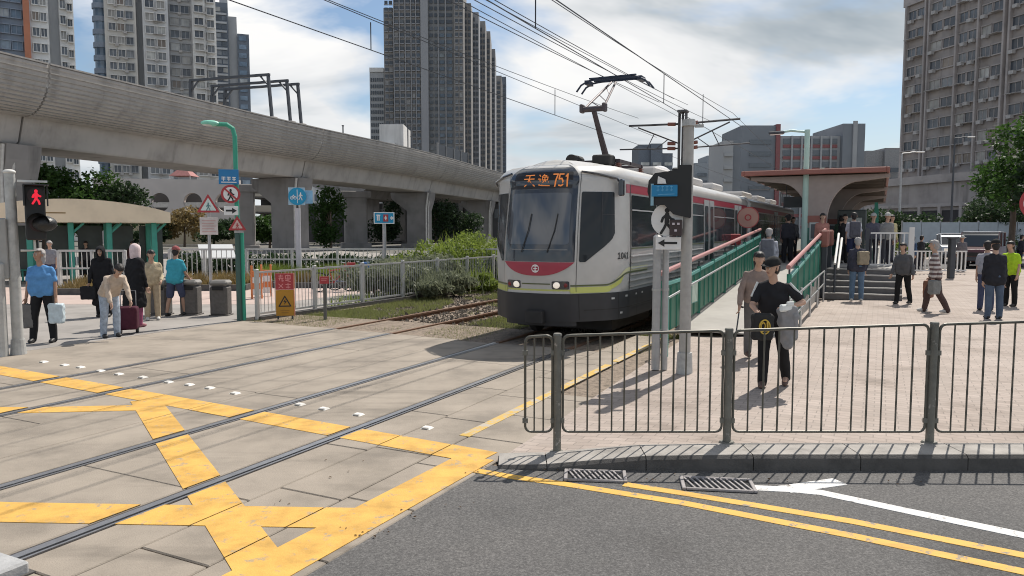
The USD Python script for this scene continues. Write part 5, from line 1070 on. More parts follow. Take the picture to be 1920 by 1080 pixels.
for (a, b, n) in spans:
    bz = lambda x: 0.12 + 0.105 + (0.0 if x > 0.2 else 0.0)
    r = 0.055
    def corner(cx, cz, a0, a1): return [(cx + r * math.cos(t), FY, cz + r * math.sin(t)) for t in np.linspace(a0, a1, 5)]
    loop_t = corner(a + r, zt(a) - r, math.pi, math.pi / 2) + corner(b - r, zt(b) - r, math.pi / 2, 0)
    loop_b = corner(b - r, bz(b) + r, 0, -math.pi / 2) + corner(a + r, bz(a) + r, -math.pi / 2, -math.pi)
    fn.add('top_rail', tube(loop_t, 0.0135, 8), fence_m, world=True); fn.add('bottom_rail', tube(loop_b, 0.0115, 8), fence_m, world=True)
    for x in (a, b): fn.add('end_rail', cyl((x, FY, bz(x) + r), (x, FY, zt(x) - r), 0.0115, n=8), fence_m, world=True)
    for k in range(n):
        x = a + (b - a) * (k + 1) / (n + 1); fn.add('bar', cyl((x, FY, bz(x)), (x, FY, zt(x)), 0.0075 + 0.0008 * (k % 3), n=7), fence_m, world=True)
    for x in (a - 0.01 if a > x_end + .1 else a + 0.0, b + 0.01):
        for z in (0.33, 0.95): fn.add('clamp', box((x, FY, z + 0.0), (0.05, 0.03, 0.045)), post_m, world=True)

# ---------------------------------------------------------------- fences on the far side
pale_f = M('fence_pale', (0.47, 0.465, 0.45), 0.55, 0.2, var=0.15, scale=5)
tf = Thing('trackside_fence', 'pale grey barred fence along the far track in front of the shrubs', 'fence', T(12.7, -12.9, 0), TRZ)
U1 = 26.5
for z in (0.12, 1.08): tf.add('rail', box((0, (U1 - 12.6) / 2, z), (0.04, U1 - 12.6, 0.045)), pale_f)
k = 0
for y in np.arange(0.0, U1 - 12.6, 0.115):
    if k % 17 == 0: tf.add('post', cbox((0, y, 0.57), (0.085, 0.085, 1.18), 0.008), pale_f)
    else: tf.add('bar', cyl((0, y, 0.12), (0, y, 1.08), 0.009, n=6), pale_f)
    k += 1
tf.add('kerb', box((0.0, (U1 - 12.6) / 2, 0.0), (0.2, U1 - 12.6, 0.10)), kerbm)
def back_fence(label, x0, x1, Yf, h, z2, seed):
    t = Thing('boundary_fence', label, 'fence', ((x0 + x1) / 2, Yf, 0)); w = x1 - x0
    t.add('top_rail', box((0, 0, h), (w, 0.06, 0.07)), pale_f); t.add('middle_rail', box((0, -0.01, z2), (w, 0.06, 0.055)), pale_f); t.add('bottom_rail', box((0, 0, 0.15), (w, 0.05, 0.05)), pale_f)
    n = int(w / 0.17); t.add('bars', cat([box((-w / 2 + (i + 0.5) * w / n, 0.0, (h + 0.1) / 2), (0.022, 0.022, h - 0.15)) for i in range(n)]), pale_f, kind='stuff')
    m = max(2, int(w / 1.6))
    for i in range(m + 1): t.add('post', cbox((-w / 2 + i * w / m, 0.0, h / 2), (0.09, 0.09, h + 0.02), 0.01), pale_f)
    return t
back_fence('long pale barred fence behind the plants, below the viaduct piers', X(462, 29), X(975, 29), 29.0, 1.32, 0.92, 1)
back_fence('pale barred fence behind the waiting people and bins', X(318, 27), X(448, 27), 27.0, 1.36, 0.25, 2)
back_fence('pale railing in front of the bus shelter, behind the waiting people', X(110, 25.5), X(235, 25.5), 25.5, 1.35, 0.75, 3)
p0 = T(13.2, -17.5, 0); 
cyc = M('cycle_path', (0.42, 0.33, 0.29), 0.85, var=0.15, scale=0.8, space='world')
single('cycle_path', prism(Polygon([(-22, 20.5), (-6.8, 20.5), T(30, -15.2)[:2], T(30, -18.2)[:2], (-6, 26.8), (-22, 26.6)]), -0.001, 0.004), cyc, kind='structure')
# planting beds with straw coloured plants
def bed(name, label, x0, x1, Ya, Yb, h, m, n, seed):
    t = Thing(name, label, 'planter', ((x0 + x1) / 2, (Ya + Yb) / 2, 0))
    w, d = x1 - x0, Yb - Ya; t.add('kerb', cat([box((0, -d / 2, 0.1), (w, 0.15, 0.2)), box((0, d / 2, 0.1), (w, 0.15, 0.2)), box((-w / 2, 0, 0.1), (0.15, d - .15, 0.2)), box((w / 2, 0, 0.1), (0.15, d - .15, 0.2))]), kerbm)
    t.add('soil', box((0, 0, 0.07), (w - 0.15, d - 0.15, 0.16)), M('bed_soil', (0.14, 0.10, 0.07), 0.95))
    g = np.random.default_rng(seed); q = np.stack([g.uniform(-w / 2 + .1, w / 2 - .1, n), g.uniform(-d / 2 + .1, d / 2 - .1, n), np.full(n, 0.15)], 1)
    t.add('plants', blades(q, h, 0.018, seed), m, kind='stuff'); return t
bed('planting_bed', 'low kerbed bed of straw coloured plants behind the waiting people', X(105, 24), X(250, 24), 23.6, 25.2, 0.35, leafD, 1300, 3)
bed('planting_bed', 'bed of dry straw grass in front of the fence beside the bins', X(345, 26), X(470, 26), 25.2, 26.6, 0.4, leafD, 1400, 4)
bed('planting_bed', 'long bed of green and rust plants in front of the long pale fence', X(480, 28), X(800, 28), 27.2, 28.6, 0.55, leafC, 4500, 5)
bed('planting_bed', 'narrow bed of rusty brown plants before the green bed', X(520, 26.9), X(820, 26.9), 26.4, 27.0, 0.4, leafD, 2500, 6)

# ---------------------------------------------------------------- bus shelter on the left
cream = M('shelter_cream', (0.66, 0.55, 0.40), 0.6, var=0.12, scale=0.8, dirt=(0.5, 0.4, 0.27)); shel_g = M('shelter_green', (0.05, 0.27, 0.21), 0.5, var=0.12)
YS = 30.0; xa, xb = X(-60, YS), X(318, YS); shz, shx = turned(130, YS); t = Thing('bus_shelter', 'cream roofed shelter with green columns on the left', 'shelter', (X(130, YS), YS, 0), shz); w = shx(318) - shx(-60)
prof = [(-w / 2 - .1, 2.36), (w / 2 + .1, 2.36), (w / 2 + .1, 2.78)] + [(w / 2 - w * q, 2.78 + 0.48 * math.sin(math.pi * min(1, q * 1.05)) ** 0.75) for q in np.linspace(0.01, 0.94, 24)] + [(-w / 2 - .1, 2.85)]
t.add('roof', upright(Polygon(prof), -1.7, 1.7), cream, smooth=20)
t.add('stain', box((-0.6, -1.703, 2.72), (1.1, 0.004, 0.05)), M('stain_brown', (0.26, 0.18, 0.09), 0.9))
for px in (60, 135, 204, 285):
    x = shx(px)
    for y in (-1.3, 1.3): c = t.add('column', cbox((x, y, 1.18), (0.2, 0.2, 2.36), 0.02), shel_g); under(c, 'bracket', cat([bar((x, y, 1.9), (x + 0.45, y, 2.34), 0.08, 0.08)]), shel_g)
for k in range(6): t.add('back_panel', box((-w / 2 + 0.8 + k * w / 6.0, 1.5, 1.2), (w / 6.0 - 0.25, 0.08, 2.1)), M('shelter_shade_dark', (0.035, 0.05, 0.045), 0.3, spec=0.6))  # near-black panels painted in for the shaded interior
for k in range(3): t.add('bench', cat([cbox((-w / 3 + k * w / 3, 0.9, 0.45), (1.8, 0.4, 0.06), 0.02), box((-w / 3 + k * w / 3 - .7, 0.9, 0.22), (0.06, 0.3, 0.42)), box((-w / 3 + k * w / 3 + .7, 0.9, 0.22), (0.06, 0.3, 0.42))]), shel_g)

# ---------------------------------------------------------------- bins
bin_m = M('bin_stone', (0.11, 0.10, 0.092), 0.8, var=0.3, scale=12, bump=0.3, bscale=50); bin_t = M('bin_top', (0.2, 0.19, 0.175), 0.6, var=0.2)
def make_bin(p, label):
    t = Thing('litter_bin', label, 'litter bin', p, group='litter bins beside the waiting people')
    t.add('body', cbox((0, 0, 0.36), (0.42, 0.36, 0.72), 0.05), bin_m, smooth=30); t.add('lid', cbox((0, 0, 0.79), (0.45, 0.39, 0.13), 0.05), bin_t, smooth=30); t.add('opening', box((0, -0.192, 0.66), (0.26, 0.02, 0.08)), pit); t.add('base', cbox((0, 0, 0.015), (0.46, 0.4, 0.03), 0.01), bin_m); return t
b0 = make_bin(G(415, 591), 'stone grey litter bin standing alone, nearest the green lamp post')
b0.copy(G(359, 590), 0.001, 'stone grey litter bin in the middle, right of the teal shirted man'); b0.copy(G(303, 590), 0.002, 'stone grey litter bin partly hidden by the man in the teal shirt')

# ---------------------------------------------------------------- green lamp post with signs
lg_m = M('lamp_green', (0.04, 0.30, 0.20), 0.45, var=0.1); blue_s = M('sign_blue', (0.02, 0.17, 0.38), 0.4, var=0.08); blue_c = M('sign_cyan', (0.015, 0.27, 0.47), 0.4, var=0.06); wh_s = M('sign_white', (0.70, 0.69, 0.67), 0.5, var=0.05); red_s = M('sign_red', (0.38, 0.045, 0.05), 0.45, var=0.06); blk = M('sign_black', (0.02, 0.02, 0.02), 0.5, var=0); gal = M('galvanised_post', (0.38, 0.38, 0.38), 0.5, 0.5, var=0.15, scale=8)
def facing(p): return math.atan2(p[0], p[1]) * -1.0        # rz that turns a -y face towards the crossing
def man(x, z, h):                                          # walking figure
    s = h; L = [[(x, z + .1 * s), (x - .02 * s, z - .12 * s)], [(x - .02 * s, z - .12 * s), (x + .12 * s, z - .30 * s), (x + .16 * s, z - .48 * s)], [(x - .02 * s, z - .12 * s), (x - .10 * s, z - .30 * s), (x - .20 * s, z - .46 * s)], [(x, z + .18 * s), (x + .14 * s, z + .02 * s), (x + .22 * s, z + .0 * s)], [(x, z + .18 * s), (x - .14 * s, z + .06 * s), (x - .18 * s, z - .06 * s)]]
    return unary_union([LineString(l).buffer(.045 * s, cap_style=1) for l in L] + [Point(x, z + .32 * s).buffer(.085 * s), LineString([(x, z + .18 * s), (x - .01 * s, z - .1 * s)]).buffer(.075 * s)])
p = G(450, 601); rz = facing(p)
t = Thing('lamp_post', 'green lamp post with a curved neck, carrying blue, red and white signs', 'lamp post', p, rz)
t.add('pole', cyl((0, 0, 0), (0, 0, 2.0), 0.065, 0.06, 12), M('pole_dark_green', (0.05, 0.10, 0.085), 0.5, var=0.2)); t.add('upper_pole', tube([(0, 0, 2.0), (0, 0, 4.15), (-0.04, 0, 4.32), (-0.16, 0, 4.40), (-0.42, -0.02, 4.40)], 0.05, 10), lg_m)
h = t.add('lamp_head', ball((-0.50, -0.02, 4.41), 0.19, 2, (1.05, 0.55, 0.36)), M('lamp_head_green', (0.22, 0.55, 0.42), 0.4), smooth=True); under(h, 'lens', ball((-0.52, -0.02, 4.385), 0.15, 2, (1, 0.6, 0.3)), M('lens_pale', (0.6, 0.6, 0.58), 0.3), smooth=True)
t.add('riser', tube([(0.09, 0.02, 0), (0.09, 0.02, 2.0)], 0.045, 8), lg_m); t.add('strap', box((0.03, -0.065, 2.02), (0.2, 0.02, 0.05)), gal)
s = t.add('blue_sign', cbox((-0.15, -0.09, 3.24), (0.42, 0.02, 0.33), 0.004), blue_s); under(s, 'lettering', cat([strokes_up([[(-0.30 + .11 * k, 3.19), (-0.22 + .11 * k, 3.19)], [(-0.26 + .11 * k, 3.15), (-0.26 + .11 * k, 3.24)], [(-0.30 + .11 * k, 3.23), (-0.22 + .11 * k, 3.23)]], 0.018, -0.101) for k in range(3)] + [strokes_up([[(-0.31, 3.12), (0.01, 3.12)]], 0.02, -0.101)]), wh_s)
s = t.add('no_pedestrians_sign', move(disc(0.205, 0.02), (-0.12, -0.09, 2.86)), red_s); under(s, 'white_field', move(disc(0.155, 0.006), (-0.12, -0.103, 2.86)), wh_s); under(s, 'figure', upright(man(-0.12, 2.85, 0.3), -0.112, -0.107), blk); under(s, 'slash', upright(LineString([(-0.235, 2.97), (-0.005, 2.75)]).buffer(0.018, cap_style=2), -0.118, -0.113), red_s)
s = t.add('arrow_plate', cbox((-0.12, -0.09, 2.49), (0.30, 0.02, 0.20), 0.004), wh_s); under(s, 'arrow', upright(unary_union([sbox(-0.23, 2.47, -0.09, 2.51), Polygon([(-0.10, 2.425), (0.0, 2.49), (-0.10, 2.555)])]), -0.105, -0.1005), blk)
tri = lambda x, z, r: Polygon([(x - r, z - r * .62), (x + r, z - r * .62), (x, z + r * 1.1)]).buffer(0.012)
s = t.add('warning_sign', upright(tri(0.0, 2.17, 0.17), -0.10, -0.08), red_s); under(s, 'white_field', upright(tri(0.0, 2.165, 0.095), -0.106, -0.101), M('field_pink', (0.6, 0.42, 0.38), 0.5)); under(s, 'figure', upright(man(0, 2.16, 0.14), -0.111, -0.107), red_s)
# triangle sign on its own post
p = G(396, 560); rz = facing(p); Yp = p[1]; t = Thing('warning_post', 'warning triangle over a pale notice on a grey post, behind the fence', 'sign', p, rz)
t.add('post', cyl((0, 0, 0), (0, 0, 2.85), 0.045, n=10), gal); s = t.add('triangle', upright(tri(0, 2.78, 0.3), -0.08, -0.055), red_s); under(s, 'white_field', upright(tri(0, 2.775, 0.2), -0.086, -0.081), M('field_green', (0.55, 0.62, 0.58), 0.5)); under(s, 'figure', upright(man(0, 2.77, 0.26), -0.091, -0.087), M('mark_grey', (0.10, 0.2, 0.2), 0.5))
s = t.add('notice', cbox((0, -0.07, 2.18), (0.50, 0.02, 0.52), 0.005), M('notice_pink', (0.56, 0.50, 0.47), 0.6)); under(s, 'text_lines', cat([strokes_up([[(-0.19, z), (0.19 - .05 * (i % 2), z)]], 0.022, -0.081) for i, z in enumerate((2.34, 2.26, 2.18, 2.1, 2.02))]), M('text_pale_red', (0.5, 0.3, 0.28), 0.6))
# round blue sign and small blue plate
p = G(561, 532); t = Thing('round_blue_sign', 'round blue pedestrian and cycle sign on a pale post before the pier', 'sign', p, facing(p)); q = p[1] / FPX
t.add('post', cyl((0, 0, 0), (0, 0, 2.9), 0.1, n=12), M('post_pale', (0.50, 0.49, 0.52), 0.5, var=0.1)); zc = CAMZ + (432 - 369) * q
t.add('backing', cbox((-0.02, -0.11, zc), (0.62, 0.02, 0.66), 0.005), M('backing_pale', (0.35, 0.5, 0.6), 0.5))
s = t.add('disc', move(disc(0.33, 0.02), (0.0, -0.135, zc)), blue_c); under(s, 'figures', upright(unary_union([man(0.12, zc + .02, 0.32), LineString([(0, zc - .25), (0, zc + .25)]).buffer(.012), Point(-0.2, zc - .06).buffer(.06).difference(Point(-.2, zc - .06).buffer(.042)), Point(-0.08, zc - .06).buffer(.06).difference(Point(-.08, zc - .06).buffer(.042)), LineString([(-.2, zc - .06), (-.14, zc + .05), (-.08, zc - .06)]).buffer(.012)]), -0.15, -0.146), wh_s)
t.add('side_plate', cbox((0.42, -0.09, zc - 0.02), (0.3, 0.02, 0.5), 0.004), M('plate_blue_pale', (0.22, 0.42, 0.6), 0.5))
# blue direction sign
p = G(722, 592); p = T(*UV(p[0], p[1])); p = G(722, 548); t = Thing('direction_sign', 'small blue direction sign with a red symbol on a grey post', 'sign', p, facing(p)); q = p[1] / FPX; zc = CAMZ + (432 - 409) * q
t.add('post', cyl((0, 0, 0), (0, 0, zc + .2), 0.06, n=10), gal); s = t.add('plate', cbox((0.0, -0.08, zc), (38 * q, 0.02, 22 * q), 0.005), blue_c); under(s, 'border', cat([strokes_up([[(-18 * q, zc - 10 * q), (18 * q, zc - 10 * q), (18 * q, zc + 10 * q), (-18 * q, zc + 10 * q), (-18 * q, zc - 10 * q)]], 0.03, -0.0905)]), wh_s)
under(s, 'red_symbol', box((3 * q, -0.095, zc), (9 * q, 0.01, 13 * q)), red_s); under(s, 'marks', cat([strokes_up([[(3 * q, zc - 4 * q), (3 * q, zc + 4 * q)], [(0.5 * q, zc), (5.5 * q, zc)]], 0.035, -0.1005), strokes_up([[(-12 * q, zc - 5 * q), (-12 * q, zc + 5 * q)], [(-9 * q, zc - 5 * q), (-9 * q, zc + 5 * q)], [(-14 * q, zc + 5 * q), (-7 * q, zc + 5 * q)], [(11 * q, zc), (15 * q, zc)], [(13 * q, zc + 3 * q), (16 * q, zc), (13 * q, zc - 3 * q)]], 0.04, -0.0905)]), wh_s)
# red and yellow danger board on the trackside fence
p = G(535, 598); t = Thing('danger_board', 'red and yellow danger board standing at the end of the trackside fence', 'sign', (p[0], p[1], 0), facing(p) - 0.08)
t.add('red_panel', cbox((0, 0, 0.87), (0.40, 0.03, 0.38), 0.004), red_s); t.add('yellow_panel', cbox((0, 0, 0.375), (0.40, 0.03, 0.60), 0.004), M('board_amber', (0.44, 0.215, 0.02), 0.5, var=0.1)); t.add('edge', box((0.212, 0.0, 0.56), (0.02, 0.05, 1.0)), M('edge_orange', (0.62, 0.26, 0.16), 0.5)); t.add('leg', cat([box((sx * 0.16, 0.03, 0.03), (0.04, 0.04, 0.08)) for sx in (-1, 1)]), dark_m)
mk = M('board_mark_pink', (0.68, 0.26, 0.26), 0.5, var=0); t.add('danger_writing', cat([strokes_up([[(-0.13, 1.0), (-0.03, 1.0)], [(-0.08, 1.03), (-0.11, 0.9)], [(-0.13, 0.95), (-0.02, 0.95)], [(-0.05, 0.95), (-0.05, 0.88), (-0.01, 0.89)]], 0.018, -0.0155), strokes_up([[(0.03, 1.01), (0.13, 1.01), (0.13, 0.93), (0.03, 0.93), (0.03, 1.01)], [(0.08, 1.03), (0.08, 0.88)], [(0.02, 0.9), (0.14, 0.87)]], 0.018, -0.0155), strokes_up([[(-0.13, 0.82), (-0.03, 0.72)], [(-0.03, 0.82), (-0.13, 0.72)], [(0.02, 0.8), (0.14, 0.8)], [(0.08, 0.84), (0.08, 0.71)], [(0.03, 0.74), (0.13, 0.74)]], 0.016, -0.0155)]), mk)
bt = unary_union([LineString([(-0.13, 0.30), (0.13, 0.30), (0, 0.53), (-0.13, 0.30), (0.13, 0.3)]).buffer(0.013), Polygon([(0.015, 0.47), (-0.035, 0.40), (0.0, 0.40), (-0.02, 0.33), (0.045, 0.415), (0.005, 0.415)])]); t.add('warning_triangle', upright(bt, -0.0205, -0.0155), blk); t.add('small_text', strokes_up([[(-0.1, 0.2), (0.1, 0.2)], [(-0.08, 0.15), (0.08, 0.15)]], 0.015, -0.0155), M('text_brown', (0.3, 0.15, 0.02), 0.5))
# red plate on a short post
p = G(610, 597); t = Thing('track_marker', 'small red plate on a short dark post in the grass by the rail', 'sign', (p[0], p[1], -0.1), facing(p)); t.add('post', cyl((0, 0, 0), (0, 0, 0.95), 0.04, n=10), M('marker_post', (0.12, 0.12, 0.11), 0.6)); t.add('plate', cbox((-0.01, -0.05, 1.0), (0.21, 0.02, 0.17), 0.004), red_s); t.add('text', strokes_up([[(-0.08, 1.03), (0.06, 1.03)], [(-0.08, 0.99), (0.04, 0.99)]], 0.012, -0.0605), mk)
# white tilted board on legs
p = AT(407, 470, 27.8); t = Thing('tilted_board', 'tilted white information board behind the fence', 'board', (p[0], p[1], 0), 0.15); v = np.array([[sx * 0.62 - 0.12 * sz, -0.05 + sz * 0.28, 1.25 + sz * 0.24 + th] for sx in (-1, 1) for sz in (-1, 1) for th in (0, 0.04)]); t.add('panel', trimesh.convex.convex_hull(v), M('board_white', (0.78, 0.78, 0.76), 0.4, var=0.03)); [t.add('leg', cyl((sx * 0.5, 0, 0), (sx * 0.5, 0, 1.25), 0.03, n=8), gal) for sx in (-1, 1)]
# parasol behind the shrubs
p = AT(884, 470, 30.5); t = Thing('parasol', 'white parasol opened behind the fence near the tram', 'parasol', (p[0], 30.5, 0)); th = np.linspace(0, 2 * np.pi, 9)[:-1]; v = [(0, 0, 1.42)] + [(0.48 * math.cos(a), 0.48 * math.sin(a), 1.12 + 0.0) for a in th]; t.add('canopy', trimesh.Trimesh(v, [[0, 1 + i, 1 + (i + 1) % 8] for i in range(8)] + [[0, 1 + (i + 1) % 8, 1 + i] for i in range(8)], process=False), M('parasol_white', (0.75, 0.72, 0.7), 0.8)); t.add('pole', cyl((0, 0, 0), (0, 0, 1.4), 0.02, n=8), gal)
# orange barriers and bicycles on the cycle path
org = M('barrier_orange', (0.62, 0.20, 0.07), 0.5, var=0.1)
for px, py, lab in ((482, 560, 'orange and white barrier board at the left of the cycle path'), (500, 556, 'second orange barrier board, just right of the first')):
    p = G(px, py); t = Thing('barrier_board', lab, 'barrier', p, 0.2); [t.add('stripe', box((0, 0, 0.2 + k * 0.18), (0.34, 0.05, 0.178)), org if k % 2 else wh_s) for k in range(4)]; [t.add('leg', box((sx * 0.14, 0, 0.5), (0.05, 0.08, 1.0)), org) for sx in (-1, 1)]
def bicycle(p, rz, m, label):
    t = Thing('bicycle', label, 'bicycle', p, rz)
    for x in (-0.5, 0.5):
        a = np.linspace(0, 2 * np.pi, 25); w_ = t.add('wheel', tube([(x + 0.31 * math.cos(q), 0, 0.33 + 0.31 * math.sin(q)) for q in a], 0.022, 6), M('tyre_black', (0.03, 0.03, 0.03), 0.8)); under(w_, 'spokes', cat([cyl((x, 0, 0.33), (x + 0.3 * math.cos(q), 0, 0.33 + 0.3 * math.sin(q)), 0.006, n=4) for q in a[:-1:3]]), steel_l)
    t.add('frame', cat([tube(l, 0.02, 7) for l in ([(-0.5, 0, 0.33), (-0.05, 0, 0.3), (-0.2, 0, 0.78)], [(-0.05, 0, 0.3), (0.36, 0, 0.72)], [(-0.17, 0, 0.7), (0.35, 0, 0.78)], [(0.5, 0, 0.33), (0.36, 0, 0.72), (0.33, 0, 0.92)])]), m); t.add('handlebar', tube([(0.25, -0.27, 0.98), (0.34, -0.1, 0.96), (0.34, 0.1, 0.96), (0.25, 0.27, 0.98)], 0.016, 7), steel_l); t.add('saddle', cbox((-0.22, 0, 0.84), (0.26, 0.14, 0.06), 0.025), blk); t.add('basket', box((0.55, 0, 0.85), (0.26, 0.3, 0.22)), m)
bicycle(G(628, 547), 0.35, red_s, 'red bicycle parked behind the trackside fence'); bicycle(G(656, 544), 0.25, M('bike_blue', (0.08, 0.18, 0.4), 0.4), 'blue bicycle parked right of the red one')

# ---------------------------------------------------------------- signals
sig_b = M('signal_black', (0.018, 0.018, 0.018), 0.45, var=0.1); pole_g = M('pole_grey', (0.40, 0.40, 0.385), 0.6, 0.1, var=0.2, scale=6, dirt=(0.22, 0.2, 0.18))
p = G(35, 664); t = Thing('pedestrian_signal', 'black pedestrian signal with a glowing red man on a grey pole, far left', 'traffic signal', p, facing(p))
t.add('pole', cyl((0, 0, 0), (0, 0, 3.0), 0.085, 0.078, 16), pole_g, smooth=40); t.add('pole_cap', ball((0, 0, 3.0), 0.092, 2, (1, 1, 0.5)), M('pole_cap', (0.55, 0.54, 0.51), 0.6), smooth=True); t.add('foot', cyl((0, 0, 0), (0, 0, 0.25), 0.12, 0.10, 16), pole_g)
hx = 0.33; hd = t.add('signal_head', cbox((hx, 0.0, 2.34), (0.29, 0.3, 0.90), 0.02), sig_b)
under(hd, 'upper_visor', cat([box((hx + .02, -0.25, 2.79), (0.36, 0.24, 0.02)), box((hx - 0.155, -0.22, 2.62), (0.02, 0.16, 0.34)), box((hx + 0.175, -0.2, 2.62), (0.02, 0.1, 0.34))]), sig_b); lens = under(hd, 'red_lens', move(disc(0.13, 0.02), (hx + 0.02, -0.155, 2.62)), M('lens_dark', (0.03, 0.012, 0.012), 0.3, var=0))
under(hd, 'red_man', upright(unary_union([man(hx + 0.02, 2.61, 0.26).buffer(0.004)]), -0.172, -0.166), M('led_red', (0.4, 0.02, 0.04), 0.5, var=0, emis=(1.0, 0.02, 0.05), estr=0.65))
a = np.linspace(0, math.pi, 10); vis = [(hx + 0.02 + 0.16 * math.cos(q), y, 2.17 + 0.16 * math.sin(q)) for y in (-0.14, -0.46) for q in a]; F = [[i, i + 1, i + 11] for i in range(9)] + [[i, i + 11, i + 10] for i in range(9)]; vm = trimesh.Trimesh(vis, F + [f[::-1] for f in F], process=False); under(hd, 'lower_visor', cat([vm, ball((hx + 0.12, -0.25, 2.16), 0.16, 2, (1.1, 1.2, 0.8))]), sig_b); under(hd, 'lower_lens', move(disc(0.12, 0.02), (hx + 0.02, -0.155, 2.15)), M('lens_dark', (0, 0, 0)))
t.add('top_bracket', box((hx - 0.02, 0.0, 2.86), (0.42, 0.06, 0.035)), M('pole_cap', (0, 0, 0))); t.add('lower_bracket', cat([tube([(0.1, -0.05, 1.72), (0.1 + 0.0, -0.05, 1.72)][:1] + [(0.3, -0.05, 1.72), (0.3, -0.05, 2.06), (0.44, -0.05, 2.06), (0.44, -0.05, 2.2)], 0.022, 7)]), M('pole_cap', (0, 0, 0))); t.add('control_box', cbox((-0.22, 0.02, 1.75), (0.3, 0.22, 1.0), 0.02), M('box_grey', (0.30, 0.30, 0.29), 0.6, var=0.15))
p = G(4, 668); t = Thing('signal_post', 'grey post at the very left edge beside the pedestrian signal', 'post', p, 0); t.add('shaft', cyl((0, 0, 0), (0, 0, 1.5), 0.095, n=14), pole_g); t.add('cap', ball((0, 0, 1.5), 0.095, 1, (1, 1, .4)), pole_g)
# right-hand vehicle signal
p = G(1283, 700, pave_z(*G(1283, 700, 0.05)[:2])); t = Thing('traffic_signal', 'grey signal pole with a large black hooded signal and blue sign, before the tram', 'traffic signal', p, facing(p)); Ys = p[1]; q = math.hypot(p[0], p[1]) / FPX * 0.985; zz = lambda py: CAMZ + (432 - py) * Ys / FPX * 1.0 - p[2]; xx = lambda px: (px - 1281) * q
t.add('pole', cyl((0, 0, 0), (0, 0, zz(238)), 0.08, 0.072, 16), M('pole_beige', (0.36, 0.345, 0.32), 0.6, 0.1, var=0.2, scale=6), smooth=40); t.add('pole_cap', cyl((0, 0, zz(240)), (0, 0, zz(228)), 0.098, 0.085, 16), pole_g); t.add('pole_bolt', box((0.14, 0, zz(240)), (0.12, 0.04, 0.04)), pole_g); t.add('foot', cyl((0, 0, 0), (0, 0, 0.3), 0.115, 0.1, 16), pole_g)
bk = unary_union([Polygon([(xx(1288), zz(312)), (xx(1288), zz(410)), (xx(1256), zz(402)), (xx(1240), zz(385)), (xx(1216), zz(385)), (xx(1209), zz(360)), (xx(1211), zz(340)), (xx(1222), zz(326)), (xx(1262), zz(321)), (xx(1264), zz(312))])]).buffer(-0.02).buffer(0.02)
hd = t.add('signal_head', upright(bk, -0.13, -0.09), sig_b); under(hd, 'lamp_box', cbox((xx(1270), 0.12, zz(360)), (0.26, 0.34, 0.66), 0.02), sig_b)
for z in (zz(332), zz(360), zz(388)):
    vis = [(xx(1272) + 0.115 * math.cos(k_), y, z + 0.115 * math.sin(k_)) for y in (0.28, 0.52) for k_ in np.linspace(-0.4, math.pi + .4, 10)]; vm = trimesh.Trimesh(vis, F + [f[::-1] for f in F], process=False); under(hd, 'visor', vm, sig_b)
s = t.add('blue_sign', cbox(((xx(1217) + xx(1263)) / 2, -0.17, zz(359)), (xx(1263) - xx(1217), 0.02, zz(346) - zz(367)), 0.004), M('sign_azure', (0.015, 0.20, 0.40), 0.4, var=0.05)); under(s, 'lettering', cat([strokes_up([[(xx(1228), zz(366.2)), (xx(1258), zz(365.2))]], 0.012, -0.1805)] + [strokes_up([[(xx(1226 + 8 * k), zz(352)), (xx(1231 + 8 * k), zz(351.5))], [(xx(1228.5 + 8 * k), zz(350)), (xx(1228.5 + 8 * k), zz(360))], [(xx(1226 + 8 * k), zz(358)), (xx(1231 + 8 * k), zz(357.5))]], 0.010, -0.1805) for k in range(4)]), M('letter_pale', (0.09, 0.32, 0.52), 0.5))
t.add('sign_edge', box((xx(1218), -0.15, zz(366)), (0.04, 0.03, zz(346) - zz(386))), M('edge_cyan', (0.25, 0.42, 0.5), 0.5)); t.add('white_tab', upright(Polygon([(xx(1227), zz(346)), (xx(1228), zz(332)), (xx(1241), zz(338)), (xx(1243), zz(346))]), -0.16, -0.15), wh_s)
s = t.add('crossing_sign', move(disc(31 * q, 0.02), (xx(1247), -0.04, zz(412))), wh_s); under(s, 'figure', upright(man(xx(1245), zz(412), 0.40), -0.055, -0.0505), blk)
s = t.add('push_button_box', cbox((xx(1261), -0.1, zz(427)), (0.17, 0.1, 0.22), 0.01), M('box_brown', (0.045, 0.03, 0.03), 0.5)); under(s, 'button_plate', cat([box((xx(1261) + dx_, -0.152, zz(420) - dz_), (0.035, 0.006, 0.03)) for dx_, dz_ in ((-0.03, 0), (0.035, 0), (0, 0.09))]), M('mark_lilac', (0.5, 0.45, 0.48), 0.5))
s = t.add('arrow_plate', cbox((xx(1248), -0.08, zz(456)), (0.345, 0.02, 0.175), 0.004), wh_s); under(s, 'arrow', upright(unary_union([sbox(xx(1240), zz(457.5), xx(1264), zz(453.5)), Polygon([(xx(1229), zz(455.5)), (xx(1241), zz(448.5)), (xx(1241), zz(462.5))])]), -0.095, -0.0905), blk)
for px, w_ in ((1229, 0.062), (1245, 0.048)):
    g_ = G(px, 690, 0.05); t2 = Thing('sign_post', 'galvanised post left of the signal pole, ' + ('thicker and nearer the tram' if px < 1240 else 'thinner and next to the pole'), 'post', (g_[0], g_[1], 0.03)); t2.add('shaft', cyl((0, 0, 0), (0, 0, CAMZ + (432 - 444) * g_[1] / FPX - 0.03), w_, n=12), gal, smooth=40); [t2.add('strap', cyl((0, 0, z), (0, 0, z + 0.03), w_ + 0.008, n=12), pole_g) for z in (0.55, 1.15)]; t2.add('cap', cyl((0, 0, CAMZ + (432 - 444) * g_[1] / FPX - 0.03), (0, 0, CAMZ + (432 - 444) * g_[1] / FPX), w_, w_ * .5, 12), gal)
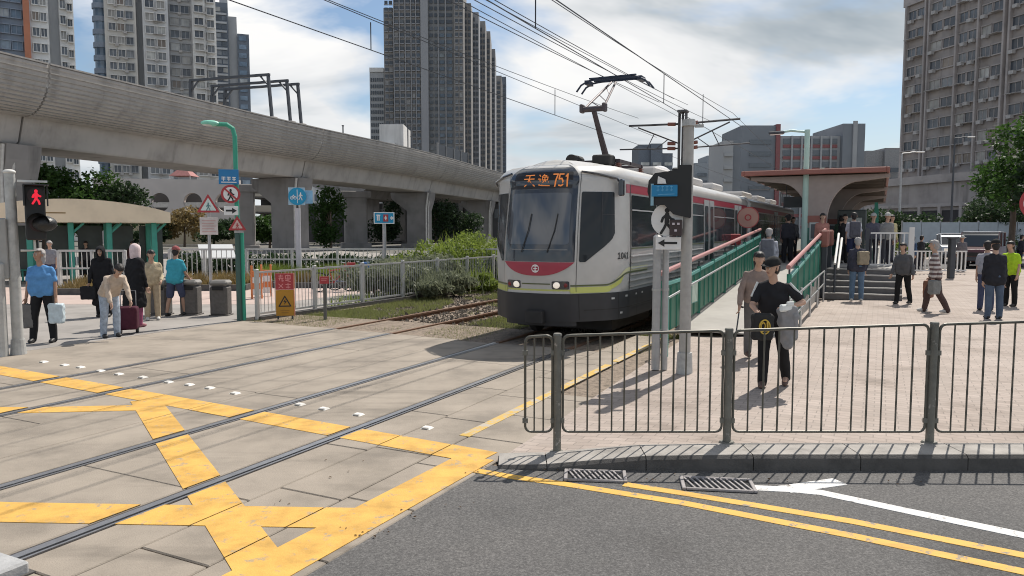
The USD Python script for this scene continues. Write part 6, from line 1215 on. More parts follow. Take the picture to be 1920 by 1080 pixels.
# low teal railing piece near the signal
t = Thing('guard_panel', 'short teal green guard railing between the signal poles', 'railing', T(11.9, -3.1, 0.03), TRZ - 1.2); [t.add('rail', tube([(-0.3, 0, z), (0.3, 0, z)], 0.018, 6), teal) for z in (0.2, 0.95)]; [t.add('bar', cyl((-0.28 + .112 * k, 0, 0.0 if k in (0, 5) else 0.2), (-0.28 + .112 * k, 0, 0.95), 0.013, n=6), teal) for k in range(6)]
# round pink sign by the platform ramp
p = T(24.0, -3.72, 0.9); zc = CAMZ + (432 - 408) * p[1] / FPX; t = Thing('round_sign', 'round pinkish red sign on a thin post above the ramp railing', 'sign', (p[0], p[1], 0.1), facing(p)); t.add('post', cyl((0, 0.03, 0), (0, 0.03, zc), 0.035, n=8), gal); s = t.add('disc', move(disc(0.33, 0.03), (0, -0.02, zc - 0.1)), M('disc_pink', (0.44, 0.25, 0.20), 0.5, var=0.06)); under(s, 'ring', upright(Point(0, zc - .1).buffer(0.325).difference(Point(0, zc - .1).buffer(0.305)), -0.042, -0.036), red_s); under(s, 'digit', upright(Point(0, zc - .1).buffer(0.1).difference(Point(0, zc - .1).buffer(0.065)), -0.042, -0.036), red_s); t.add('red_box', cbox((-0.45, 0.0, zc - 0.78), (0.5, 0.3, 0.34), 0.03), red_s)
# round red edged sign at the right edge
p = AT(1953, 380, 17.0); t = Thing('round_road_sign', 'large red edged round sign cut off by the right edge', 'sign', (p[0], 17.0, 0.12), facing(p)); zc = p[2] - 0.12; t.add('post', cyl((0, 0.04, 0), (0, 0.04, zc), 0.045, n=10), gal); s = t.add('disc', move(disc(0.42, 0.03), (0, -0.02, zc)), red_s); under(s, 'white_field', move(disc(0.34, 0.006), (0, -0.039, zc)), wh_s)

# thin street lamp posts behind the plaza
for px, Yp, py, lab in ((1683, 62, 290, 'slim street lamp behind the platform steps, in front of the apartment block'), (1780, 70, 262, 'thin dark lamp post at the middle of the apartment block podium')):
    x = X(px, Yp); h = CAMZ + (432 - py) * Yp / FPX; t = Thing('street_lamp', lab, 'street lamp', (x, Yp, 0)); m_ = gal if px < 1700 else dark_m; t.add('pole', cyl((0, 0, 0), (0, 0, h), 0.12, 0.07, 10), m_); t.add('arm', tube([(0, 0, h), (1.2, 0, h + .15)], 0.05, 7), m_); t.add('lamp_head', cbox((1.5, 0, h + .14), (0.7, 0.25, 0.12), 0.04), wh_s)
t = Thing('bollard_post', 'dark square post on the plaza behind the striped sweater', 'post', (X(1784, 30), 30.0, 0.12)); t.add('shaft', cbox((0, 0, 0.8), (0.22, 0.22, 1.6), 0.02), dark_m); t.add('cap', cbox((0, 0, 1.62), (0.28, 0.28, 0.06), 0.01), dark_m)

# ---------------------------------------------------------------- far street on the right
single('far_road', prism(Polygon([(10, 37.5), (95, 37.5), (95, 49), (14, 49)]), 0.11, 0.126), asphalt, kind='structure')
def car(p, rz, paint, label, roofm, tall=1.0):
    t = Thing('parked_car', label, 'car', p, rz); L, W = 4.3, 1.8
    low = [(-2.15, .35), (2.15, .35), (2.15, .75), (2.05, .98), (0.95, 1.08), (-2.0, 1.1), (-2.15, .8)]; up = [(-1.95, 1.08), (0.95, 1.06), (0.55, 1.55 * tall), (0.3, 1.68 * tall), (-1.7, 1.68 * tall), (-1.9, 1.55 * tall)]
    t.add('body', upright(Polygon(low).buffer(-.05).buffer(.05), -W / 2, W / 2), paint, smooth=30); cab = t.add('cabin', upright(Polygon(up).buffer(-.04).buffer(.04), -W / 2 + .08, W / 2 - .08), M('car_glass', (0.03, 0.035, 0.04), 0.08, var=0, spec=0.8), smooth=30); under(cab, 'roof', cbox((-0.7, 0, 1.70 * tall), (2.1, W - 0.2, 0.07), 0.03), roofm); under(cab, 'pillar', cat([bar((x0, sy * (W / 2 - .07), 1.08), (x1, sy * (W / 2 - .07), 1.68 * tall), 0.05, 0.09) for x0, x1 in ((0.95, 0.35), (-0.5, -0.5), (-1.93, -1.75)) for sy in (-1, 1)]), paint)
    for x in (-1.35, 1.35):
        for sy in (-1, 1): w_ = t.add('wheel', cyl((x, sy * (W / 2 - .2), .34), (x, sy * (W / 2 + .01), .34), .34, n=18), M('tyre_black', (0, 0, 0))); under(w_, 'rim', cyl((x, sy * (W / 2 + .011), .34), (x, sy * (W / 2 + .02), .34), .2, n=14), steel_l)
    for sy in (-1, 1): t.add('headlight', cbox((2.13, sy * .62, .8), (.06, .34, .16), .02), M('lamp_lens', (0, 0, 0)))
    t.add('grille', box((2.15, 0, .72), (.03, .8, .2)), blk); t.add('number_plate', box((2.165, 0, .5), (.02, .5, .12)), wh_s); t.add('bumper', cbox((2.17, 0, .48), (.12, 1.75, .2), .04), dark_m)
car((X(1838, 39), 39.0, 0.126), math.radians(-130), M('car_maroon', (0.10, 0.04, 0.04), 0.3, var=0, coat=.5), 'dark maroon off road car with a pale roof, facing the plaza', M('roof_pale', (0.55, 0.56, 0.58), 0.4), 1.08)
car((X(1800, 44), 44.5, 0.126), math.radians(-115), M('car_silver', (0.45, 0.46, 0.48), 0.3, 0.4, var=0), 'silver car half hidden left of the maroon car', M('car_silver', (0, 0, 0)))
t = Thing('hoarding', 'pale corrugated hoarding across the far side of the street', 'hoarding', (X(1850, 50), 50, 0.1), -0.05)
for k in range(12): t.add('panel', box((-5 + k * 1.25, 0.02 * (k % 2), 1.35), (1.2, 0.06, 2.3)), M('hoarding_blue', (0.42, 0.47, 0.52), 0.6, var=0.1)); 
for k in range(13): t.add('post', box((-5.62 + k * 1.25, 0.08, 1.3), (0.08, 0.1, 2.6)), gal)
wf = Thing('street_fence', 'white barred street fence behind the people on the plaza', 'fence', (X(1735, 33), 33.0, 0.12), -0.04); [wf.add('rail', box((0, 0, z), (3.6, 0.05, 0.05)), wht) for z in (0.15, 1.0)]; [wf.add('bar', box((-1.75 + .175 * k, 0, .57), (0.055, 0.03, 0.85)), wht) for k in range(21)]
for i, (px, Yp, R, m, lab) in enumerate(((1690, 40, (0.9, 0.7, 0.6), leafC, 'bright green bush behind the platform fence'), (1720, 41, (1.0, 0.7, 0.5), leafB, 'dark potted bush right of the bright green bush'), (1885, 48, (1.6, 1.0, 0.9), leafB, 'dark bush in front of the hoarding'))):
    t = Thing('street_bush', lab, 'bush', (X(px, Yp), Yp, 0.1)); t.add('foliage', leaves(blob((0, 0, 0.9), R, 6, 80 + i), 900, 0.09, 80 + i), m); t.add('stem', cyl((0, 0, 0), (0, 0, 0.8), 0.05, n=6), bark); t.add('pot', cyl((0, 0, 0), (0, 0, 0.4), 0.28, 0.34, 12), M('pot_brown', (0.25, 0.13, 0.09), 0.8))
# ---------------------------------------------------------------- people
SPH = {}
def sph(c, r, n=12, sc=(1, 1, 1)):
    return m3.Manifold.sphere(1.0, n).scale((r * sc[0], r * sc[1], r * sc[2])).translate(tuple(map(float, c)))
def limb(a, ra, b, rb, n=12): return m3.Manifold.batch_hull([sph(a, ra, n), sph(b, rb, n)])
def fuse(parts, res=0.03, it=8):
    m = parts[0]
    for q in parts[1:]: m = m + q
    m = m.refine_to_length(res); g = m.to_mesh(); t = trimesh.Trimesh(g.vert_properties[:, :3], g.tri_verts, process=True)
    if it: trimesh.smoothing.filter_taubin(t, lamb=0.5, nu=0.53, iterations=it)
    return t
def un(v): v = np.array(v, float); return v / np.linalg.norm(v)
SK1 = M('skin_light', (0.46, 0.29, 0.21), 0.55, var=0.08, scale=6); SK2 = M('skin_tan', (0.36, 0.215, 0.15), 0.55, var=0.08, scale=6)
def cloth(name, c, var=0.22, **k): return M('cloth_' + name, c, 0.9, var=var, scale=9, bump=0.25, bscale=14, spec=0.2, **k)
HAIRB = M('hair_black', (0.018, 0.015, 0.014), 0.6, var=0.2); HAIRG = M('hair_grey', (0.34, 0.32, 0.31), 0.7, var=0.2)
SHOE_B = M('shoe_black', (0.025, 0.024, 0.024), 0.5, var=0.1); SHOE_W = M('shoe_white', (0.55, 0.53, 0.50), 0.6, var=0.1)

def person(label, pos, heading, H=1.65, lean=4, head_pitch=0, head_turn=0, arms=None, legs=None, shirt=None, sleeve='short', hem=0.0, pants=None, pants_len='long', skin=None, hair='short', hair_m=None, shoe=None, robe=None, group=None, detail=False, stripe=None, girth=1.0, hem_m=None):
    """heading: degrees, 0 faces +y (away), 180 faces the camera; local frame x = right hand, y = forward"""
    skin = skin or SK1; hair_m = hair_m or HAIRB; shoe = shoe or SHOE_B
    arms = arms or [((0.10, 0.0, -1), (0.04, 0.14, -1)), ((-0.10, 0.0, -1), (-0.04, 0.14, -1))]
    legs = legs or [((0.05, 0.02, -1), (0.02, -0.03, -1)), ((-0.05, 0.02, -1), (-0.02, -0.03, -1))]
    s = H / 1.7; TH, SN, AH = 0.42 * s, 0.40 * s, 0.075 * s
    hips = [np.array([sx * 0.088 * s, 0, 0]) for sx in (1, -1)]; kn, an = [], []
    for h, (d1, d2) in zip(hips, legs): k = h + un(d1) * TH; kn.append(k); an.append(k + un(d2) * SN)
    z0 = AH - min(a[2] for a in an); P = np.array([0, 0, z0]); hips = [h + P for h in hips]; kn = [k + P for k in kn]; an = [a + P for a in an]
    l = math.radians(lean); up = np.array([0, math.sin(l), math.cos(l)]); fw = np.array([0, math.cos(l), -math.sin(l)])
    C = P + up * 0.33 * s; SHZ = P + up * 0.465 * s; NB = P + up * 0.535 * s
    shd = [SHZ + np.array([sx * 0.168 * s * (0.95 if girth < 1 else 1), 0, 0]) for sx in (1, -1)]
    el, wr = [], []
    for h, (d1, d2) in zip(shd, arms): e = h + un(d1) * 0.285 * s; el.append(e); wr.append(e + un(d2) * 0.25 * s)
    hp, ht = math.radians(lean * 0.6 + head_pitch), math.radians(head_turn)
    hup = np.array([0, math.sin(hp), math.cos(hp)]); hf0 = np.array([0, math.cos(hp), -math.sin(hp)]); hr = np.array([math.cos(ht), 0, 0]) + hf0 * -math.sin(ht); hf = hf0 * math.cos(ht) + np.array([math.sin(ht), 0, 0]); hr = np.cross(hf, hup)
    HC = NB + up * 0.03 * s + hup * 0.142 * s + hf * 0.02 * s
    hd = lambda x, y, z: HC + (hr * x + hf * y + hup * z) * s
    t = Thing('person', label, 'person', pos, math.radians(-heading), group=group)
    g_ = girth
    # body, one continuous figure
    B = [limb(NB - up * 0.04 * s, 0.062 * s, HC - hup * 0.05 * s, 0.05 * s)]
    B.append(m3.Manifold.batch_hull([sph(hd(0, -0.012, 0.03), 0.083 * s), sph(hd(0, 0.018, 0.015), 0.074 * s), sph(hd(0, 0.035, -0.055), 0.048 * s), sph(hd(0, 0.045, -0.085), 0.030 * s)]))
    B.append(m3.Manifold.batch_hull([sph(hd(0, 0.088, 0.02), 0.009 * s, 8), sph(hd(0, 0.108, -0.018), 0.013 * s, 8), sph(hd(0, 0.075, -0.022), 0.016 * s, 8)]))
    for sx in (1, -1): B.append(m3.Manifold.batch_hull([sph(hd(sx * 0.08, -0.01, 0.02), 0.016 * s, 8), sph(hd(sx * 0.078, 0.0, -0.02), 0.011 * s, 8)]))
    B.append(m3.Manifold.batch_hull([sph(P + np.array([sx * 0.07 * s, 0, 0]), 0.07 * s) for sx in (1, -1)] + [sph(C + np.array([sx * 0.08 * s, 0, 0]), 0.06 * s) for sx in (1, -1)]))
    B.append(m3.Manifold.batch_hull([sph(C + np.array([sx * 0.07 * s, 0, 0]), 0.06 * s) for sx in (1, -1)] + [sph(h * 0.88 + SHZ * 0.12 - up * 0.015 * s, 0.035 * s) for h in shd] + [sph(NB - up * 0.04 * s, 0.05 * s)]))
    for i in (0, 1):
        B += [limb(shd[i] - up * 0.012 * s, 0.043 * s, el[i], 0.036 * s), limb(el[i], 0.036 * s, wr[i], 0.026 * s), limb(hips[i], 0.082 * s, kn[i], 0.052 * s), limb(kn[i], 0.052 * s, kn[i] * 0.65 + an[i] * 0.35 + fw * -0.01 * s, 0.052 * s), limb(kn[i] * 0.65 + an[i] * 0.35 + fw * -0.01 * s, 0.052 * s, an[i], 0.033 * s), limb(an[i], 0.035 * s, an[i] + np.array([0, 0.11 * s, -0.045 * s]), 0.028 * s)]
        d = un(wr[i] - el[i]); sx = 1 if i == 0 else -1
        side = un(np.cross(d, np.array([sx * 1.0, 0, 0.15]))); pn = un(np.cross(side, d)); hand = wr[i] + d * 0.045 * s
        B.append(m3.Manifold.batch_hull([sph(wr[i], 0.024 * s, 8)] + [sph(hand + d * 0.04 * s + side * q * 0.03 * s, 0.0135 * s, 8) for q in (-1, 1)] + [sph(hand + side * q * 0.028 * s, 0.0145 * s, 8) for q in (-1, 1)]))
        for q, Lf in zip((-1, -0.34, 0.34, 1), (0.06, 0.072, 0.068, 0.054)):
            a = hand + d * 0.042 * s + side * q * 0.029 * s; b = a + (d * 0.9 + pn * sx * 0.35) * Lf * 0.55 * s; c = b + (d * 0.6 + pn * sx * 0.8) * Lf * 0.45 * s
            B += [limb(a, 0.0095 * s, b, 0.0088 * s, 6), limb(b, 0.0088 * s, c, 0.0078 * s, 6)]
        th = hand - d * 0.02 * s - side * 0.03 * s; b = th + (d * 0.6 - side * 0.75 + pn * sx * 0.3) * 0.035 * s; B += [limb(th, 0.0125 * s, b, 0.0105 * s, 6), limb(b, 0.0105 * s, b + (d * 0.9 + pn * sx * 0.4) * 0.03 * s, 0.009 * s, 6)]
    body = t.add('body', fuse(B, 0.022 if detail else 0.035, 6), skin, smooth=True)
    # clothes
    k = 1.0
    if robe is None:
        pel = [sph(P + np.array([sx * 0.085 * s * g_, y * s, 0.03 * s]), 0.098 * s) for sx in (1, -1) for y in (0.012, -0.025)] + [sph(P + up * 0.14 * s + np.array([sx * 0.08 * s * g_, 0, 0]), 0.092 * s) for sx in (1, -1)]
        Pn = [m3.Manifold.batch_hull(pel)]
        for i in (0, 1):
            if pants_len == 'long':
                fl = an[i] + un(an[i] - kn[i]) * 0.02 * s
                Pn += [limb(hips[i], 0.104 * s, kn[i], 0.073 * s), limb(kn[i], 0.073 * s, kn[i] * .5 + fl * .5 - fw * 0.012 * s, 0.07 * s), limb(kn[i] * .5 + fl * .5 - fw * 0.012 * s, 0.07 * s, fl, 0.06 * s)]
            elif pants_len == 'shorts': Pn += [limb(hips[i], 0.108 * s, hips[i] * 0.12 + kn[i] * 0.88, 0.092 * s)]
        if pants_len == 'skirt': Pn.append(m3.Manifold.batch_hull(pel + [sph((kn[i] * 0.9 + hips[i] * 0.1), 0.12 * s) for i in (0, 1)]))
        t.add('trousers' if pants_len == 'long' else pants_len, fuse(Pn, 0.035, 8), pants, smooth=True)
        S_ = [m3.Manifold.batch_hull([sph(P + up * (0.05 - hem) * s + np.array([sx * 0.095 * s * g_, y * s, 0]), 0.112 * s) for sx in (1, -1) for y in (0.015, -0.02)] + [sph(P + up * 0.10 * s + np.array([sx * 0.085 * s * g_, -0.01 * s, 0]), 0.112 * s) for sx in (1, -1)] + [sph(C + np.array([sx * 0.105 * s * g_, 0.0, 0]) + fw * 0.02 * s * g_, 0.107 * s) for sx in (1, -1)]),
              m3.Manifold.batch_hull([sph(C + np.array([sx * 0.10 * s * g_, 0, 0]) + fw * 0.015 * s, 0.107 * s) for sx in (1, -1)] + [sph(h * 0.88 + SHZ * 0.12 - up * 0.022 * s, 0.056 * s) for h in shd] + [sph(NB - up * 0.045 * s + np.array([sx * 0.022 * s, 0, 0]), 0.060 * s) for sx in (1, -1)])]
    else:
        hz = robe['hem'] * s; S_ = [m3.Manifold.batch_hull([sph((P[0] + sx * robe.get('w', 0.16) * s, P[1] + y * s, hz + 0.06 * s), 0.07 * s) for sx in (1, -1) for y in (0.08, -0.10)] + [sph(P + np.array([sx * 0.11 * s, 0, 0.0]), 0.12 * s) for sx in (1, -1)]),
              m3.Manifold.batch_hull([sph(P + np.array([sx * 0.11 * s, 0, 0.0]), 0.12 * s) for sx in (1, -1)] + [sph(C + np.array([sx * 0.11 * s, 0, 0]), 0.115 * s) for sx in (1, -1)] + [sph(h * 0.93 + SHZ * 0.07, 0.075 * s) for h in shd] + [sph(NB - up * 0.03 * s, 0.075 * s)])]
        if pants is not None:
            t.add('trousers', fuse([limb(kn[i] * 1.0, 0.08 * s, an[i], 0.06 * s) for i in (0, 1)], 0.05, 4), pants, smooth=True)
    for i in (0, 1):
        if sleeve == 'long': S_ += [limb(shd[i] - up * 0.012 * s, 0.057 * s, el[i], 0.052 * s), limb(el[i], 0.056 * s, el[i] * 0.08 + wr[i] * 0.92, 0.041 * s)]
        elif sleeve == 'short': S_ += [limb(shd[i] - up * 0.014 * s, 0.057 * s, shd[i] * 0.3 + el[i] * 0.7, 0.061 * s)]
        else: S_ += [limb(shd[i], 0.066 * s, shd[i] * 0.85 + el[i] * 0.15, 0.06 * s)]
    sm = fuse(S_, 0.03, 8)
    v = sm.vertices; wob = meshkit.noise(v * 13 + 3.3 * len(label), len(label)) - 0.5; sm.vertices = v + sm.vertex_normals * (wob * 0.026 * s + (meshkit.noise(v * [30, 30, 17] + 7.7, 3) - 0.5) * 0.014 * s)[:, None]
    gar = t.add('coat' if robe else 'shirt', sm, shirt, smooth=True)
    if stripe is not None:
        for i in (0, 1): under(gar, 'sleeve_stripe', tube([shd[i] + np.array([(1 if i == 0 else -1) * 0.035 * s, 0.022 * s, 0.042 * s]), shd[i] * .6 + el[i] * .4 + np.array([(1 if i == 0 else -1) * 0.036 * s, 0.022 * s, 0.036 * s]), shd[i] * .3 + el[i] * .7 + np.array([(1 if i == 0 else -1) * 0.036 * s, 0.022 * s, 0.036 * s])], 0.016 * s, 6), stripe, smooth=True)
    for i in (0, 1):
        a = an[i]; kd = un(an[i] - kn[i]); toe = un(np.array([0, 1.0, 0]) + np.array([0, 0, 1.0]) * max(-0.6, min(0.6, kd[1] * 0.8)) * (1 if a[2] > AH * 1.5 else 0)); dn = np.array([0, 0, -1.0])
        m = m3.Manifold.batch_hull([sph(a + dn * 0.03 * s - toe * 0.035 * s, 0.042 * s), sph(a + dn * 0.012 * s, 0.046 * s), sph(a + dn * 0.04 * s + toe * 0.13 * s, 0.036 * s, 12, (1.1, 1, .9)), sph(a + dn * 0.035 * s + toe * 0.07 * s, 0.042 * s)])
        t.add('shoe', fuse([m], 0.03, 3), shoe, smooth=True)
    # hair or headgear
    cap = None
    def cutface(m, y=0.045, z=0.03):
        b = m3.Manifold.cube((0.4 * s, 0.4 * s, 0.4 * s), True).translate((0, (y + 0.2) * s, (z - 0.2) * s))
        R = np.stack([hr, hf, hup], 1); b = b.transform(np.hstack([R, HC[:, None]])); return m - b
    if hair in ('short', 'bob', 'thin'):
        hh = m3.Manifold.batch_hull([sph(hd(0, -0.022, 0.04), 0.092 * s), sph(hd(0, 0.012, 0.045), 0.084 * s)] + ([sph(hd(0, -0.04, -0.05 if hair == 'short' else -0.11), 0.066 * s)]))
        hh = cutface(hh, 0.035 if hair == 'short' else 0.01, 0.055 if hair != 'thin' else 0.085); hq = fuse([hh], 0.02, 4); hq.vertices += hq.vertex_normals * ((meshkit.noise(hq.vertices * [48, 48, 22] + len(label), 9) - 0.45) * 0.02 * s)[:, None]; t.add('hair', hq, hair_m, smooth=True)
    if hair == 'bun':
        hh = cutface(m3.Manifold.batch_hull([sph(hd(0, -0.022, 0.04), 0.092 * s), sph(hd(0, 0.012, 0.045), 0.084 * s)]), 0.03, 0.05) + sph(hd(0, -0.12, 0.03), 0.045 * s); hq = fuse([hh], 0.02, 4); hq.vertices += hq.vertex_normals * ((meshkit.noise(hq.vertices * [48, 48, 22] + len(label), 9) - 0.45) * 0.02 * s)[:, None]; t.add('hair', hq, hair_m, smooth=True)
    if hair in ('cap', 'hat'):
        cm = hem_m or HAIRB
        hh = cutface(m3.Manifold.batch_hull([sph(hd(0, -0.02, 0.0), 0.088 * s), sph(hd(0, -0.04, -0.05), 0.062 * s)]), 0.02, 0.2); t.add('hair', fuse([hh], 0.03, 3), hair_m, smooth=True)
        top = m3.Manifold.batch_hull([sph(hd(0, -0.012, 0.055), 0.098 * s), sph(hd(0, 0.012, 0.05), 0.092 * s)]); b = m3.Manifold.cube((0.5 * s,) * 3, True).translate((0, 0, (0.045 - 0.25) * s)); R = np.stack([hr, hf, hup], 1); top = top - b.transform(np.hstack([R, HC[:, None]]))
        if hair == 'cap': brim = m3.Manifold.batch_hull([sph(hd(x, y, 0.048), 0.007 * s, 8) for x, y in ((-0.075, 0.05), (0.075, 0.05), (-0.06, 0.13), (0.06, 0.13), (0, 0.155))])
        else: brim = m3.Manifold.batch_hull([sph(hd(0.15 * math.cos(q), 0.15 * math.sin(q), 0.045), 0.007 * s, 8) for q in np.linspace(0, 2 * math.pi, 14)])
        t.add('cap' if hair == 'cap' else 'hat', fuse([top + brim], 0.025, 2), cm, smooth=True)
    if hair == 'hood':
        cm = hem_m or shirt
        hh = m3.Manifold.batch_hull([sph(hd(0, -0.03, 0.035), 0.108 * s), sph(hd(0, 0.03, 0.03), 0.098 * s), sph(hd(0, -0.03, -0.1), 0.095 * s), sph(hd(0, 0.0, -0.17), 0.10 * s)])
        hh = hh - m3.Manifold.batch_hull([sph(hd(0, 0.10, 0.015), 0.072 * s), sph(hd(0, 0.11, -0.06), 0.06 * s), sph(hd(0, 0.2, -0.02), 0.09 * s)]); t.add('hood', fuse([hh], 0.025, 3), cm, smooth=True)
    if detail:
        for sx in (1, -1):
            e = under(body, 'eye', ball(hd(sx * 0.031, 0.083, 0.012), 0.011 * s, 1), M('eye_white', (0.6, 0.58, 0.55), 0.3, var=0)); under(body, 'iris', ball(hd(sx * 0.031, 0.0905, 0.012), 0.0055 * s, 1), HAIRB); under(body, 'brow', tube([hd(sx * 0.015, 0.092, 0.036), hd(sx * 0.045, 0.083, 0.038)], 0.005 * s, 5), hair_m)
        under(body, 'mouth', m3.Manifold.batch_hull([sph(hd(-0.02, 0.081, -0.052), 0.005 * s, 6), sph(hd(0.02, 0.081, -0.052), 0.005 * s, 6), sph(hd(0, 0.087, -0.05), 0.006 * s, 6)]), M('lips', (0.30, 0.12, 0.10), 0.5, var=0))
    c, q_ = math.cos(t.rz), math.sin(t.rz)
    W = lambda v: np.array([c * v[0] - q_ * v[1], q_ * v[0] + c * v[1], v[2]]) + t.loc
    t.hands = [W(w + un(w - e) * 0.085 * s) for w, e in zip(wr, el)]; t.back = W(C - fw * 0.16 * s); t.chest = W(C + fw * 0.14 * s); t.W = W; t.s = s
    return t
def bag(name, label, c, w, d, h, m, rz=0.0, soft=0.35, group=None, strap=True):
    t = Thing(name, label, 'bag', (c[0], c[1], c[2]), rz); B = m3.Manifold.batch_hull([sph((sx * (w / 2 - .03) * (1 if z < 0 else 1 - soft), sy * (d / 2 - .03) * (1 if z < 0 else 1 - soft), z), 0.03) for sx in (-1, 1) for sy in (-1, 1) for z in (-h, -h * 0.25, -h * 0.1)]); q = fuse([B], 0.03, 3); q.vertices += q.vertex_normals * ((meshkit.noise(q.vertices * 22, 5) - 0.5) * 0.02)[:, None]; t.add('pouch', q, m, smooth=True)
    if strap: t.add('handle', cat([tube([(-w * .22, sy * .02, -h * 0.1), (-w * .12, 0, 0.0), (w * .12, 0, 0.0), (w * .22, sy * .02, -h * 0.1)], 0.008, 6) for sx, sy in ((1, 1), (1, -1))]), m)
    return t
def foot(px, py, z=0.0): return G(px, py, z)

# people waiting at the left
P1 = person('man in a blue T-shirt and black trousers waiting by the left signal', foot(84, 642), 172, 1.70, lean=2, head_turn=25, head_pitch=0, shirt=cloth('blue', (0.10, 0.26, 0.52)), pants=cloth('black', (0.018, 0.018, 0.02)), skin=SK2, hair='thin', hair_m=HAIRG, detail=True, girth=1.15, arms=[((0.22, -0.03, -1), (0.12, 0.12, -1)), ((-0.2, 0.0, -1), (-0.08, 0.12, -1))], legs=[((0.16, 0.03, -1), (0.10, -0.03, -1)), ((-0.10, 0.0, -1), (-0.06, -0.03, -1))])
bag('carrier_bag', 'grey carrier bag in the right hand of the man in the blue T-shirt', P1.hands[0] - [0, 0, 0.02], 0.24, 0.12, 0.42, cloth('bag_grey', (0.16, 0.155, 0.15)), 0.4); bag('carrier_bag', 'white and pale blue plastic bag held by the man in the blue T-shirt', P1.hands[1] - [0, 0, 0.02], 0.26, 0.13, 0.34, cloth('bag_white', (0.50, 0.58, 0.62)), 0.1)
P2 = person('woman dressed all in black with a black hood, behind the bending woman', foot(196, 594), 168, 1.66, lean=5, head_pitch=12, shirt=cloth('black2', (0.014, 0.014, 0.016)), sleeve='long', robe={'hem': 0.28, 'w': 0.17}, pants=cloth('black', (0, 0, 0)), hair='hood', detail=True, arms=[((0.25, 0.05, -1), (0.15, 0.25, -1)), ((-0.18, 0.1, -1), (0.2, 0.5, -1))])
bag('hand_bag', 'black handbag hanging from the arm of the woman in black', P2.hands[0] - [0, 0, 0.0], 0.34, 0.15, 0.28, cloth('black', (0, 0, 0)), 0.2)
P3 = person('woman in a cream top bending over a red trolley bag', foot(207, 632), 128, 1.60, lean=42, head_pitch=22, shirt=cloth('cream', (0.50, 0.41, 0.33)), sleeve='long', pants=cloth('pale_print', (0.36, 0.42, 0.50), var=0.5), hair='bob', detail=True, arms=[((0.05, 0.25, -1), (0.0, 0.55, -1)), ((-0.05, 0.45, -1), (0.05, 0.6, -0.9))], legs=[((0.08, 0.12, -1), (0.03, -0.10, -1)), ((-0.08, 0.10, -1), (-0.03, -0.08, -1))], hem=0.02)
tb = Thing('trolley_bag', 'dark red shopping trolley bag in front of the bending woman', 'trolley bag', foot(240, 626), 0.3); q = fuse([m3.Manifold.batch_hull([sph((sx * .15, sy * .10, z), .05) for sx in (-1, 1) for sy in (-1, 1) for z in (0.14, 0.5)])], .03, 3); tb.add('pouch', q, cloth('burgundy', (0.065, 0.018, 0.03)), smooth=True); tb.add('frame', cat([tube([(-.14, .14, .05), (-.14, .15, .85), (.14, .15, .85), (.14, .14, .05)], .012, 7)]), gal); [tb.add('wheel', cyl((sx * .15 - .02, .13, .07), (sx * .15 + .02, .13, .07), .07, n=14), SHOE_B) for sx in (-1, 1)]
P4 = person('tall woman in a black dress with a pinkish white head covering, back turned', foot(255, 613), 25, 1.74, lean=4, head_turn=-30, shirt=cloth('black2', (0, 0, 0)), sleeve='long', robe={'hem': 0.42, 'w': 0.15}, pants=cloth('magenta', (0.26, 0.07, 0.13)), hair='hood', hem_m=cloth('pink_white', (0.62, 0.50, 0.50)), arms=[((0.10, 0.1, -1), (-0.02, 0.3, -1)), ((-0.25, 0.15, -1), (-0.1, 0.5, -0.8))], shoe=M('shoe_rose', (0.3, 0.12, 0.14), .6))
P5 = person('woman in beige clothes half hidden behind the black dress', foot(287, 600), 150, 1.60, lean=6, head_pitch=10, shirt=cloth('beige_print', (0.46, 0.38, 0.26), var=0.4), sleeve='long', pants=cloth('khaki', (0.40, 0.32, 0.22)), hair='bob', arms=[((0.15, 0.2, -1), (0.0, 0.8, -0.4)), ((-0.15, 0.2, -1), (0.1, 0.8, -0.4))], shoe=SHOE_W)
P6 = person('man in a teal T-shirt, dark shorts and red cap walking away by the bins', foot(330, 592), 10, 1.66, lean=6, shirt=cloth('teal', (0.05, 0.31, 0.40)), hem=0.05, pants=cloth('navy', (0.06, 0.07, 0.12)), pants_len='shorts', hair='cap', hem_m=cloth('cap_red', (0.28, 0.09, 0.09)), skin=SK2, girth=1.1, arms=[((0.2, 0.12, -1), (0.0, 0.7, -0.6)), ((-0.22, 0.12, -1), (-0.05, 0.7, -0.6))], legs=[((0.12, 0.28, -1), (0.08, -0.02, -1)), ((-0.08, -0.10, -1), (-0.05, -0.30, -1))])
person('grey haired man standing behind the railing before the shelter', (X(108, 27), 26.6, 0), 170, 1.66, shirt=cloth('grey', (0.22, 0.22, 0.24)), pants=cloth('navy', (0, 0, 0)), hair='short', hair_m=HAIRG)
for px, lab, c in ((163, 'seated figure in dark clothes at the left bench of the shelter', (0.06, 0.055, 0.06)), (250, 'dark clothed figure standing under the right end of the shelter', (0.10, 0.05, 0.05))): person(lab, (X(px, 31), 31.0, 0), 175, 1.58, shirt=cloth('dim%d' % px, c), sleeve='long', pants=cloth('black', (0, 0, 0)), hair='short')

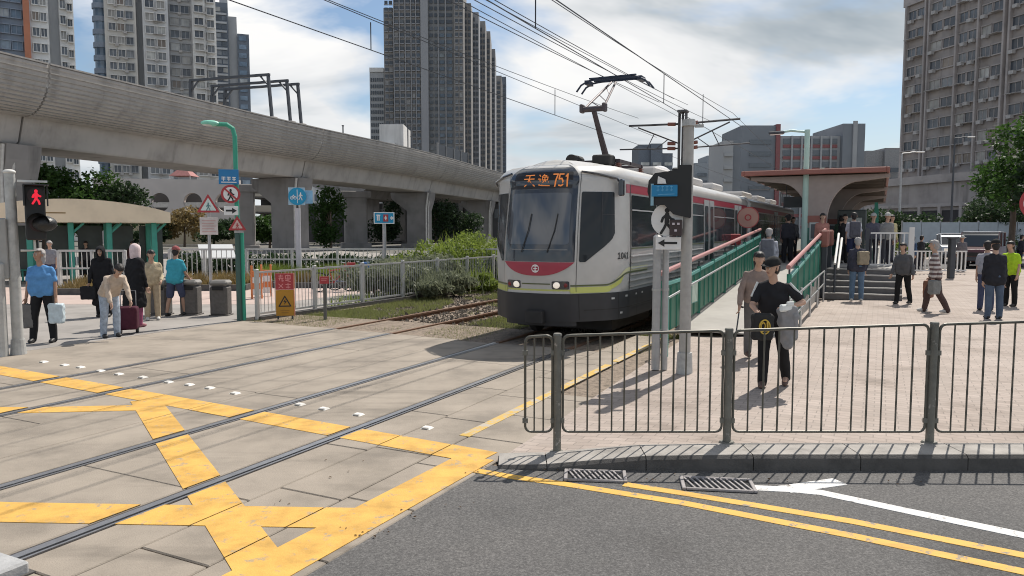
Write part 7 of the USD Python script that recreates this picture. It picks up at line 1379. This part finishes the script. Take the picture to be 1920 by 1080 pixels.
# people on the right
pz = 0.12
R1 = person('woman in a black shirt and black cap rummaging in her bag, nearest on the plaza', foot(1447, 726, pz), 205, 1.60, lean=14, head_pitch=4, head_turn=38, girth=0.84, shirt=cloth('black_shirt', (0.022, 0.022, 0.025)), pants=cloth('black3', (0.016, 0.016, 0.017)), hair='cap', hem_m=cloth('cap_black', (0.02, 0.02, 0.02)), detail=True, stripe=cloth('white_stripe', (0.6, 0.6, 0.58)), arms=[((0.35, 0.35, -1), (-0.45, 0.9, -0.35)), ((-0.75, 0.05, -0.75), (0.75, 0.85, -0.25))], legs=[((0.05, 0.10, -1), (0.02, 0.0, -1)), ((-0.08, -0.16, -1), (-0.08, -0.45, -1))], shoe=M('shoe_brown', (0.12, 0.075, 0.06), 0.6))
hb = bag('shoulder_bag', 'black bag with a yellow emblem held by the woman in the black cap', (R1.hands[0] * 0.75 + R1.hands[1] * 0.25) + [-0.06, -0.05, 0.02], 0.25, 0.12, 0.28, cloth('bag_black', (0.03, 0.03, 0.03)), 0.1); hb.add('emblem', upright(unary_union([affinity.scale(Point(0, -.15).buffer(.08).difference(Point(0, -.15).buffer(.066)), .85, 1.1), affinity.scale(Point(-.02, -.14).buffer(.04).difference(Point(-.02, -.14).buffer(.028)), .7, 1.2), LineString([(.03, -.09), (.035, -.19)]).buffer(.009), LineString([(-.045, -.2), (.045, -.19)]).buffer(.009)]), -0.073, -0.055), M('emblem_yellow', (0.5, 0.34, 0.05), .5))
pk = Thing('white_packet', 'white packet in the left hand of the woman in the black cap', 'packet', R1.hands[1] + [0.02, -0.03, 0.02], 0.5); pk.add('sleeve', cbox((0, 0, 0), (0.20, 0.05, 0.09), 0.02), M('packet_white', (0.62, 0.64, 0.62), .6)); pk.add('flap', cbox((0.05, -0.02, 0.05), (0.12, 0.02, 0.05), 0.008), M('packet_white', (0, 0, 0)))
gp_ = Thing('grey_jacket', 'grey jacket folded over the arm of the woman in the black cap', 'jacket', R1.hands[1] + [0.05, 0.02, -0.02]); q = fuse([m3.Manifold.batch_hull([sph((x, y, z), .05) for x, y, z in ((-.06, 0, 0), (.10, 0, .0), (.09, .04, -.26), (.03, .05, -.42), (-.03, .03, -.16))])], .03, 3); q.vertices += q.vertex_normals * ((meshkit.noise(q.vertices * 14, 5) - .5) * .05)[:, None]; gp_.add('fabric', q, cloth('grey_jacket', (0.24, 0.24, 0.245)), smooth=True); gp_.add('sleeve', fuse([limb((.09, 0, -.05), .045, (.12, .02, -.33), .03)], .04, 3), cloth('grey_jacket', (0, 0, 0)), smooth=True)
R2 = person('person in a brown top with a walking stick, behind the black cap', foot(1415, 668, pz), 185, 1.60, lean=8, head_pitch=8, shirt=cloth('brown_top', (0.24, 0.185, 0.16)), sleeve='long', pants=cloth('taupe', (0.13, 0.125, 0.12)), hair='bob', arms=[((0.35, 0.1, -1), (0.15, 0.35, -1)), ((-0.2, 0.2, -1), (0.4, 0.7, -0.5))], shoe=M('shoe_brown', (0, 0, 0)))
ws = Thing('walking_stick', 'thin dark walking stick of the person in the brown top', 'walking stick', (R2.hands[0][0], R2.hands[0][1], pz)); hz = R2.hands[0][2] - pz; ws.add('shaft', tube([(-0.12, -0.12, 0), (0, 0, hz - .02)], 0.011, 7), dark_m); ws.add('grip', tube([(0, 0, hz - .03), (0.0, 0.0, hz + .02), (0.03, 0.03, hz + .05), (0.08, 0.06, hz + .04)], 0.015, 7), HAIRB); ws.add('ferrule', cyl((-0.12, -0.12, 0), (-.117, -.117, .03), .016, n=8), HAIRB)
ur = 19.0; R3 = person('person in a checked shirt with a grey backpack walking up the ramp', T(ur, -2.45, rampz(ur)), 27, 1.62, lean=6, shirt=cloth('check_white', (0.42, 0.42, 0.46), var=0.5), sleeve='long', pants=cloth('black3', (0, 0, 0)), hair='short', hair_m=HAIRG, legs=[((0.06, 0.2, -1), (0.03, 0.0, -1)), ((-0.06, -0.1, -1), (-0.03, -0.3, -1))])
def backpack(label, who, rz, m, w=.3, h=.42):
    t = Thing('backpack', label, 'backpack', who.back, who.rz); q = fuse([m3.Manifold.batch_hull([sph((sx * (w / 2 - .05), y, z), .05) for sx in (-1, 1) for y in (-.09, 0.0) for z in (-h * .6, h * .36)])], .03, 4); t.add('pouch', q, m, smooth=True); t.add('pocket', fuse([m3.Manifold.batch_hull([sph((sx * (w / 2 - .08), -.13, z), .03) for sx in (-1, 1) for z in (-h * .5, -h * .1)])], .03, 3), m, smooth=True); t.add('strap', cat([tube([(sx * w * .3, .02, h * .3), (sx * w * .34, .12, h * .52), (sx * w * .36, .24, h * .45)], .016, 6) for sx in (-1, 1)]), m)
backpack('grey backpack on the person walking up the ramp', R3, 0, cloth('pack_grey', (0.15, 0.155, 0.18)))
R4 = person('person in a dark jacket and jeans stepping up the platform steps', T(22.35, -0.55, pz), 20, 1.72, lean=5, shirt=cloth('dark_jacket', (0.055, 0.055, 0.075)), sleeve='long', pants=cloth('jeans', (0.11, 0.17, 0.25)), hair='short', hair_m=HAIRG, girth=1.1, shoe=SHOE_W, hem=0.06)
bag('crossbody_bag', 'tan shoulder bag on the back of the person in jeans on the steps', R4.back + [0.12, -0.04, 0.12], 0.3, 0.14, 0.34, cloth('tan', (0.30, 0.25, 0.18)), 0.1)
R5 = person('person in a pale top and navy shorts on the platform top step', T(25.2, -0.75, PZ), 15, 1.66, lean=3, shirt=cloth('pale_top', (0.42, 0.42, 0.46)), pants=cloth('navy2', (0.03, 0.035, 0.08)), pants_len='shorts', hair='short', shoe=SHOE_W)
backpack('dark backpack of the person in navy shorts on the platform', R5, 0, cloth('pack_dark', (0.10, 0.10, 0.12)))
R6 = person('woman in a grey jacket, dark trousers and sunglasses walking beside the steps', foot(1692, 570, pz), 235, 1.60, lean=6, shirt=cloth('grey2', (0.10, 0.10, 0.105)), sleeve='long', pants=cloth('black3', (0, 0, 0)), hair='bob', hem=0.04, girth=1.1, arms=[((0.2, 0.15, -1), (0.05, 0.4, -1)), ((-0.3, -0.15, -1), (-0.15, 0.2, -1))], legs=[((0.05, 0.22, -1), (0.03, 0.02, -1)), ((-0.05, -0.12, -1), (-0.03, -0.3, -1))])
st_m = usdkit.material(stage, '/World/Looks/cloth_striped', {'tc': ('texture_coordinate', {}), 's': ('separate_xyz', {}), 'm': ('math', {'math_type': 'multiply', 'value2': 9.5}), 'f': ('math', {'math_type': 'fraction'}), 'r': ('rgb_ramp', {'ramp': [(0.0, (0.52, 0.47, 0.44)), (0.48, (0.52, 0.47, 0.44)), (0.52, (0.13, 0.085, 0.08)), (1, (0.13, 0.085, 0.08))]}), 'p': ('principled_bsdf', {'roughness': 0.9})}, [('tc.object', 's.vector'), ('s.z', 'm.value1'), ('m.value', 'f.value1'), ('f.value', 'r.fac'), ('r.color', 'p.base_color')], surface='p.BSDF'); MATS['cloth_striped'] = st_m
R7 = person('person in a brown and white striped sweater striding across the plaza with bags', foot(1752, 586, pz), 300, 1.72, lean=4, shirt=st_m, sleeve='long', pants=cloth('brown_trousers', (0.085, 0.055, 0.05)), hair='short', hair_m=HAIRG, girth=1.15, hem=0.05, shoe=SHOE_W, arms=[((0.2, 0.1, -1), (0.1, 0.25, -1)), ((-0.25, -0.1, -1), (-0.1, 0.2, -1))], legs=[((0.05, 0.42, -1), (0.03, 0.12, -1)), ((-0.05, -0.18, -1), (-0.03, -0.5, -1))])
bag('carrier_bag', 'brown shopping bag swinging in front of the striped sweater', R7.hands[0] + [0, 0, 0.02], 0.36, 0.14, 0.40, cloth('bag_brown', (0.24, 0.12, 0.08)), 0.7); bag('carrier_bag', 'grey bag carried behind the person in the striped sweater', R7.hands[1] + [0.06, 0, 0.05], 0.34, 0.14, 0.30, cloth('bag_grey2', (0.20, 0.20, 0.19)), 0.5)
R8 = person('person in a black jacket and jeans standing on the plaza at the right', foot(1862, 598, pz), 10, 1.70, lean=3, shirt=cloth('black4', (0.025, 0.025, 0.03)), sleeve='long', pants=cloth('jeans2', (0.085, 0.115, 0.165)), hair='cap', hem_m=cloth('cap_black', (0, 0, 0)), girth=1.1, hem=0.12)
R8b = person('person in a pale grey top standing just behind the black jacket', foot(1847, 582, pz), 20, 1.66, lean=3, shirt=cloth('pale_grey', (0.30, 0.30, 0.33)), sleeve='short', pants=cloth('navy', (0, 0, 0)), hair='short')
R9 = person('worker in a bright yellow green safety vest near the right edge', foot(1893, 574, pz), 250, 1.64, lean=5, shirt=cloth('hivis', (0.38, 0.58, 0.03)), sleeve='short', pants=cloth('black3', (0, 0, 0)), hair='short', girth=1.2, hem=0.04, arms=[((0.25, 0.2, -1), (0.05, 0.6, -0.8)), ((-0.25, 0.0, -1), (-0.05, 0.3, -1))])
for bi_, (lab, p_, hdg, c1_, c2_, hr_) in enumerate((('dark clothed person standing under the canopy left of the column', T(27.5, -2.9, PZ), 30, (0.05, 0.05, 0.06), (0.03, 0.03, 0.035), 'short'), ('person in a pinkish top on the platform behind the ramp walker', T(29.0, -3.1, PZ), 200, (0.30, 0.20, 0.20), (0.05, 0.05, 0.06), 'short'), ('person all in black under the canopy behind the pale top', T(28.0, -1.15, PZ), 170, (0.02, 0.02, 0.022), (0.02, 0.02, 0.02), 'bob'), ('person in a salmon top beside the canopy column', T(26.0, -1.72, PZ), 185, (0.36, 0.17, 0.14), (0.06, 0.06, 0.07), 'short'), ('person in a grey shirt leaning at the white platform fence', T(26.6, 0.15, PZ), 180, (0.20, 0.20, 0.20), (0.04, 0.04, 0.05), 'hat'), ('small dark figure crossing far behind by the parked car', np.array([X(1888, 40), 39.0, 0.13]), 100, (0.04, 0.04, 0.05), (0.03, 0.03, 0.04), 'short'), ('dark figure walking beside the maroon car', np.array([X(1725, 36), 36.0, 0.12]), 80, (0.05, 0.05, 0.055), (0.04, 0.04, 0.05), 'short'), ('figure in a grey coat waiting left of the parked car', np.array([X(1802, 35), 35.0, 0.12]), 190, (0.14, 0.13, 0.14), (0.03, 0.03, 0.03), 'hat'),
    ('person in a white T-shirt waiting deep under the canopy', T(31.5, -0.9, PZ), 160, (0.5, 0.5, 0.5), (0.05, 0.06, 0.09), 'short'), ('person in a maroon top standing left of the salmon top on the platform', T(27.2, -2.1, PZ), 200, (0.13, 0.04, 0.05), (0.04, 0.04, 0.05), 'bob'), ('person in dark green beside the white T-shirt under the canopy', T(30.5, -1.35, PZ), 20, (0.04, 0.07, 0.05), (0.03, 0.03, 0.035), 'short'), ('person in a cap just inside the canopy, right of the pale top', T(27.0, -0.25, PZ), 190, (0.10, 0.10, 0.13), (0.04, 0.04, 0.05), 'cap'),
    ('child sized figure in pale yellow behind the platform fence', T(29.5, 0.3, PZ), 170, (0.42, 0.38, 0.22), (0.06, 0.06, 0.08), 'bob'), ('person in a grey hoodie far along the platform edge', T(33.0, -3.3, PZ), 190, (0.17, 0.17, 0.18), (0.04, 0.04, 0.05), 'short'), ('person in a blue jacket walking far behind the grey jacket woman', np.array([X(1712, 33.5), 33.5, 0.12]), 260, (0.06, 0.10, 0.18), (0.03, 0.03, 0.04), 'short'))):
    person(lab, p_, hdg, 1.66, shirt=cloth('passer%d' % bi_, c1_), sleeve='long', pants=cloth('passer_legs%d' % bi_, c2_), hair=hr_, hem_m=cloth('hat_pale', (0.4, 0.4, 0.38)))
